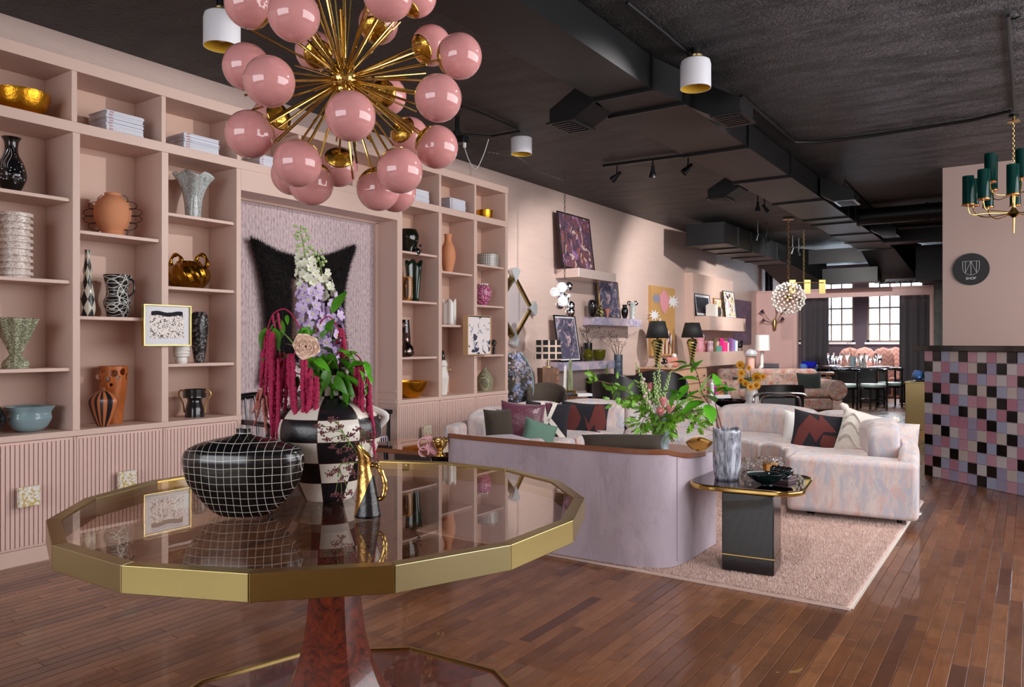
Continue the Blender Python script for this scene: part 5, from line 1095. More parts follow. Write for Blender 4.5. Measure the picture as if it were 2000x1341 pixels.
# lilac sofa with its back to us
sf = thing('lilac_sofa', 'lilac velvet tub sofa seen from behind with a wood trim along its back', 'sofa', (0, 0, 0))
ctrl = [(-3.12, 4.6), (-3.15, 4.0), (-3.08, 3.83), (-2.9, 3.8), (-2.4, 3.8), (-1.95, 3.815), (-1.78, 3.83), (-1.66, 3.88), (-1.6, 3.97), (-1.585, 4.15), (-1.58, 4.55)]
pts, nr = path_n(ctrl, (-2.35, 4.3)); n_ = len(pts)
def zt_f(i): f = i / (n_ - 1); return .655 - .075 * max(0, (f - .74) / .26) - .075 * max(0, (.2 - f) / .2) 
zz = [zt_f(i) for i in range(n_)]
ob('shell', strip(pts, nr, 0, .16, RZ, zz, .02), K['lilac_velvet'], sf, bevel=.028, seg=4)
ob('wood_trim', tstrip(pts[6:-4], nr[6:-4], -.006, .04, [z - .016 for z in zz[6:-4]], [z + .012 for z in zz[6:-4]], .004), K['walnut'], sf, bevel=.003)
ob('inside_back', strip(pts[10:-12], nr[10:-12], .155, .25, .38, [z - .035 for z in zz[10:-12]], .05), K['lilac_velvet'], sf, bevel=.03, seg=3)
ob('seat_base', G().box(-3.02, -1.72, 3.98, 4.58, RZ, .28), K['lilac_velvet'], sf, bevel=.02)
for i in range(2): ob('seat_cushion', G().box(-2.98 + .62 * i, -2.365 + .62 * i, 4.03, 4.64, .285, .45), K['lilac_velvet'], sf, bevel=.04, seg=4)
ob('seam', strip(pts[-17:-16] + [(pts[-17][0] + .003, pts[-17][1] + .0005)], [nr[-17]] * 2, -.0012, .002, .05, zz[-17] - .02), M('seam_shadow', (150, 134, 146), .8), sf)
# chintz sectional
se = thing('curved_sectional', 'curved sectional sofa in faded pink and blue floral chintz', 'sofa', (0, 0, 0))
ctrl = [(-3.98, 4.86), (-4.16, 5.5), (-4.18, 6.2), (-3.95, 6.85), (-3.3, 7.25), (-2.4, 7.42), (-1.6, 7.3), (-1.0, 6.9), (-.69, 6.3), (-.6, 5.66)]
pts, nr = path_n(ctrl, (-2.35, 5.4), 10); n_ = len(pts)
ob('back_shell', strip(pts[:-2], nr[:-2], 0, .13, .07, [.57 - .11 * max(0, (i / (n_ - 1) - .86) / .14) for i in range(n_ - 2)]), K['floral'], se, bevel=.04, seg=4)
ob('base', strip(pts[3:-4], nr[3:-4], .05, .86, .05, .25), K['floral'], se, bevel=.03, seg=3)
cuts = [4, 15, 27, 38, 49, 62, 74, 84]
for a, b in zip(cuts, cuts[1:]): ob('back_cushion', strip(pts[a:b + 1], [q for q in nr[a:b + 1]], .12, .33, .38, [.64 + .045 * max(0, math.sin(math.pi * k / (b - a))) ** .6 for k in range(b - a + 1)], .03), K['floral'], se, bevel=.055, seg=5)
for a, b in zip(cuts, cuts[1:]): ob('seat_cushion', strip(pts[a:b + 1], nr[a:b + 1], .3, .9, .25, [.40 + .025 * max(0, math.sin(math.pi * k / (b - a))) ** .6 for k in range(b - a + 1)]), K['floral'], se, bevel=.05, seg=5)
ob('arm', strip(pts[-6:], nr[-6:], -.0, .83, .06, .445), K['floral'], se, bevel=.045, seg=5)
ob('arm', strip(pts[:6], nr[:6], -.0, .8, .06, .46), K['floral'], se, bevel=.045, seg=5)
for (a, b) in ((-.72, 5.78), (-1.3, 5.75), (-.8, 6.9), (-3.4, 5.0), (-4.0, 5.0)): ob('foot', G().rod((a, b, 0.0 if a > -.9 else RZ), (a, b, .06), .03, n=12), K['black_lacquer'], se)
# ---------------- pillows ----------------
def pillow(label, u0, u1, vt, vb, t_, yaw=0, tilt=-12, mat='floral', d=.15, extra=None, name='throw_pillow', roll=0, corner=.08):
    p = ont((u0 + u1) / 2, vb, t_); w_, h_ = (u1 - u0) / F * t_, (vb - vt) / F * t_
    t = thing(name, label, 'pillow', p); t.rotation_mode = 'XYZ'; t.rotation_euler = (math.radians(tilt), math.radians(roll), TH + math.radians(yaw))
    ob('cover', cushion(w_, h_, d, 1, corner), K[mat] if isinstance(mat, str) else mat, t, ang=0)
    if extra: extra(t, w_, h_, d)
    return t
def on_face(x, z, w_, h_, d): a = min(.999, abs(2 * x / w_)); b = min(.999, abs(2 * z / h_ - 1)); return -((1 - a ** 2.6) ** .5) * ((1 - b ** 2.6) ** .5) * d / 2 - .003
def applique(polys, mat, name='applique'):
    def f(t, w_, h_, d):
        for po_ in polys:
            # a patch laid over the bulging face, cut from a fine grid
            n = 34; g = G(); idx = {}
            def ins(x, y):
                c = False; j = len(po_) - 1
                for i in range(len(po_)):
                    if (po_[i][1] > y) != (po_[j][1] > y) and x < (po_[j][0] - po_[i][0]) * (y - po_[i][1]) / (po_[j][1] - po_[i][1]) + po_[i][0]: c = not c
                    j = i
                return c
            for i in range(n * 2):
                for j in range(n * 2):
                    cx_, cy_ = (i + .5) / (2 * n), (j + .5) / (2 * n)
                    if not ins(cx_, cy_): continue
                    f4 = []
                    for (a, b) in ((i, j), (i + 1, j), (i + 1, j + 1), (i, j + 1)):
                        if (a, b) not in idx: x = (a / (2 * n) - .5) * w_; z = b / (2 * n) * h_; idx[(a, b)] = len(g.v); g.v.append((x * .96, on_face(x, z, w_, h_, d), z))
                        f4.append(idx[(a, b)])
                    g.f.append(tuple(f4))
            ob(name, g, K[mat], t, ang=0)
    return f
pillow('dark brown velvet pillow at the left end of the chintz sectional', 948, 1008, 797, 872, 6.1, 25, -14, 'dark_brown_velvet', .16)
pillow('shiny mauve silk pillow behind the lettered pillow', 972, 1062, 784, 872, 6.6, 8, -14, 'mauve_silk', .16, roll=6)
pillow('black pillow with big cream letter strips and wine panels', 1018, 1108, 783, 870, 6.75, -4, -14, 'navy_felt', .15,
       lambda t, w_, h_, d: (applique([[(.32, .98), (.42, .98), (.66, .02), (.56, .02)], [(.62, .97), (.72, .97), (.56, .5), (.50, .56)], [(.5, .56), (.58, .62), (.98, .2), (.9, .1)]], 'cream_felt')(t, w_, h_, d), applique([[(.66, .02), (.58, .36), (.86, .12)], [(.44, .95), (.58, .97), (.52, .7)]], 'mauve_silk', 'wine_panel')(t, w_, h_, d)), roll=5)
pillow('pale green leaf striped pillow in front of the lettered pillow', 1010, 1078, 818, 880, 6.3, 5, -22, K['green_marble'] if False else m_lines('leaf_stripes', (196, 206, 194), (104, 138, 122), 30, .3, .8, .06, (0, 2), .01, 0), .14, roll=18)
bfly = [[(.06, .9), (.3, .88), (.45, .55), (.4, .3), (.22, .08), (.1, .4)], [(.5, .62), (.62, .4), (.72, .9), (.9, .95), (.98, .5), (.9, .1), (.78, .08), (.74, .4), (.62, .14), (.56, .4)]]
pillow('navy pillow with oxblood abstract shapes left of the greenery', 1090, 1186, 784, 858, 7.2, -12, -14, 'navy_felt', .15, applique(bfly, 'oxblood_felt'), roll=3)
pillow('navy pillow with oxblood abstract shapes at the right end of the sectional', 1541, 1634, 803, 893, 6.15, -18, -16, 'navy_felt', .15, applique([[(.1, .55), (.3, .9), (.5, .78), (.5, .95), (.9, .6), (.62, .55), (.5, .3), (.34, .5), (.2, .1), (.05, .2)], [(.62, .5), (.9, .5), (.86, .2), (.7, .1), (.58, .3)]], 'oxblood_felt'), roll=9)
pillow('cream fringed pillow with tasselled corners at the right end of the sectional', 1624, 1716, 800, 900, 6.0, -30, -14, 'cream_felt', .17,
       lambda t, w_, h_, d: [ob('tassel', G().ball((sx * w_ * .49, -.01, h_ * zz_), .03, 12, 8, (1, .8, 1)).ball((sx * w_ * .54, -.01, h_ * zz_ + .01), .022, 10, 6), K['cream_felt'], t) for sx in (-1, 1) for zz_ in (.02, .97)] + [ob('fringe_row', G().tube([(w_ * (a - .5) * .86, on_face(w_ * (a - .5) * .86, h_ * (zz_ + .1 * math.sin(a * 9)), w_, h_, d) - .003, h_ * (zz_ + .1 * math.sin(a * 9))) for a in [k / 24 for k in range(25)]], [.006 + .004 * (k % 2) for k in range(25)], 6), K['cream_felt'], t) for zz_ in (.35, .6, .78)], roll=14)
pillow('white bolster pillow behind the right navy pillow', 1527, 1580, 802, 870, 6.6, -10, -14, 'linen', .14, roll=8)
pillow('rounded chintz pillow leaning on the right arm of the sectional', 1690, 1788, 824, 905, 5.85, -48, -10, 'floral', .2, corner=.02)
pillow('long dark brown lumbar pillow lying on the lilac sofa', 1136, 1298, 846, 884, 4.52, -3, -30, 'dark_brown_velvet', .13)
# ---------------- near side table ----------------
A = onz(1409.6, 1112, RZ); B_ = onz(1511.5, 1126, RZ); Cc = onz(1532.7, 1104, RZ)
ax = (B_ - A).normalized(); aw = (B_ - A).length; ad = (Cc - B_).length; rz_ = math.atan2(ax.y, ax.x); ctr_ = A + ax * aw / 2 + Vector((-ax.y, ax.x, 0)) * ad / 2
print('side table', aw, ad, math.degrees(rz_), ctr_)
STZ = .475
st = thing('side_table', 'black lacquer column side table with a gold edged smoked mirror top', 'table', (ctr_.x, ctr_.y, RZ), rz_)
ob('column', G().box(-aw / 2, aw / 2, -ad / 2, ad / 2, 0, STZ - RZ - .03), M('lacquer_grain', (14, 14, 18), .22, coat=.5, bump=(90, .25, .002)), st, bevel=.006)
ob('gold_band', G().box(-aw / 2 - .002, aw / 2 + .002, -ad / 2 - .002, ad / 2 + .002, .085, .09), K['bright_brass'], st)
def rsq(w_, d_, r, bulge=.03, n=8):
    e = .42 if r > .05 else .2; sg = lambda q: (1 if q >= 0 else -1) * abs(q) ** e
    return [(w_ * sg(math.cos(2 * math.pi * k / 64)), d_ * sg(math.sin(2 * math.pi * k / 64))) for k in range(64)]
tp = [onz(u, v, STZ) for u, v in ((1352, 938), (1553, 964), (1588, 930), (1392, 913))]
print([R_ if False else (round(p.x, 3), round(p.y, 3)) for p in tp])
tc_ = (tp[0] + tp[1] + tp[2] + tp[3]) / 4; inv = Matrix.Rotation(-rz_, 4, 'Z'); lc = inv @ (tc_ - Vector((ctr_.x, ctr_.y, STZ))); th2 = STZ - RZ
sq = [(a + lc.x, b + lc.y) for a, b in rsq(.31, .31, .09)]
ob('top_edge', G().prism(sq, th2 - .03, th2 - .002), K['bright_brass'], st, bevel=.008, seg=3)
ob('mirror_top', G().prism([(a + lc.x, b + lc.y) for a, b in rsq(.298, .298, .085)], th2 - .02, th2), M('smoked_mirror', (92, 74, 78), .03, 1), st, smooth=False)
def onst(u, v, dz=0): return onz(u, v, STZ)
# marbled fluted vase with leafy branches
p = onst(1415, 937); p.y += .04; t_ = dep(p); w_, h_ = 50 / F * t_, 96 / F * t_
solo('fluted_vase', G().grid(lambda a, b: (w_ / 2 * (.84 + .16 * min(1, b * 4)) * (1 + .08 * abs(math.sin(6 * math.pi * a)) ) * math.cos(2 * math.pi * a), w_ / 2 * (.84 + .16 * min(1, b * 4)) * (1 + .08 * abs(math.sin(6 * math.pi * a))) * math.sin(2 * math.pi * a), h_ * b * (1 + .04 * abs(math.sin(6 * math.pi * a)) * (b > .9))), 96, 16, wu=True).lathe([(0, 0), (w_ * .4, 0), (w_ * .4, .01), (0, .01)], 24), K['blue_marble'], 'blue and white marbled fluted vase on the black side table', 'vase', p, TH, solid=.006, ang=0)
tv = t_; topv = Vector((p.x, p.y, STZ + h_ * .9))
BL = leaf_mesh('large_leaf', .115, .084, K['bright_leaf'], .25, .25, 8)
def branch(label, pts2, leaves, dd=0, nm='leafy_branch'):
    t = thing(nm, label, 'branch', topv, 0, 'leafy branches in the marbled vase'); sp = spline([tuple(ont(u, v, tv + d) - topv) for u, v, d in pts2], 6)
    ob('twig', G().tube(sp, [.0042 - .0022 * i / len(sp) for i in range(len(sp))], 6), K['stem_brown'], t)
    for (u, v, du, dv, s) in leaves:
        a = ont(u, v, tv + dd) - topv; b = ont(u + du, v + dv, tv + dd + random.uniform(-.08, .04)) - topv; L = (b - a).length; inst(BL, 'leaf', t, a, b - a, random.uniform(-.35, .35), L / .092)
branch('left leafy branch in the marbled vase with a tall upright side twig', [(1410, 880, 0), (1404, 838, 0), (1388, 795, 0), (1372, 768, 0), (1362, 730, 0), (1348, 705, 0)], [(1340, 710, -26, -8, 1), (1352, 715, -32, 3, 1), (1350, 728, 14, -24, 1), (1364, 742, -32, -8, 1), (1358, 722, -4, -20, .8), (1368, 770, 10, -36, 1), (1366, 764, -22, 6, 1), (1372, 780, -34, -12, 1), (1376, 784, -36, 10, 1), (1345, 752, -18, 18, 1), (1330, 770, -38, -12, 1), (1322, 762, -14, 24, 1), (1378, 800, -42, 6, 1)])
branch('right leafy branch in the marbled vase', [(1413, 880, 0), (1410, 838, 0), (1400, 800, 0), (1396, 775, 0), (1400, 755, 0)], [(1398, 778, -14, -22, 1), (1400, 772, 26, -16, 1), (1400, 765, 18, -12, 1), (1402, 756, -4, -24, .9), (1396, 785, -18, -20, 1), (1404, 750, 16, 4, .9), (1380, 790, 12, 24, .8)])
# glass and small things
def crystal(a, z, r): return 1 + .07 * math.sin(12 * a + 26 * z / .03)
p = onst(1458, 921); p.y += .03; r_ = 13 / F * dep(p)
t = thing('crystal_votive', 'small round faceted crystal holder behind the marbled vase', 'candle holder', p); ob('body', G().lathe(pot([(.6, 0), (1, .35), (.95, .6), (.5, .85), (.55, 1)], r_ * 2.1, r_, .004), 48, fn=crystal), K['clear_glass'], t, ang=20)
p = onst(1499, 917); p.y += .05; r_ = 27 / F * dep(p)
t = thing('crystal_bowl', 'wide faceted crystal bowl at the back of the side table', 'bowl', p); ob('body', G().lathe(pot([(.5, 0), (.95, .4), (1, .7), (.8, 1)], r_ * .8, r_, .005), 60, fn=crystal), K['clear_glass'], t, ang=20)
p = onst(1504, 922); r_ = 11 / F * dep(p)
t = thing('amber_tumbler', 'square amber tumbler in front of the crystal bowl', 'glass', p, TH); ob('body', G().box(-r_, r_, -r_, r_, 0, r_ * 1.7), M('amber_glass', (214, 140, 50), .15, trans=.4, var=.3, vs=40), t, bevel=.004); ob('rim', G().box(-r_ * 1.04, r_ * 1.04, -r_ * 1.04, r_ * 1.04, r_ * 1.6, r_ * 1.75), K['bright_brass'], t, bevel=.002)
p = onst(1497, 948); p.y += .03; r_ = 38 / F * dep(p)
t = thing('shell_dish', 'dark green glazed shell shaped dish', 'dish', p, TH); gr = M('dark_green_glaze', (14, 30, 30), .1, coat=.6)
ob('bowl', G().lathe(pot([(.3, 0), (.34, .12), (.7, .45), (.95, .85), (1, 1)], r_ * .6, r_, .004), 48, fn=lambda a, z, r: 1 + .16 * math.cos(a - math.pi) + .04 * math.cos(5 * a), sy=.7), gr, t); ob('curl', G().tube(spline([(r_ * .5, 0, r_ * .5), (r_ * .9, 0, r_ * .62), (r_ * 1.1, -.01, r_ * .5), (r_ * .85, -.02, r_ * .4), (r_ * .3, 0, r_ * .3)], 6), .009, 10), gr, t)
p = onst(1548, 940)
t = thing('stacked_boxes', 'two thin mauve wooden books stacked on the side table', 'book', p, TH + .7, None); ob('lower_book', G().box(-.045, .045, -.0, .14, 0, .014), M('mauve_wood', (96, 76, 80), .5), t, bevel=.002); ob('upper_book', G().box(-.045, .045, 0, .14, .016, .03), M('mauve_wood_2', (110, 88, 90), .5), t, bevel=.002)
bz = p.z + .03; g0 = thing('bead_ornament', 'row of shiny black wooden beads on the mauve books', 'ornament', (p.x, p.y, bz), TH + .7)
for k in range(4): ob('bead', G().ball((-.012 + .0, .015 + .03 * k, .026), .025, 20, 14), K['black_ceramic'], g0)
# ---------------- coffee table and its arrangement ----------------
ct = thing('coffee_table', 'low round smoked table in the middle of the sectional', 'table', (-2.45, 5.55, RZ)); ob('top', G().rod((0, 0, .36), (0, 0, .385), .42, n=48), K['walnut'], ct); ob('drum_base', G().rod((0, 0, 0), (0, 0, .36), .3, n=40), K['black_lacquer'], ct)
CTZ = RZ + .385
p = onz(1291, 892, CTZ); t_ = dep(p); w_ = 42 / F * t_; h_ = 84 / F * t_; tv2 = t_
solo('celadon_vase', G().lathe(pot([(.55, 0), (.75, .12), (.7, .3), (.82, .5), (.95, .8), (1, 1)], h_, w_ / 2, .006), 14), K['celadon'], 'grey blue faceted vase holding the big oak leaf arrangement', 'vase', p, TH, smooth=False)
mv = Vector((p.x, p.y, CTZ + h_ * .9))
def W2(u, v, d=0): return ont(u, v, tv2 + d) - mv
OL = leaf_mesh('oak_leaf', .085, .05, K['oak_leaf'], .15, .3, 9, jag=1)
random.seed(8)
def oakb(label, ctl, n, spread=.05):
    t = thing('oak_branch', label, 'branch', mv, 0, 'oak branches in the faceted vase'); sp = [Vector(q) for q in spline([tuple(W2(*c)) for c in ctl], 8)]
    ob('twig', G().tube(sp, .0022, 6), K['stem_brown'], t)
    for i in range(n):
        f = .22 + .78 * random.random(); q = sp[int(f * (len(sp) - 1))]; off = Vector((random.gauss(0, 1), random.gauss(0, 1), random.gauss(0, .8))) * spread; tang = (sp[min(len(sp) - 1, int(f * (len(sp) - 1)) + 1)] - sp[max(0, int(f * (len(sp) - 1)) - 1)]).normalized()
        inst(OL, 'leaf', t, q + off * .5, off.normalized() + tang * .7 - Vector((0, 0, .2)), random.uniform(0, 6), random.uniform(.6, 1.1))
for a in [('oak branch arching far left towards the dark pillow', [(1285, 830, 0), (1240, 780, 0), (1200, 752, -.05), (1160, 742, -.1)], 34),
          ('oak branch spreading left above the cream cushions', [(1285, 830, 0), (1262, 790, 0), (1232, 778, -.05), (1195, 780, -.1)], 32), ('oak branch drooping left over the faceted vase', [(1288, 830, -.05), (1262, 815, -.1), (1250, 835, -.12)], 26),
          ('oak branch in the middle front hiding the vase rim', [(1292, 830, -.05), (1300, 820, -.14), (1312, 842, -.16)], 44), ('oak branch drooping right towards the gold bowl', [(1292, 830, 0), (1330, 806, -.05), (1362, 832, -.05)], 44),
          ('oak branch reaching right under the large leaves', [(1290, 830, .05), (1325, 790, .02), (1352, 800, 0), (1372, 822, 0)], 40), ('oak branch standing up behind the proteas', [(1290, 830, .05), (1275, 790, .08), (1262, 762, .08)], 24), ('oak branch filling in below the proteas', [(1290, 832, -.06), (1290, 815, -.12), (1275, 850, -.12)], 22)]: oakb(*a)
for i, (u, v, d, r) in enumerate([(1268, 756, .05, 8), (1295, 784, -.08, 9), (1309, 798, -.1, 9), (1290, 806, -.12, 8)]):
    c = W2(u, v, d); t = thing('protea', 'pink protea, %s in the oak arrangement' % ['highest and palest one', 'second highest one', 'rightmost one', 'lowest one'][i], 'flower', mv, 0, 'proteas'); r_ = r / F * tv2
    ob('stem', G().tube([(0, 0, 0), c * .5 + Vector((0, 0, -.01)), c], .003, 6), K['stem_green'], t); dr_ = (c.normalized() + Vector((0, 0, .8))).normalized()
    for k in range(22):
        a = k * 2.4; f = k / 22; sd_ = dr_.orthogonal().normalized(); q = Matrix.Rotation(a, 3, dr_) @ sd_; g = leaf_mesh('bract', r_ * 2.1, r_ * .7, K['protea_pink'], .5, -.15, 4) if (i, k) == (0, 0) else g; inst(g, 'bract', t, c - dr_ * r_ * .9 + q * r_ * .35, dr_ + q * (.15 + .35 * f), 0, 1)
    ob('crown', G().ball(tuple(c + dr_ * r_ * .4), r_ * .55, 10, 8), K['protea_pink'], t)
for i, (ub, vb, ut, vt, d) in enumerate([(1272, 780, 1241, 708, .02), (1270, 800, 1250, 742, -.04), (1284, 790, 1277, 726, 0), (1288, 780, 1286, 712, .04), (1294, 780, 1310, 724, .03)]):
    a, b = W2(ub, vb, d), W2(ut, vt, d); t = thing('flower_spike', 'pale green flower spike, %s in the oak arrangement' % ['leftmost and tallest', 'short one second from left', 'middle one', 'tall one right of the middle', 'rightmost one'][i], 'flower', mv, 0, 'green flower spikes')
    ob('stem', G().tube([(0, 0, 0), a, b], .0022, 6), K['stem_green'], t); g = G()
    for k in range(30): f = k / 30; q = a + (b - a) * f; an_ = k * 2.4; r_ = .014 * (1 - .6 * f); g.ball((q.x + r_ * math.cos(an_), q.y + r_ * math.sin(an_), q.z), .009 * (1 - .55 * f), 6, 5, (1, 1, 1.5))
    ob('buds', g, K['bud_green'], t)
    if i < 2:
        g = G()
        for k in range(4): q = a + (b - a) * (.25 + .1 * k); g.ball((q.x + .012 * math.cos(k * 2), q.y + .012 * math.sin(k * 2), q.z), .013, 8, 6)
        ob('open_flowers', g, M('pale_pink_%d' % i, (222, 184, 190), .6), t)
# gold bow tie bowl
p = onz(1366, 892, CTZ); p = ont(1366, 880, 5.6); w_ = 54 / F * 5.6; h_ = 32 / F * 5.6; p.z = CTZ
t = thing('footed_bowl', 'polished brass eye shaped bowl on a small foot', 'bowl', p, TH)
def lens(a, b, sg):
    x = a * 2 - 1; k = max(0, 1 - x * x); top_ = h_ * (.72 + .28 * k); bot = h_ * (.72 - .55 * k ** .9); return (x * w_ / 2, sg * .2 * w_ * k * math.sin(math.pi * (.5 + .5 * b)) ** .7 if b < 1 else 0 * sg, top_ + (bot - top_) * b + .02)
ob('bowl', G().grid(lambda a, b: lens(a, b, -1), 36, 12), K['bright_brass'], t, ang=0); ob('bowl_back', G().grid(lambda a, b: lens(a, b, 1), 36, 12), K['bright_brass'], t, ang=0)
ob('foot', G().lathe([(.035, 0), (.03, .008), (.012, .02), (.014, .06), (0, .06)], 24), K['bright_brass'], t)
t = thing('scalloped_dish', 'white dish with a beaded rim behind the lilac sofa', 'dish', (ont(1318, 880, 5.2).x, ont(1318, 880, 5.2).y, CTZ)); ob('dish', G().lathe(pot([(.5, 0), (1, 1)], .07, .07), 30), K['white_ceramic'], t)
g = G()
for k in range(26): g.ball((.07 * math.cos(k * .2417), .07 * math.sin(k * .2417), .07), .006, 6, 5)
ob('beaded_rim', g, K['white_ceramic'], t)
# ---------------- left glass side table ----------------
LTZ = .52
cs = [onz(u, v, LTZ) for u, v in ((749, 881), (842, 892), (884, 886), (812, 866))]
print('left table', [(round(c.x, 2), round(c.y, 2)) for c in cs])
t = thing('glass_side_table', 'brown wood edged glass side table left of the lilac sofa', 'table', (-3.56, 4.14, 0), .1)
ob('top_edge', G().prism(rsq(.36, .28, .04, .005), LTZ - .03, LTZ - .003), K['walnut'], t, bevel=.004); ob('glass', G().prism(rsq(.35, .27, .035, .005), LTZ - .01, LTZ), M('bronze_mirror', (170, 130, 90), .05, 1), t, smooth=False)
ob('column', G().box(-.16, .16, -.14, .14, 0, LTZ - .03), K['black_lacquer'], t, bevel=.006)
p = onz(836, 888, LTZ); w_ = 42 / F * dep(p); pkc = M('pink_ceramic', (232, 172, 182), .3, coat=.3)
t = thing('pink_sculpture', 'pink ceramic sculpture of curled lobes on the left side table', 'sculpture', p, TH)
for (a, b, c, r1) in ((-.18, .52, .0, .34), (-.2, .16, .02, .26)):
    ob('lobe', G().grid(lambda q, b2: (w_ * (a + r1 * math.cos(q * 5.2 - .6) * (.75 + .25 * b2) + b2 * .12), w_ * (c - .2 + .4 * b2), w_ * (b + r1 * math.sin(q * 5.2 - .6) * (.75 + .25 * b2))), 30, 6), pkc, t, solid=.006, ang=0)
ob('body', G().tube(spline([(-.1 * w_, 0, .42 * w_), (.12 * w_, 0, .3 * w_), (.32 * w_, 0, .12 * w_), (.42 * w_, 0, .02 * w_)], 6), [w_ * .2 - w_ * .004 * k for k in range(19)], 14), pkc, t)
p = onz(860, 890, LTZ); w_ = 34 / F * dep(p)
t = thing('brass_goblet', 'pierced brass goblet beside the pink sculpture', 'goblet', p)
ob('cup', G().lathe(pot([(.62, 0), (.6, .08), (.3, .18), (.34, .32), (.7, .5), (.8, .7)], w_ * 1.15, w_ * .5, .003), 36), K['bright_brass'], t)
for k in range(11): a = k * .5712; ob('ring', G().tube([(w_ * .43 * math.cos(a) - w_ * .1 * math.sin(a) * math.cos(q * .6), w_ * .43 * math.sin(a) + w_ * .1 * math.cos(a) * math.cos(q * .6), w_ * .92 + w_ * .1 * math.sin(q * .6)) for q in range(12)], .0035, 6), K['bright_brass'], t)
# ---------------- wall beyond the bookcase ----------------
random.seed(41)
K['pink_reflection'] = M('pink_reflection', (236, 214, 206), .22, .35, coat=.3)  # pale pink painted in for the bright room the mirrored shelf reflects
def boxshelf(label, Y0, Y1, x1, z0, z1, mat, x0=XW, name='floating_shelf'):
    return solo(name, G().box(0, x1 - x0, 0, Y1 - Y0, 0, z1 - z0), K[mat], label, 'shelf', (x0 + .001, Y0, z0), bevel=.003, seg=1, smooth=False)
boxshelf('highest mirrored box shelf on the left wall under the leaning cubist painting', 8.4, 9.44, -4.68, 2.07, 2.185, 'pink_reflection')
boxshelf('middle mirrored box shelf carrying the dark vases', 9.12, 10.5, -4.79, 1.48, 1.59, 'mirror_quartz')
boxshelf('lowest agate faced box shelf on the left wall', 8.15, 9.75, -4.75, .89, 1.0, 'mirror_quartz')
def lean(label, Y0, Y1, xb, z0, h, tilt, fmat, art, fw=.02, d=.02, matw=0, name='leaning_picture', yaw=0):
    W = Y1 - Y0; t = thing(name, label, 'picture', (xb, Y0, z0)); t.rotation_euler = (0, -math.radians(tilt), yaw)
    ob('frame', G().box(0, d, 0, fw, 0, h).box(0, d, W - fw, W, 0, h).box(0, d, 0, W, 0, fw).box(0, d, 0, W, h - fw, h), K[fmat], t, bevel=.001, seg=1)
    ob('picture', G().box(-.002, d * .6, fw, W - fw, fw, h - fw), K['paper'] if matw else K[art], t, smooth=False)
    if matw: ob('print', G().box(d * .6, d * .65, fw + matw, W - fw - matw, fw + matw, h - fw - matw), K[art], t, smooth=False)
    return t
def yx(u, x): return onx(u, 600, x).y
def zx(u, v, x): return onx(u, v, x).z
lean('framed cubist painting in plum and brown leaning on the highest shelf', yx(1098, -4.85), yx(1160, -4.85), -4.85, 2.19, zx(1098, 412, -4.9) - 2.19, 7, 'black_wood', 'art_cubist', .014)
lean('gold framed fan pattern picture leaning on the middle shelf', yx(1172, -4.88), yx(1211, -4.88), -4.88, 1.592, zx(1172, 547, -4.95) - 1.592, 6, 'brass', 'mirror_quartz' if False else 'art_marble', .012)
lean('tall black framed dreamy poster leaning above the lowest shelf', yx(1092, -4.84), yx(1133, -4.84), -4.84, 1.003, zx(1089, 615, -4.95) - 1.0, 9, 'black_wood', 'art_marble', .016, matw=.018)
def pot2(label, u0, u1, vt, vb, zs, prof, mat, x, name='vase', n=28, sy=1, cat='vase', th=.004):
    uc = (u0 + u1) / 2; p = onx(uc, 600, x); d = dep(p); return solo(name, G().lathe(pot(prof, (vb - vt) / F * d, (u1 - u0) / F * d / 2, th), n, sy=sy), K[mat] if isinstance(mat, str) else mat, label, cat, (x, p.y, zs), TH)
ov = [(.5, 0), (.75, .2), (1, .6), (.92, .85), (.6, .97), (.5, 1)]
pot2('black faceted ovoid vase at the left end of the middle shelf', 1148, 1165, 583, 616, 1.592, ov, 'black_ceramic', -4.87)
pot2('small black and gold bellied vase on the middle shelf', 1165, 1179, 594, 616, 1.592, [(.4, 0), (.8, .2), (1, .45), (.6, .7), (.35, .8), (.7, 1)], 'zebra', -4.84)
pot2('small pinkish fluted glass before the fan pattern picture', 1180, 1193, 600, 617, 1.592, [(.3, 0), (.4, .3), (1, 1)], 'pink_ceramic' if 'pink_ceramic' in K else 'brick_pink', -4.82)
pot2('dark blue speckled vase at the right of the fan pattern picture', 1213, 1227, 591, 618, 1.592, [(.5, 0), (.9, .3), (1, .6), (.6, .85), (.8, 1)], 'inlay', -4.86)
p = onx(1235, 600, -4.9); d = dep(p); t = thing('scroll_vase', 'grey glass vase with black scrolls at its rim on the middle shelf', 'vase', (-4.9, p.y, 1.592), TH); ob('body', G().lathe(pot([(.7, 0), (.8, .6), (1, 1)], .25, .055), 24), K['ribbed_glass'], t)
for s in (-1, 1): ob('scroll', G().tube([(s * (.05 + .026 * math.cos(q * .7)), -.03, .24 + .026 * math.sin(q * .7)) for q in range(10)], .009, 8), K['black_ceramic'], t)
pot2('dark blue ribbed vase behind the olive glass vases', 1139, 1157, 667, 702, 1.002, [(.9, 0), (.95, .5), (1, 1)], 'inlay', -4.9)
pot2('olive green teardrop glass vase on the lowest shelf', 1138, 1159, 681, 705, 1.002, [(.5, 0), (1, .35), (.85, .65), (.4, 1)], 'olive_glass', -4.82)
pot2('wide olive green glass bowl with a dark rim on the lowest shelf', 1157, 1183, 684, 705, 1.002, [(.6, 0), (.9, .3), (1, .9), (.95, 1)], 'olive_glass', -4.86)
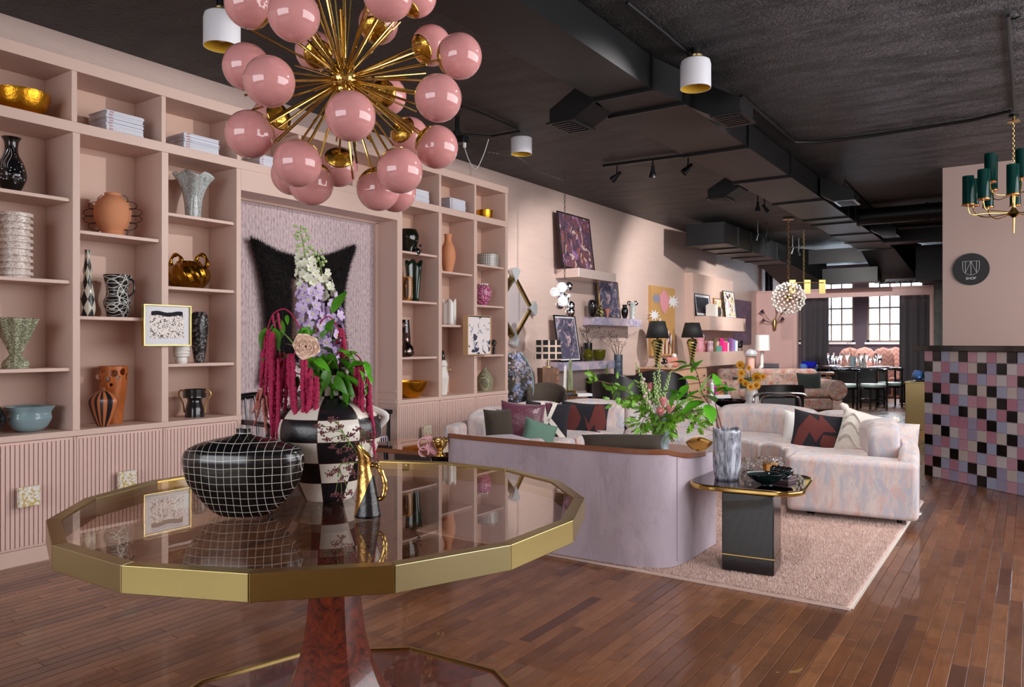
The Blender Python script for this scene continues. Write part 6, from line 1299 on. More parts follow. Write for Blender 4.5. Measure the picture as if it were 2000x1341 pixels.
# twig sprays
def twigs(label, base, n, spread, hgt, mat='twig_dark', blossoms=None, grp='twig sprays'):
    t = thing('twig_spray', label, 'branch', base, 0, grp); g = G(); b = G()
    for i in range(n):
        a = random.uniform(0, 6.28); e = Vector((math.cos(a) * spread * random.random(), math.sin(a) * spread * random.random() * .5, hgt * random.uniform(.6, 1))); m = e * .5 + Vector((random.gauss(0, .02), 0, .02)); g.tube([(0, 0, 0), m, e], [.003, .002, .0012], 5)
        for k in range(5): q = m.lerp(e, random.random()); r = q + Vector((random.gauss(0, .045), random.gauss(0, .03), random.uniform(0, .06))); g.tube([q, r], .0011, 4); b.ball(r, .006, 5, 4)
    ob('twigs', g, K[mat], t); ob('buds', b, K[blossoms or mat], t)
p = onx(1150, 600, -4.9); twigs('dark berry twigs in the dark blue ribbed vase', Vector((-4.9, p.y, 1.22)), 9, .22, .27)
CVY = yx(1207, -4.72); cz0 = .78
solo('console_table', G().box(-.14, .14, -.45, .45, 0, cz0), K['black_wood'], 'dark console behind the black leather chairs', 'table', (-4.78, CVY, 0), bevel=.005)
pot2('tall smoky blue glass cylinder vase with bare branches', 1199, 1216, 700, 742, cz0, [(1, 0), (1, .3), (.97, .33), (1, .36), (1, .6), (.97, .63), (1, .66), (1, 1)], M('smoky_glass', (110, 124, 140), .1, trans=.5), -4.72)
twigs('bare grey branches in the smoky blue cylinder vase', Vector((-4.72, CVY, cz0 + .22)), 12, .32, .42)
# diamond mirror
cy_ = 7.41; mt = thing('diamond_mirror', 'large diamond shaped wall mirror with gold bands and pearly corner caps', 'mirror', (XW + .002, cy_, 1.66)); D_ = .42
ob('glass', G().add([(.02, D_ * .86, 0), (.02, 0, D_ * .86), (.02, -D_ * .86, 0), (.02, 0, -D_ * .86)], [(0, 1, 2, 3)]), M('pale_mirror', (228, 214, 216), .3, .5), mt)  # pale half-matt colour stands in for the bright wall it would mirror
for i in range(4):
    a, b = [(D_, 0), (0, D_), (-D_, 0), (0, -D_)][i], [(0, D_), (-D_, 0), (0, -D_), (D_, 0)][i]; q = .78
    ob('gold_band', G().add([(.0, a[0] * 1, a[1] * 1), (.0, b[0], b[1]), (.05, b[0] * .9, b[1] * .9), (.05, a[0] * .9, a[1] * .9), (.045, b[0] * q, b[1] * q), (.045, a[0] * q, a[1] * q), (.01, b[0] * q * .98, b[1] * q * .98), (.01, a[0] * q * .98, a[1] * q * .98)], [(0, 1, 2, 3), (3, 2, 4, 5), (5, 4, 6, 7)]), K['brass'], mt, smooth=False)
    ca = math.atan2(a[1], a[0]); g = G(); n = 10; g.v = [(.056, D_ * .68 * math.cos(ca), D_ * .68 * math.sin(ca))] + [(.056, D_ * math.cos(ca) * .8 + .17 * math.cos(ca + math.radians(-45 + 90 * k / n)) * .75, D_ * .8 * math.sin(ca) + .17 * math.sin(ca + math.radians(-45 + 90 * k / n)) * .75) for k in range(n + 1)]
    g.f = [(0, k + 1, k + 2) for k in range(n)]; ob('corner_cap', g, K['mother_of_pearl'], mt, solid=.05, smooth=False)
# high back tapestry chair, velvet chair, obelisks, lamp
t = thing('tapestry_chair', 'oval high backed chair in dark floral tapestry with blue piping', 'chair', (-4.74, 7.06, 0), TH + .1)
ob('back', G().grid(lambda a, b: (.2 * math.sin(math.pi * (.08 + .92 * b)) ** .55 * math.cos(a * 6.2832), .06 * math.sin(a * 6.2832) * math.sin(math.pi * b) ** .4 + .0, .42 + .74 * b) if b < 1 else (0, 0, 1.16), 36, 24, wu=True), K['tapestry'], t, ang=0)
ob('seat', G().box(-.19, .19, -.38, 0, .3, .46), K['tapestry'], t, bevel=.05, seg=4)
ob('piping', G().tube([(.2 * math.sin(math.pi * (.08 + .92 * b)) ** .55 * s, -.01, .42 + .74 * b) for s, rng in ((-1, range(3, 23)), (1, range(22, 2, -1))) for b in [k / 23 for k in rng]], .008, 6), K['blue_green_ceramic'], t)
for a in (-.15, .15):
    for b in (-.32, -.05): ob('leg', G().rod((a, b, 0), (a, b, .3), .018), K['black_wood'], t)
tc2 = G(); 
for k in range(70): a = random.uniform(-.9, .9); b = random.uniform(.15, .95); r = .02; tc2.ball((.18 * a * math.sin(math.pi * (.08 + .92 * b)) ** .55, -.055 * math.cos(a * 1.2), .42 + .74 * b), random.uniform(.006, .018), 7, 4, (1, .3, 1))
fw_ = ob('raised_flowers', tc2, m_flor('flower_stitch', [(150, 160, 200), (206, 186, 196), (96, 120, 168)], (1, 1, 1), 14), t); fw_['kind'] = 'stuff'
def barrel(name, label, pos, rz, mat, w_=.62, h=.82, d=.6, seat=.42, leg='black_wood', cat='armchair', slope=.22):
    t = thing(name, label, cat, pos, rz); n = 28
    g = G()
    for i in range(n + 1):
        a = math.radians(-15 + 210 * i / n); f = math.sin(max(0, math.radians(180 * i / n))); zt_ = h - slope * (1 - f)
        for (r, z) in ((1, .1), (1.06, zt_ - .02), (1.03, zt_), (.97, zt_), (.9, zt_ - .03), (.86, .2)): g.v.append((r * w_ / 2 * math.cos(a), r * d / 2 * math.sin(a), z))
    for i in range(n):
        for k in range(6): g.f.append((i * 6 + k, (i + 1) * 6 + k, (i + 1) * 6 + (k + 1) % 6, i * 6 + (k + 1) % 6))
    g.f += [tuple(range(6)), tuple(range(n * 6 + 5, n * 6 - 1, -1))]
    ob('shell', g, K[mat], t); ob('seat_cushion', G().lathe([(0, seat - .16), (w_ * .42, seat - .16), (w_ * .43, seat - .02), (w_ * .38, seat + .01), (0, seat + .015)], 28, sy=d / w_), K[mat], t)
    for k in range(4): a = math.pi / 4 + k * math.pi / 2; ob('leg', G().rod((w_ * .33 * math.cos(a), d * .33 * math.sin(a), 0), (w_ * .33 * math.cos(a), d * .33 * math.sin(a), .12), .02), K[leg], t)
    return t
pp = ont(1068, 790, 8.4); barrel('velvet_chair', 'rounded dark brown velvet chair behind the lettered pillow', (pp.x, pp.y, 0), TH, 'dark_brown_velvet', .42, .80, .4, slope=.12)
pp = ont(1212, 790, 9.3); barrel('leather_chair', 'black leather barrel chair on the left, nearest the smoky cylinder vase', (pp.x, pp.y, 0), TH + 2.5, 'black_leather', .66, .88, .64)
pp = ont(1287, 790, 9.9); barrel('leather_chair', 'black leather barrel chair on the right in front of the pale sideboard', (pp.x, pp.y, 0), TH + 2.9, 'black_leather', .7, .9, .66)
pp = ont(1070, 760, 8.95); t = thing('tapered_pedestal', 'dark wood tapered pedestal with a carved edge under the checked lamp', 'pedestal', (pp.x, pp.y, 0), TH + .3)
ob('body', G().add([(-.07, -.07, 0), (.07, -.07, 0), (.07, .07, 0), (-.07, .07, 0), (-.1, -.1, .95), (.1, -.1, .95), (.1, .1, .95), (-.1, .1, .95)], [(3, 2, 1, 0), (4, 5, 6, 7), (0, 1, 5, 4), (1, 2, 6, 5), (2, 3, 7, 6), (3, 0, 4, 7)]), K['wood_brown'], t)
for k in range(11): ob('carved_block', G().cb((.085, -.092, .2 + .07 * k), (.035, .02, .04)), K['walnut'], t)
lz = .955; t = thing('checked_lamp', 'table lamp with a black and beige window checked shade', 'lamp', (pp.x, pp.y, lz), TH); hw = 27 / F * 8.95
ob('stem', G().rod((0, 0, 0), (0, 0, .1), .012).rod((0, 0, 0), (0, 0, .01), .06, n=20), K['brass'], t)
g = G().add([(-hw, -hw * .55, .09), (hw, -hw * .55, .09), (hw, hw * .55, .09), (-hw, hw * .55, .09), (-hw * .87, -hw * .45, .32), (hw * .87, -hw * .45, .32), (hw * .87, hw * .45, .32), (-hw * .87, hw * .45, .32)], [(0, 1, 5, 4), (1, 2, 6, 5), (2, 3, 7, 6), (3, 0, 4, 7)])
ob('lamp_shade', g, K['lamp_check'], t, solid=.003, smooth=False)
q = ont(1107, 780, 9.1); t = thing('agate_side_table', 'small dark side table with an agate dish under the marble obelisk', 'table', (q.x, q.y, 0), TH); ob('top', G().box(-.16, .24, -.14, .14, .58, .61), K['wood_brown'], t, bevel=.004)
for a in (-.14, .22):
    for b in (-.12, .12): ob('leg', G().box(a - .012, a + .012, b - .012, b + .012, 0, .58), K['wood_brown'], t)
solo('agate_dish', G().lathe(pot([(.6, 0), (1, 1)], .05, .11, .004), 24), K['tapestry'], 'patterned dish on the small side table below the obelisk', 'dish', (q.x + .0, q.y - .0, .611), TH)
t = thing('gold_plinth', 'small gold block carrying the marble obelisks', 'plinth', (q.x, q.y + .05, .668), TH); ob('block', G().box(-.085, .085, -.05, .05, -.05, .01), K['bright_brass'], t, bevel=.002)
for dx_, h_, m_, l_ in ((-.045, .3, 'white_ceramic', 'pale marble obelisk at the left of the gold block'), (.02, .38, 'green_marble', 'taller green marble obelisk on the gold block')):
    solo('obelisk', G().add([(-.03, -.03, 0), (.03, -.03, 0), (.03, .03, 0), (-.03, .03, 0), (-.02, -.02, h_ * .9), (.02, -.02, h_ * .9), (.02, .02, h_ * .9), (-.02, .02, h_ * .9), (0, 0, h_)], [(3, 2, 1, 0), (0, 1, 5, 4), (1, 2, 6, 5), (2, 3, 7, 6), (3, 0, 4, 7), (4, 5, 8), (5, 6, 8), (6, 7, 8), (7, 4, 8)]), K[m_], l_, 'obelisk', (q.x + dx_, q.y + .05, .678), TH, smooth=False)
solo('magazine_pile', G().box(-.09, .09, -.07, .07, 0, .03), K['paper'], 'short pile of magazines right of the gold block', 'magazines', (q.x + .17, q.y + .1, .611), TH + .2)
# sideboard and zebra lamps
SB = thing('sideboard', 'pale wood sideboard with carved triangles and small drawers', 'sideboard', (-4.98, 10.8, 0)); ob('body', G().box(0, .55, 0, 1.47, .1, .84), K['wood_pale'], SB, bevel=.004); ob('side_panel', G().box(0, .55, -.012, -.001, .1, .84), K['walnut'], SB); ob('top', G().box(-.0, .58, -.02, 1.49, .842, .865), K['wood_pale'], SB, bevel=.004)
for k in range(2):
    for j in range(2): ob('triangle', G().add([(.552, .08 + .2 * k, .78 - .34 * j), (.552, .24 + .2 * k, .78 - .34 * j), (.58, .16 + .2 * k, .5 - .34 * j), (.552, .16 + .2 * k, .5 - .34 * j)], [(0, 1, 2), (0, 2, 3), (1, 3, 2)]), K['wood_pale'], SB, smooth=False)
for k in range(4):
    for j in range(3):
        if k < 3: dr = ob('drawer', G().box(0, .018, .01, .31, .01, .22), K['wood_pale'], SB, (.55, .5 + .32 * k, .12 + .235 * j), bevel=.003); ob('knob', G().ball((.03, .16, .115), .014, 10, 8), K['black_metal'], dr)
for a in (.06, 1.4): ob('leg', G().box(.05, .5, a - .03, a + .03, 0, .1), K['wood_pale'], SB)
def zlamp(label, u, x, vs0, vs1, wpx):
    y_ = yx(u, x); d = dep((x, y_, 1)); z1 = H + (CY - vs0) / F * d; z0 = H + (CY - vs1) / F * d; bh = z0 - .866; t = thing('zebra_lamp', label, 'lamp', (x, y_, .866), TH, 'black shaded zebra lamps'); r = wpx / 2 / F * d
    ob('base', G().lathe([(0, 0), (.07, 0), (.07, .02)] + [(a * .09, b * bh) for a, b in spline([(.5, .06), (.4, .15), (.55, .4), (.9, .72), (1, .82), (.7, .93), (.2, .97)], 5)] + [(.012, bh * 1.05), (.012, bh * 1.2), (0, bh * 1.2)], 28, fn=lambda a, z, r_: 1 + .06 * math.sin(2 * a + z * 18)), K['zebra'], t)
    ob('lamp_shade', G().lathe([(r, bh), (r * .66, z1 - .866)], 40, cap=False), K['shade_black'], t, solid=.003); ob('shade_lining', G().lathe([(r - .006, bh + .002), (r * .66 - .006, z1 - .868)], 40, cap=False), K['brass'], t)
    ob('finial', G().ball((0, 0, z1 - .866 + .02), .012, 10, 8).rod((0, 0, bh), (0, 0, z1 - .85), .004), K['brass'], t)
def no_cap(*a): pass
zlamp('zebra striped lamp with a black shade, left one in front of the starburst painting', 1284, -4.72, 627, 660, 46)
zlamp('zebra striped lamp with a black shade, right one in front of the fluted wall panel', 1352, -4.62, 630, 659, 43)
t = thing('textured_block', 'rough brick pink block sculpture on the sideboard', 'sculpture', (-4.6, yx(1311, -4.6), .866), TH + .2); ob('block', G().box(-.1, .1, -.06, .06, 0, .15), K['brick_pink'], t, bevel=.03, seg=3); ob('white_tip', G().ball((.05, 0, .17), .04, 10, 8), K['cream_felt'], t)
solo('coiled_ornament', G().tube([(.05 * math.cos(k * .5) * (1 - k / 30), .03 * math.sin(k * .5), .04 + .1 * k / 24) for k in range(24)], .018, 8), K['black_ceramic'], 'black coiled ornament left of the brick pink block', 'ornament', (-4.62, yx(1298, -4.62), .866))
pot2('white footed bowl at the front of the sideboard', 1297, 1318, 716, 723, .866, [(.3, 0), (.5, .3), (1, 1)], 'white_ceramic', -4.5, 'bowl', cat='bowl')
# starburst painting
a_, b_ = yx(1272, XW + .05), yx(1318, XW + .05); z1, z0 = zx(1274, 557, XW + .05), zx(1274, 695, XW + .05); W = b_ - a_; Hh = z1 - z0
t = thing('starburst_painting', 'tall ochre canvas with white and grey starbursts, a pink bloom and striped shapes', 'painting', (XW + .003, a_, z0)); ob('canvas', G().box(0, .05, 0, W, 0, Hh), M('ochre_paint', (196, 150, 92), .7), t, smooth=False)
def flat(poly, mat, lab, dx=.052): g = G(); g.v = [(dx, p[0] * W, p[1] * Hh) for p in poly]; g.v += [(dx + .002, p[0] * W, p[1] * Hh) for p in poly]; n = len(poly); g.f = [tuple(range(n, 2 * n))] + [(i, (i + 1) % n, n + (i + 1) % n, n + i) for i in range(n)]; ob(lab, g, mat, t, smooth=False)
def star(cx_, cy2, r, n=9): return [(cx_ + (r if k % 2 == 0 else r * .45) * math.cos(math.pi * k / n), cy2 + (r if k % 2 == 0 else r * .45) * .36 * math.sin(math.pi * k / n)) for k in range(2 * n)]
flat(star(.22, .82, .26), M('star_grey', (140, 140, 160), .7), 'star'); flat(star(.9, .8, .3), K['white_paint'], 'star'); flat(star(.12, .58, .24), K['white_paint'], 'star')
flat([(.5, .97), (.32, .86), (.38, .68), (.52, .6), (.68, .7), (.74, .84)], M('bloom_pink', (222, 150, 160), .7), 'bloom', .055)
sw = M('stripe_wine', (110, 50, 66), .7)
for k in range(9): flat([(.3 + .06 * k, .52 - .03 * k), (.36 + .06 * k, .55 - .03 * k), (.42 + .05 * k, .46 - .04 * k), (.38 + .05 * k, .43 - .04 * k)], sw if k % 2 else K['cream_felt'], 'stripe', .056)
for k in range(10): flat([(.1 + .085 * k, .24 - .1 * abs(math.sin(k))), (.14 + .085 * k, .25), (.16 + .08 * k, .03), (.12 + .08 * k, .02)], sw if k % 2 else K['cream_felt'], 'stripe', .056)
# fluted panel, box shelves, things on them
t = thing('fluted_wall_panel', 'tall fluted pink wall panel standing proud of the left wall', 'panel', (XW + .001, 12.82, 0)); ob('core', G().box(0, .13, 0, 2.2, 0, 2.47), K['pink_paint'], t, smooth=False)
g = G()
for k in range(44): g.box(.13, .15, .01 + .05 * k, .048 + .05 * k, .0, 2.46)
o = ob('flutes', g, K['pink_paint'], t, smooth=False)
o['kind'] = 'stuff'
boxshelf('upper pink box shelf holding the framed prints and books', 12.9, 14.95, -4.6, 1.46, 1.71, 'pink_paint', XW + .152, 'box_shelf'); boxshelf('lower pink box shelf holding the coloured glassware', 12.9, 14.95, -4.6, .83, 1.08, 'pink_paint', XW + .152, 'box_shelf')
lean('black framed print of a dark night block above pale pink', yx(1361, -4.82), yx(1390, -4.82), -4.84, 1.712, .40, 6, 'black_wood', 'art_black', .016, matw=.04)
lean('brown framed orange and black splash picture', yx(1399, -4.8), yx(1424, -4.8), -4.83, 1.712, .36, 6, 'walnut', 'art_orange', .012)
lean('tall black framed print with a yellow stroke', yx(1420, -4.72), yx(1441, -4.72), -4.76, 1.712, .52, 6, 'black_wood', 'art_yellow', .014, matw=.02)
yb = yx(1391, -4.66)
for k, (c, lab, h_) in enumerate([((232, 222, 214), 'cream book, first beside the night block print', .2), ((226, 214, 208), 'pale book, second beside the night block print', .22), ((236, 230, 226), 'white book, third beside the night block print', .2), ((240, 226, 216), 'ivory book, fourth and widest beside the night block print', .22), ((30, 28, 34), 'black book, first left of the orange picture', .17), ((60, 44, 44), 'dark brown book, second left of the orange picture', .17), ((44, 40, 50), 'charcoal book, third left of the orange picture', .16)]):
    solo('book', G().box(-.1, .05, 0, .05, 0, h_), M('book_cloth_%d' % k, c, .6), lab, 'book', (-4.68, yb + .056 * k, 1.711), group='books on the upper box shelf', smooth=False, bevel=.003, seg=1)
solo('purple_canvas', G().box(0, .03, 0, yx(1463, XW) - yx(1430, XW), 0, .92), K['art_purple'], 'dark purple canvas on the wall behind the box shelves', 'painting', (XW + .001, max(15.03, yx(1432, XW)), 1.21), smooth=False)
glz = [(1366, 20, .3, (226, 160, 172), 'pink faceted jar, leftmost on the lower box shelf'), (1378, 12, .19, (214, 130, 130), 'coral rimmed glass jar, second from left on the lower box shelf'), (1387, 13, .19, (226, 190, 205), 'pale pink cut glass jar beside the coral jar'), (1396, 7, .24, (110, 100, 60), 'slim olive bottle behind the cut glass jars'), (1403, 11, .1, (90, 150, 140), 'low green glass box in the middle of the lower box shelf'),
       (1409, 7, .24, (206, 40, 120), 'tall magenta candle block'), (1416, 8, .17, (220, 60, 130), 'short hot pink block'), (1420, 6, .16, (240, 200, 170), 'peach book end block'), (1425, 6, .25, (110, 70, 130), 'violet box, tallest of the upright boxes'), (1429, 5, .24, (150, 90, 140), 'plum box beside the violet box'), (1433, 5, .22, (120, 130, 180), 'blue grey box beside the plum box'), (1437, 6, .2, (214, 214, 224), 'white box beside the black cat')]
for k, (u, wpx, h_, c, lab) in enumerate(glz):
    xg = -4.82 if u < 1382 else -4.7; y_ = yx(u, xg); d = dep((xg, y_, 1)); r = wpx / 2 / F * d; g = G().lathe(pot([(.8, 0), (1, .2), (.9, .6), (1, .8), (.9, 1)], h_, r, .004), 12) if k < 4 else G().box(-r, r, -r, r, 0, h_)
    solo('glass_jar' if k < 4 else 'coloured_box', g, M('shelf_colour_%d' % k, c, .15, coat=.4), lab, 'jar' if k < 4 else 'box', (xg, y_, 1.081), TH)
t = thing('cat_figure', 'small black cat figure at the right end of the lower box shelf', 'figurine', (-4.68, yx(1445, -4.68), 1.081), TH)
ob('body', G().ball((0, 0, .1), .045, 12, 8, (1.3, .7, 1)).ball((.035, 0, .17), .03, 10, 8).rod((.025, .0, .18), (.02, 0, .215), .01, .001).rod((.045, .0, .18), (.05, 0, .215), .01, .001).rod((-.04, 0, .08), (-.04, 0, 0), .009).rod((.04, 0, .08), (.04, 0, 0), .009).tube([(-.05, 0, .12), (-.08, 0, .15), (-.075, 0, .2)], .006), K['black_ceramic'], t)
# ---------------- middle distance seating ----------------
pc = ont(1516, 800, 7.9); t = thing('chrome_chair', 'chrome tube armchair with a black sparkling back behind the sectional', 'armchair', (pc.x, pc.y, 0), TH)
ob('arm_frame', G().tube(spline([(-.27, -.1, 0), (-.27, -.1, .6), (-.22, -.1, .715), (0, -.12, .73), (.22, -.1, .725), (.27, -.1, .7)], 6), .014, 10), K['chrome'], t); ob('back_frame', G().tube(spline([(-.19, -.06, .35), (-.19, -.06, .6), (-.13, -.06, .7), (0, -.06, .71), (.17, -.06, .7), (.23, -.06, .62), (.2, -.06, .35)], 5), .012, 10), K['chrome'], t)
ob('back_pad', G().box(-.175, .19, -.055, -.02, .36, .685), K['black_leather'], t, bevel=.02, seg=3); ob('seat', G().box(-.21, .21, -.04, .4, .4, .46), K['black_leather'], t, bevel=.02)
for a in (-.2, .2): ob('leg', G().tube([(a, .38, .4), (a, .42, .02), (a, -.1, .01)], .012, 8), K['chrome'], t)
pv_ = ont(1468, 806, 8.8); zv = .5; solo('pedestal', G().box(-.17, .17, -.15, .15, 0, zv), M('pink_lacquer', (206, 172, 178), .35), 'low pink lacquer pedestal under the sunflower vase', 'pedestal', (pv_.x, pv_.y, 0), TH, bevel=.006)
solo('tall_white_vase', G().lathe(pot([(.75, 0), (1, .15), (.9, .5), (.62, .85), (.7, 1)], .3, .085, .006), 28), K['white_ceramic'], 'white tapering vase holding the sunflowers', 'vase', (pv_.x, pv_.y, zv + .001), TH)
sp_ = leaf_mesh('ray', .05, .016, K['sunflower'], .2, .1, 3); rm = G()
for k in range(22):
    a = k * 2 * math.pi / 22; c_, s__ = math.cos(a), math.sin(a); b = len(rm.v); L = .052 if k % 2 else .045
    rm.v += [(c_ * .014 - s__ * .006, .004, s__ * .014 + c_ * .006), (c_ * .014 + s__ * .006, .004, s__ * .014 - c_ * .006), (c_ * L * .7 + s__ * .007, .012, s__ * L * .7 - c_ * .007), (c_ * L, .004, s__ * L), (c_ * L * .7 - s__ * .007, .012, s__ * L * .7 + c_ * .007)]; rm.f.append(tuple(range(b, b + 5)))
rme = rm.mesh('rays', True, 0); rme.materials.append(K['sunflower']); dkm = G().ball((0, .006, 0), .02, 12, 8, (1, .5, 1)).mesh('disc', True, 0); dkm.materials.append(M('sun_disc', (184, 104, 18), .8))
vb_ = Vector((pv_.x, pv_.y, zv + .28))
for k, (u, v, s_, lab) in enumerate([(1446, 712, 1.1, 'highest'), (1462, 718, .7, 'smallest, near the top'), (1448, 728, 1, 'second on the left edge'), (1447, 742, .9, 'third on the left edge'), (1456, 748, .9, 'lower left'), (1466, 755, 1, 'lowest, middle'), (1478, 736, 1.35, 'largest, on the right'), (1477, 752, 1.1, 'lower right'), (1490, 735, .8, 'rightmost, seen edge on')]):
    q = ont(u, v, 8.8 - .1 * (k % 3)) - vb_; t = thing('sunflower', 'yellow sunflower, %s of the bunch in the white vase' % lab, 'flower', vb_, 0, 'sunflowers in the white vase'); d = Vector((.35 + .1 * (k % 3), -.8, .3 * ((k % 2) - .5)))
    ob('stem', G().tube([(0, 0, 0), q * .5 + Vector((0, .02, .01)), q], .004, 6), K['stem_green'], t); inst(rme, 'petals', t, q, d, k, s_); inst(dkm, 'seed_disc', t, q, d, 0, s_)
q = ont(1425, 792, 8.0); t = thing('wavy_dish', 'black dish with a wavy rim standing behind the sectional', 'dish', (q.x, q.y, .56), TH); ob('dish', G().lathe(pot([(.4, 0), (.8, .4), (1, 1)], .09, .17, .005), 48, fn=lambda a, z, r: 1 + .1 * math.sin(6 * a) * z / .09), K['black_ceramic'], t)
solo('low_table', G().box(-.2, .16, -.16, .2, 0, .56), K['black_lacquer'], 'low black table under the wavy dish', 'table', (q.x, q.y, 0), TH, bevel=.006)
# floral sofa facing the camera
fs_ = ont(1525, 812, 12.9); t = thing('rolled_arm_sofa', 'needlepoint floral sofa with big rolled arms facing the camera', 'sofa', (fs_.x, fs_.y, 0), TH)
W2_ = .88
ob('base', G().box(-W2_, W2_, 0, .75, .1, .3), K['needlepoint'], t, bevel=.03); ob('back', G().box(-W2_, W2_, .6, .82, .3, .78), K['needlepoint'], t, bevel=.08, seg=4)
for i in range(2): ob('seat_cushion', G().box(-W2_ + .01 + W2_ * i, W2_ * i - .01, -.02, .6, .305, .46), K['needlepoint'], t, bevel=.06, seg=4)
for s in (-1, 1):
    ob('arm_panel', G().box(s * W2_ - (.0 if s > 0 else .16), s * W2_ + (.16 if s > 0 else 0), -.02, .78, 0.02, .42), K['roll_floral'], t, bevel=.02)
    ob('rolled_arm', G().rod((s * (W2_ + .07), -.03, .44), (s * (W2_ + .07), .78, .44), .165, n=30), K['roll_floral'], t); ob('arm_face', G().rod((s * (W2_ + .07), -.045, .44), (s * (W2_ + .07), -.031, .44), .16, n=30), K['needlepoint'], t)
dg = M('dark_green_velvet', (24, 38, 34), .85, sheen=.5)
pillow('dark green velvet cushion by the right rolled arm', 1558, 1608, 727, 785, 13.1, 4, -8, dg, .18); pillow('dark green velvet cushion by the left rolled arm', 1432, 1470, 735, 782, 13.1, -6, -8, dg, .16)
pillow('patterned cushion against the left rolled arm', 1414, 1446, 740, 784, 12.9, -10, -10, 'needlepoint', .16)
q = ont(1520, 765, 11.6); barrel('sequin_chair', 'black sequinned low chair in front of the floral sofa', (q.x, q.y, 0), TH + math.pi, 'black_leather', .74, .62, .5, slope=.05)
q = ont(1404, 790, 11.2); t = thing('white_display_cube', 'small white display cube with bottles behind the large leaves', 'display stand', (q.x, q.y, 0), TH); ob('cube', G().box(-.14, .14, -.12, .12, 0, .48), K['white_paint'], t, bevel=.004)
for k, (dx_, h_, c, lab) in enumerate([(-.1, .22, (220, 226, 232), 'tall white bottle on the display cube'), (-.04, .16, (200, 60, 150), 'slim magenta bottle on the display cube'), (.03, .12, (230, 110, 70), 'small orange box on the display cube'), (.1, .18, (60, 90, 70), 'dark green bottle on the display cube')]): solo('bottle' if k != 2 else 'small_box', G().lathe([(0, 0), (.028, 0), (.028, h_ * .7), (.012, h_ * .8), (.012, h_), (0, h_)], 14) if k != 2 else G().box(-.03, .03, -.03, .03, 0, h_), M('bottle_colour_%d' % k, c, .2, coat=.4), lab, 'bottle' if k != 2 else 'box', (q.x + dx_ * .83, q.y + dx_ * .56, .481))
# console with lamp by the partition
q = ont(1522, 735, 14.35); t = thing('long_console', 'long dark console table in front of the pink partition', 'table', (q.x, q.y, 0), .25); ob('top', G().box(-.95, .95, -.22, .22, .66, .7), K['wood_brown'], t, bevel=.004); ob('shelf_case', G().box(-.9, .9, -.18, .2, .5, .6), K['walnut'], t)
for a in (-.85, .85): ob('leg', G().box(a - .03, a + .03, -.18, .18, 0, .66), K['wood_brown'], t)
TZc = .701
for k, (u, w2, lab) in enumerate([(1510, .2, 'lower dark lidded box on the long console'), (1510, .17, 'upper dark lidded box on the long console')]): p = ont(u, 700, 14.2); solo('lidded_box', G().box(-w2, w2 * .6, -.08, .08, 0, .075), K['art_marble'] if False else M('slate_box_%d' % k, (70, 66, 74), .4), lab, 'box', (p.x, p.y, TZc + .078 * k), .25, bevel=.004)
p = ont(1488, 712, 14.9); t = thing('white_lamp', 'table lamp with a large white drum shade beside the pink partition', 'lamp', (p.x, p.y, .72), 0); r = 15 / F * 14.9
solo('lamp_table', G().box(-.18, .18, -.16, .16, 0, .718), M('lilac_cloth', (170, 150, 160), .7), 'small lilac covered table under the white drum lamp', 'table', (p.x, p.y, 0), .2, bevel=.004)
ob('base', G().lathe([(0, 0), (.08, 0), (.05, .05), (.03, .1), (.04, .18), (.03, .3), (.045, .34), (0, .36)], 20), K['white_ceramic'], t); ob('lamp_shade', G().lathe([(r, .37), (r * .93, .67)], 48, cap=False), K['linen'], t, smooth=False)
p = ont(1466, 712, 13.9); t = thing('mushroom_lamp', 'pale pink mushroom shaped lamp beside the lower box shelf', 'lamp', (p.x, p.y, 0)); pp_ = M('pale_pink_enamel', (220, 170, 156), .35); ob('stand', G().rod((0, 0, 0), (0, 0, 1.0), .07, n=20), pp_, t); ob('cap', G().lathe([(.03, .98), (.11, 1.0), (.115, 1.04), (.08, 1.1), (0, 1.13)], 24), K['mother_of_pearl'], t)
p = ont(1580, 722, 14.4); t = thing('cobalt_bowl', 'cobalt blue glass bowl on a round dark foot', 'bowl', (p.x, p.y, .702), 0); ob('bowl', G().lathe(pot([(.45, 0), (.8, .3), (.97, .9), (1, 1)], .13, .15, .008), 32, (0, 0, .05)), K['cobalt_glass'], t); ob('foot', G().lathe([(0, 0), (.1, 0), (.11, .04), (.07, .06), (0, .06)], 24), K['wood_brown'], t)
p2 = ont(1569, 723, 14.3); solo('glass_ball', G().ball((0, 0, .075), .075, 20, 12), K['blue_glass'], 'light blue glass ball left of the cobalt bowl', 'glass ball', (p2.x, p2.y, .702)); p2 = ont(1590, 723, 14.5); solo('glass_ball', G().ball((0, 0, .07), .07, 20, 12), K['blue_glass'], 'light blue glass ball right of the cobalt bowl', 'glass ball', (p2.x, p2.y, .702))
# ---------------- far dining table ----------------
dc = ont(1668, 728, 16.0); DX, DY = dc.x, dc.y; t = thing('dining_table', 'large dark oval dining table on a black slab base, fully set', 'table', (DX, DY, 0), .1)
ob('tabletop', G().prism([(.82 * math.cos(a * math.pi / 20), .62 * math.sin(a * math.pi / 20)) for a in range(40)], .7, .735), M('dark_marble', (56, 58, 66), .12, coat=.5), t, bevel=.006)
ob('slab_base', G().box(-.45, .45, -.22, .22, 0, .7), K['black_wood'], t, bevel=.01); ob('slab_base', G().box(.48, .6, -.3, .3, 0, .7), K['black_wood'], t, bevel=.01)
pkp = M('pink_plate', (222, 168, 178), .35, coat=.3); stem = [(0, 0), (.032, 0), (.032, .003), (.004, .008), (.004, .09), (.03, .13), (.036, .17), (.034, .2)]
gm_ = G().lathe(stem, 16).mesh('wine_glass', True); gm_.materials.append(K['clear_glass'])
labs = ['left end', 'front left', 'front middle', 'front right', 'right end', 'back right', 'back middle', 'back left']
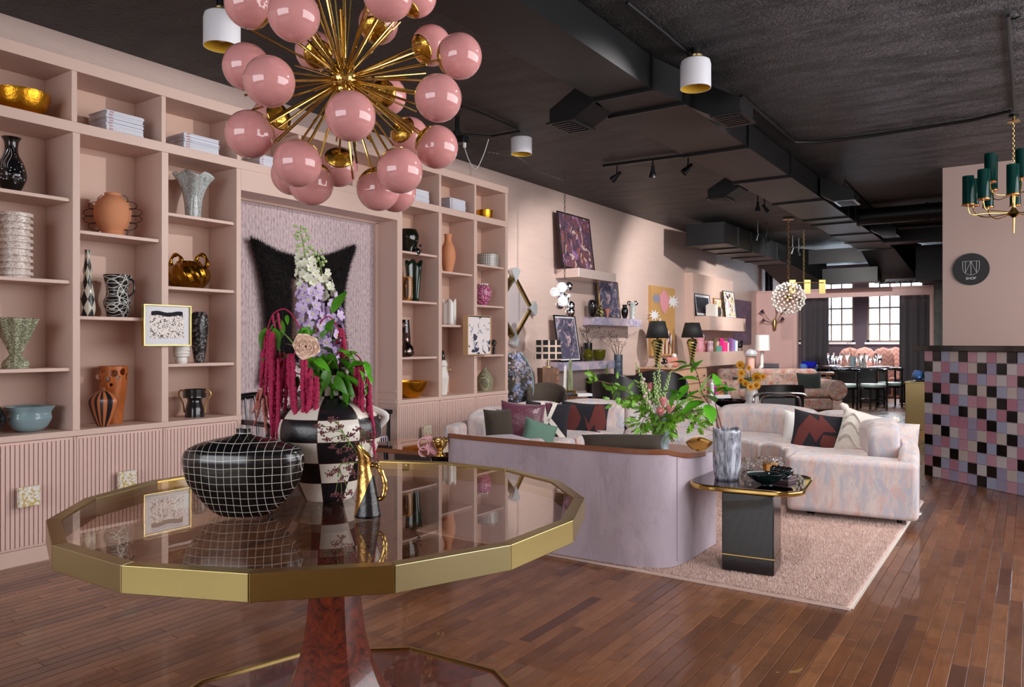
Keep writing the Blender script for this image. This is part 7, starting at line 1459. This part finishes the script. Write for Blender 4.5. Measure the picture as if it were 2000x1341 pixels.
for k in range(8):
    a = math.pi + k * math.pi / 4; x_, y_ = DX + .62 * math.cos(a), DY + .45 * math.sin(a)
    solo('plate', G().lathe([(0, 0), (.06, .0), (.12, .012), (.118, .016), (.06, .006), (0, .006)], 28), pkp if k % 3 != 2 else K['white_ceramic'], ('pink' if k % 3 != 2 else 'white') + ' dinner plate at the %s of the far dining table' % labs[k], 'plate', (x_, y_, .737), group='plates on the dining table')
    for j in (0, 1):
        o = bpy.data.objects.new('wine_glass', gm_); COL.objects.link(o); b = a + .22 + .16 * j; o.location = (DX + .5 * math.cos(b), DY + .32 * math.sin(b), .7365); tag(o, ('taller' if j else 'shorter') + ' clear stemmed glass at the %s of the far dining table' % labs[k], 'glass', 'glasses on the dining table'); s_ = 1.1 + .35 * j; o.scale = (s_, s_, s_)
p = Vector((DX - .02, DY - .05, .7365)); solo('grey_vase', G().lathe(pot([(.8, 0), (1, .3), (.95, 1)], .22, .06, .005), 20), K['celadon'], 'grey cylinder vase in the middle of the far dining table', 'vase', p); twigs('long red brown twigs in the grey vase on the dining table', p + Vector((0, 0, .15)), 6, .2, .45, 'stem_brown', None, None)
solo('white_pitcher', G().lathe(pot([(.8, 0), (1, .3), (.5, .8), (.6, 1)], .24, .08, .005), 20), K['white_ceramic'], 'white pitcher beside the grey vase on the dining table', 'pitcher', (DX + .16, DY + .02, .7365))
def dchair(label, x, y, rz):
    t = thing('dining_chair', label, 'chair', (x, y, 0), rz, 'black dining chairs with pale green seats'); ob('seat', G().lathe([(0, .41), (.22, .41), (.235, .44), (.22, .47), (0, .48)], 26), K['pale_green_leather'], t); ob('seat_rail', G().lathe([(0, .37), (.2, .37), (.2, .405), (0, .405)], 24), K['black_lacquer'], t)
    for a in (-.17, .17):
        for b in (-.16, .16): ob('leg', G().rod((a, b, 0), (a, b, .72 if b > 0 else .37), .019, n=10), K['black_lacquer'], t)
        ob('stretcher', G().rod((a, -.16, .17), (a, .16, .17), .011), K['black_lacquer'], t)
    ob('stretcher', G().rod((-.17, -.16, .2), (.17, -.16, .2), .011), K['black_lacquer'], t); ob('back_rail', G().tube([(-.23, .06, .72), (-.15, .17, .73), (0, .21, .735), (.15, .17, .73), (.23, .06, .72)], .026, 12), K['black_lacquer'], t)
for (u, v, lab, rz) in ((1706, 806, 'black dining chair with a pale green seat, nearest one right of the table base', -.9), (1738, 801, 'black dining chair with a pale green seat, behind the nearest one on the right', -1.1), (1651, 806, 'black dining chair with a pale green seat, left one in front of the table', .4 + math.pi)):
    p = onz(u, v - 8, 0); dchair(lab, p.x, p.y, rz)
for (u, t_, lab) in ((1660, 17.2, 'leftmost pink zigzag velvet chair'), (1689, 18.0, 'orange pink high back chair, second from left'), (1725, 17.0, 'pink zigzag velvet chair, nearest the right curtain'), (1749, 18.0, 'orange pink high back chair half hidden by the right curtain')):
    p = ont(u, 700, t_); t = thing('high_back_chair', lab + ' behind the far dining table', 'chair', (p.x, p.y, 0), TH, 'high back velvet chairs')
    ob('back', G().grid(lambda a, b: (.25 * max(0, 1 - max(0, (b - .55) / .45) ** 3) ** .5 * math.cos(a * 6.2832), .05 * max(.0, 1 - b ** 8) * math.sin(a * 6.2832), .42 + .72 * b), 28, 16, wu=True), K['zig_velvet'], t, ang=0)
    ob('seat', G().box(-.25, .25, -.05, .42, .36, .48), K['zig_velvet'], t, bevel=.04, seg=3)
    for a in (-.2, .2):
        for b in (0, .38): ob('leg', G().rod((a, b, 0), (a, b, .37), .018), K['wood_pale'], t)
# ---------------- hanging lamps and sconce ----------------
def chain(name, label, pts, mat='bright_brass', r=.0022, L=.022, grp=None):
    g = G(); P = [Vector(p) for p in pts]; k = 0
    for a, b in zip(P, P[1:]):
        d = b - a; n = max(1, int(d.length / (L * .8))); u_ = d.normalized(); s1 = u_.orthogonal().normalized(); s2 = u_.cross(s1)
        for i in range(n):
            c = a + d * (i + .5) / n; s = s1 if k % 2 else s2; k += 1
            g.tube([c + u_ * (L * .55 * math.cos(q * 1.2566)) + s * (L * .32 * math.sin(q * 1.2566)) for q in range(6)], r, 4, False)
    return solo(name, g, K[mat], label, 'chain', (0, 0, 0))
# bubble cluster pendant
ct_ = ont(1103, 335, 8.6); lowc = ont(1103, 585, 8.6); ct_.z = CZ - .01
t = thing('bubble_pendant', 'hanging cluster of white glass and chrome bubbles on a chain', 'pendant lamp', (ct_.x, ct_.y, 0)); k_ = lambda u, v, dd=0: ont(u, v, 8.6 + dd) - Vector((ct_.x, ct_.y, 0))
for u, v, r, m, dd in ((1097, 561, 10, 'w', -.1), (1083, 570, 9, 'w', 0), (1099, 588, 10, 'w', -.1), (1110, 559, 9, 'c', .05), (1096, 577, 9, 'c', .05), (1093, 595, 9, 'c', .04), (1113, 597, 10, 'c', 0), (1113, 609, 10, 'c', -.06), (1111, 577, 3, 'w', .05), (1104, 582, 8, 'c', .08)): ob('glass_bubble' if m == 'w' else 'chrome_bubble', G().ball(k_(u, v, dd), r / F * 8.6, 24, 16), K['white_globe'] if m == 'w' else K['chrome'], t)
chain('pendant_chain', 'steel chain holding the bubble cluster', [ct_, ont(1103, 545, 8.6)], 'steel', .0028, .034)
z_ = lambda u, v, dz=0: onz(u, v, CZ - .03 - dz)
chain('swag_chain', 'thin chain swagged along the ceiling to the bubble cluster', [z_(950, 296, .02), z_(975, 300, .06), z_(1010, 305, .03), z_(1030, 318, .1), z_(1055, 336, .22), z_(1080, 345, .2), z_(1102, 352, .12)], 'steel', .0022, .026)
# dandelion chandelier
c0 = ont(1540, 582, 11.9); t = thing('dandelion_chandelier', 'round crystal dandelion chandelier of small glass discs on brass rods', 'chandelier', c0); R1 = 31 / F * 11.9
ob('hub', G().ball((0, 0, 0), .05, 16, 10), K['bright_brass'], t); g = G(); g2 = G(); g3 = G()
for k in range(190):
    z = 1 - 2 * (k + .5) / 190; a = k * 2.39996; r = math.sqrt(1 - z * z); d = Vector((r * math.cos(a), r * math.sin(a), z)); g.rod(d * .04, d * R1 * .93, .0012, n=4); q = d.orthogonal().normalized(); e = d.cross(q); c = d * R1 * (.93 + .07 * (k % 2)); g2.ball(c, .017, 8, 5); g3.ball(c + d * .014, .005, 6, 4)
for nm, gg, mm_ in (('rods', g, 'bright_brass'), ('crystals', g2, 'white_ceramic'), ('end_beads', g3, 'black_ceramic')): o = ob(nm, gg, K[mm_], t); o['kind'] = 'stuff'
ob('canopy', G().lathe([(0, 0), (.09, 0), (.09, .008), (0, .02)], 28, (0, 0, CZ - c0.z - .03)), K['bright_brass'], t)
chain('chandelier_chain', 'brass chain holding the dandelion chandelier', [c0 + Vector((0, 0, .05)), Vector((c0.x, c0.y, CZ - .03))], 'bright_brass', .004, .05)
# amber plate pendant
c0 = ont(1579, 563, 13.3); t = thing('amber_pendant', 'brass pendant with flat amber glass plates right of the dandelion', 'pendant lamp', c0); am = M('amber_plate', (150, 134, 84), .2, .3, coat=.4)
for dx_ in (-.26, 0, .26): ob('glass_plate', G().box(-.055, .055, -.008, .008, -.12, .12), am, t, (dx_ * .83 - .02, dx_ * .56, .03), TH)
ob('bar', G().rod((-.24, -.16, .1), (.22, .15, .1), .008), K['brass'], t); chain('amber_pendant_chain', 'chain holding the amber plate pendant', [c0 + Vector((-.07, -.03, .1)), Vector((c0.x - .07, c0.y - .03, CZ - .01))], 'brass', .0035, .045)
# sconce on the partition
sc_ = ony(1513, 632, YP - .05); t = thing('trumpet_sconce', 'brass wall sconce with five purple trumpet flowers on the pink partition', 'sconce', (sc_.x, YP, sc_.z)); pur = M('trumpet_purple', (70, 44, 72), .4)
ob('stem_bundle', G().lathe([(0, -.16), (.03, -.14), (.05, 0), (.03, .1), (0, .12)], 12, (0, -.05, 0)), K['brass'], t)
for k, (dx_, dz_) in enumerate([(-.24, .28), (-.1, .34) if False else (.12, .34), (.24, .3), (-.22, .08), (.2, .1)]):
    ob('arm', G().tube(spline([(0, -.05, 0), (dx_ * .5, -.14, dz_ * .4), (dx_ * .8, -.16, dz_ * .8)], 4), .007, 6), K['brass'], t); ob('trumpet', G().rod((dx_ * .8, -.16, dz_ * .8), (dx_ * 1.05, -.18, dz_ * 1.05), .012, .045, 12), pur, t)
# teal chandelier
tcz = ont(1980, 380, 6.5); cn = ont(1977, 238, 6.5); t = thing('teal_chandelier', 'gold two tier chandelier with tall teal glass cylinders', 'chandelier', tcz)
def L_(u, v, dd=0): return ont(u, v, 6.5 + dd) - tcz
ob('column', G().lathe([(0, L_(1980, 455).z), (.006, L_(1980, 455).z), (.01, L_(1980, 425).z), (.05, L_(1980, 418).z), (.012, L_(1980, 405).z), (.015, 0), (.04, .02), (.012, .05), (.006, .12), (0, .12)], 24), K['bright_brass'], t)
ob('canopy', G().lathe([(0, 0), (.05, 0), (.05, .006), (.012, .012), (.012, .04), (0, .05)], 28, (0, 0, cn.z - tcz.z)), K['bright_brass'], t); ob('pole', G().rod((0, 0, cn.z - tcz.z + .04), (0, 0, CZ - tcz.z), .035), K['black_metal'], t)
chain('teal_chandelier_chain', 'gold chain holding the teal glass chandelier', [tcz + Vector((0, 0, .11)), Vector((tcz.x, tcz.y, cn.z))], 'bright_brass', .0022, .026)
for (u, v0, v1, dd, tier) in ((1891, 344, 400, -.05, 0), (1901, 350, 402, .3, 0), (1921, 331, 389, -.25, 0), (1934, 300, 356, 0, 1), (1938, 305, 372, .35, 1), (1930, 352, 405, .45, 0), (1978, 321, 380, -.3, 1), (1983, 345, 402, .5, 0), (1995, 291, 349, .1, 1), (2030, 350, 400, -.1, 0), (2050, 345, 402, .25, 0), (2020, 310, 365, -.2, 1)):
    b = L_(u, v1, dd); tp_ = L_(u, v0, dd); h_ = tp_.z - b.z; r = .044; hubz = L_(1980, 415).z if not tier else L_(1980, 378).z
    ob('glass_cylinder', G().lathe([(r, 0), (r, h_), (r - .004, h_), (r - .004, .0)], 28, tuple(b)), K['teal_glass'], t); ob('cup', G().lathe([(0, -.004), (r + .006, -.004), (r + .006, .004), (.012, .006), (.012, .05), (0, .05)], 24, tuple(b)), M('copper_cup', (222, 130, 60), .2, 1) if 'copper_cup' not in bpy.data.materials else bpy.data.materials['copper_cup'], t)
    ob('arm', G().tube(spline([(0, 0, hubz), (b.x * .6, b.y * .6, hubz - .01), (b.x * .92, b.y * .92, b.z - .08), (b.x, b.y, b.z - .03), (b.x, b.y, b.z)], 5), .005, 8), K['bright_brass'], t)
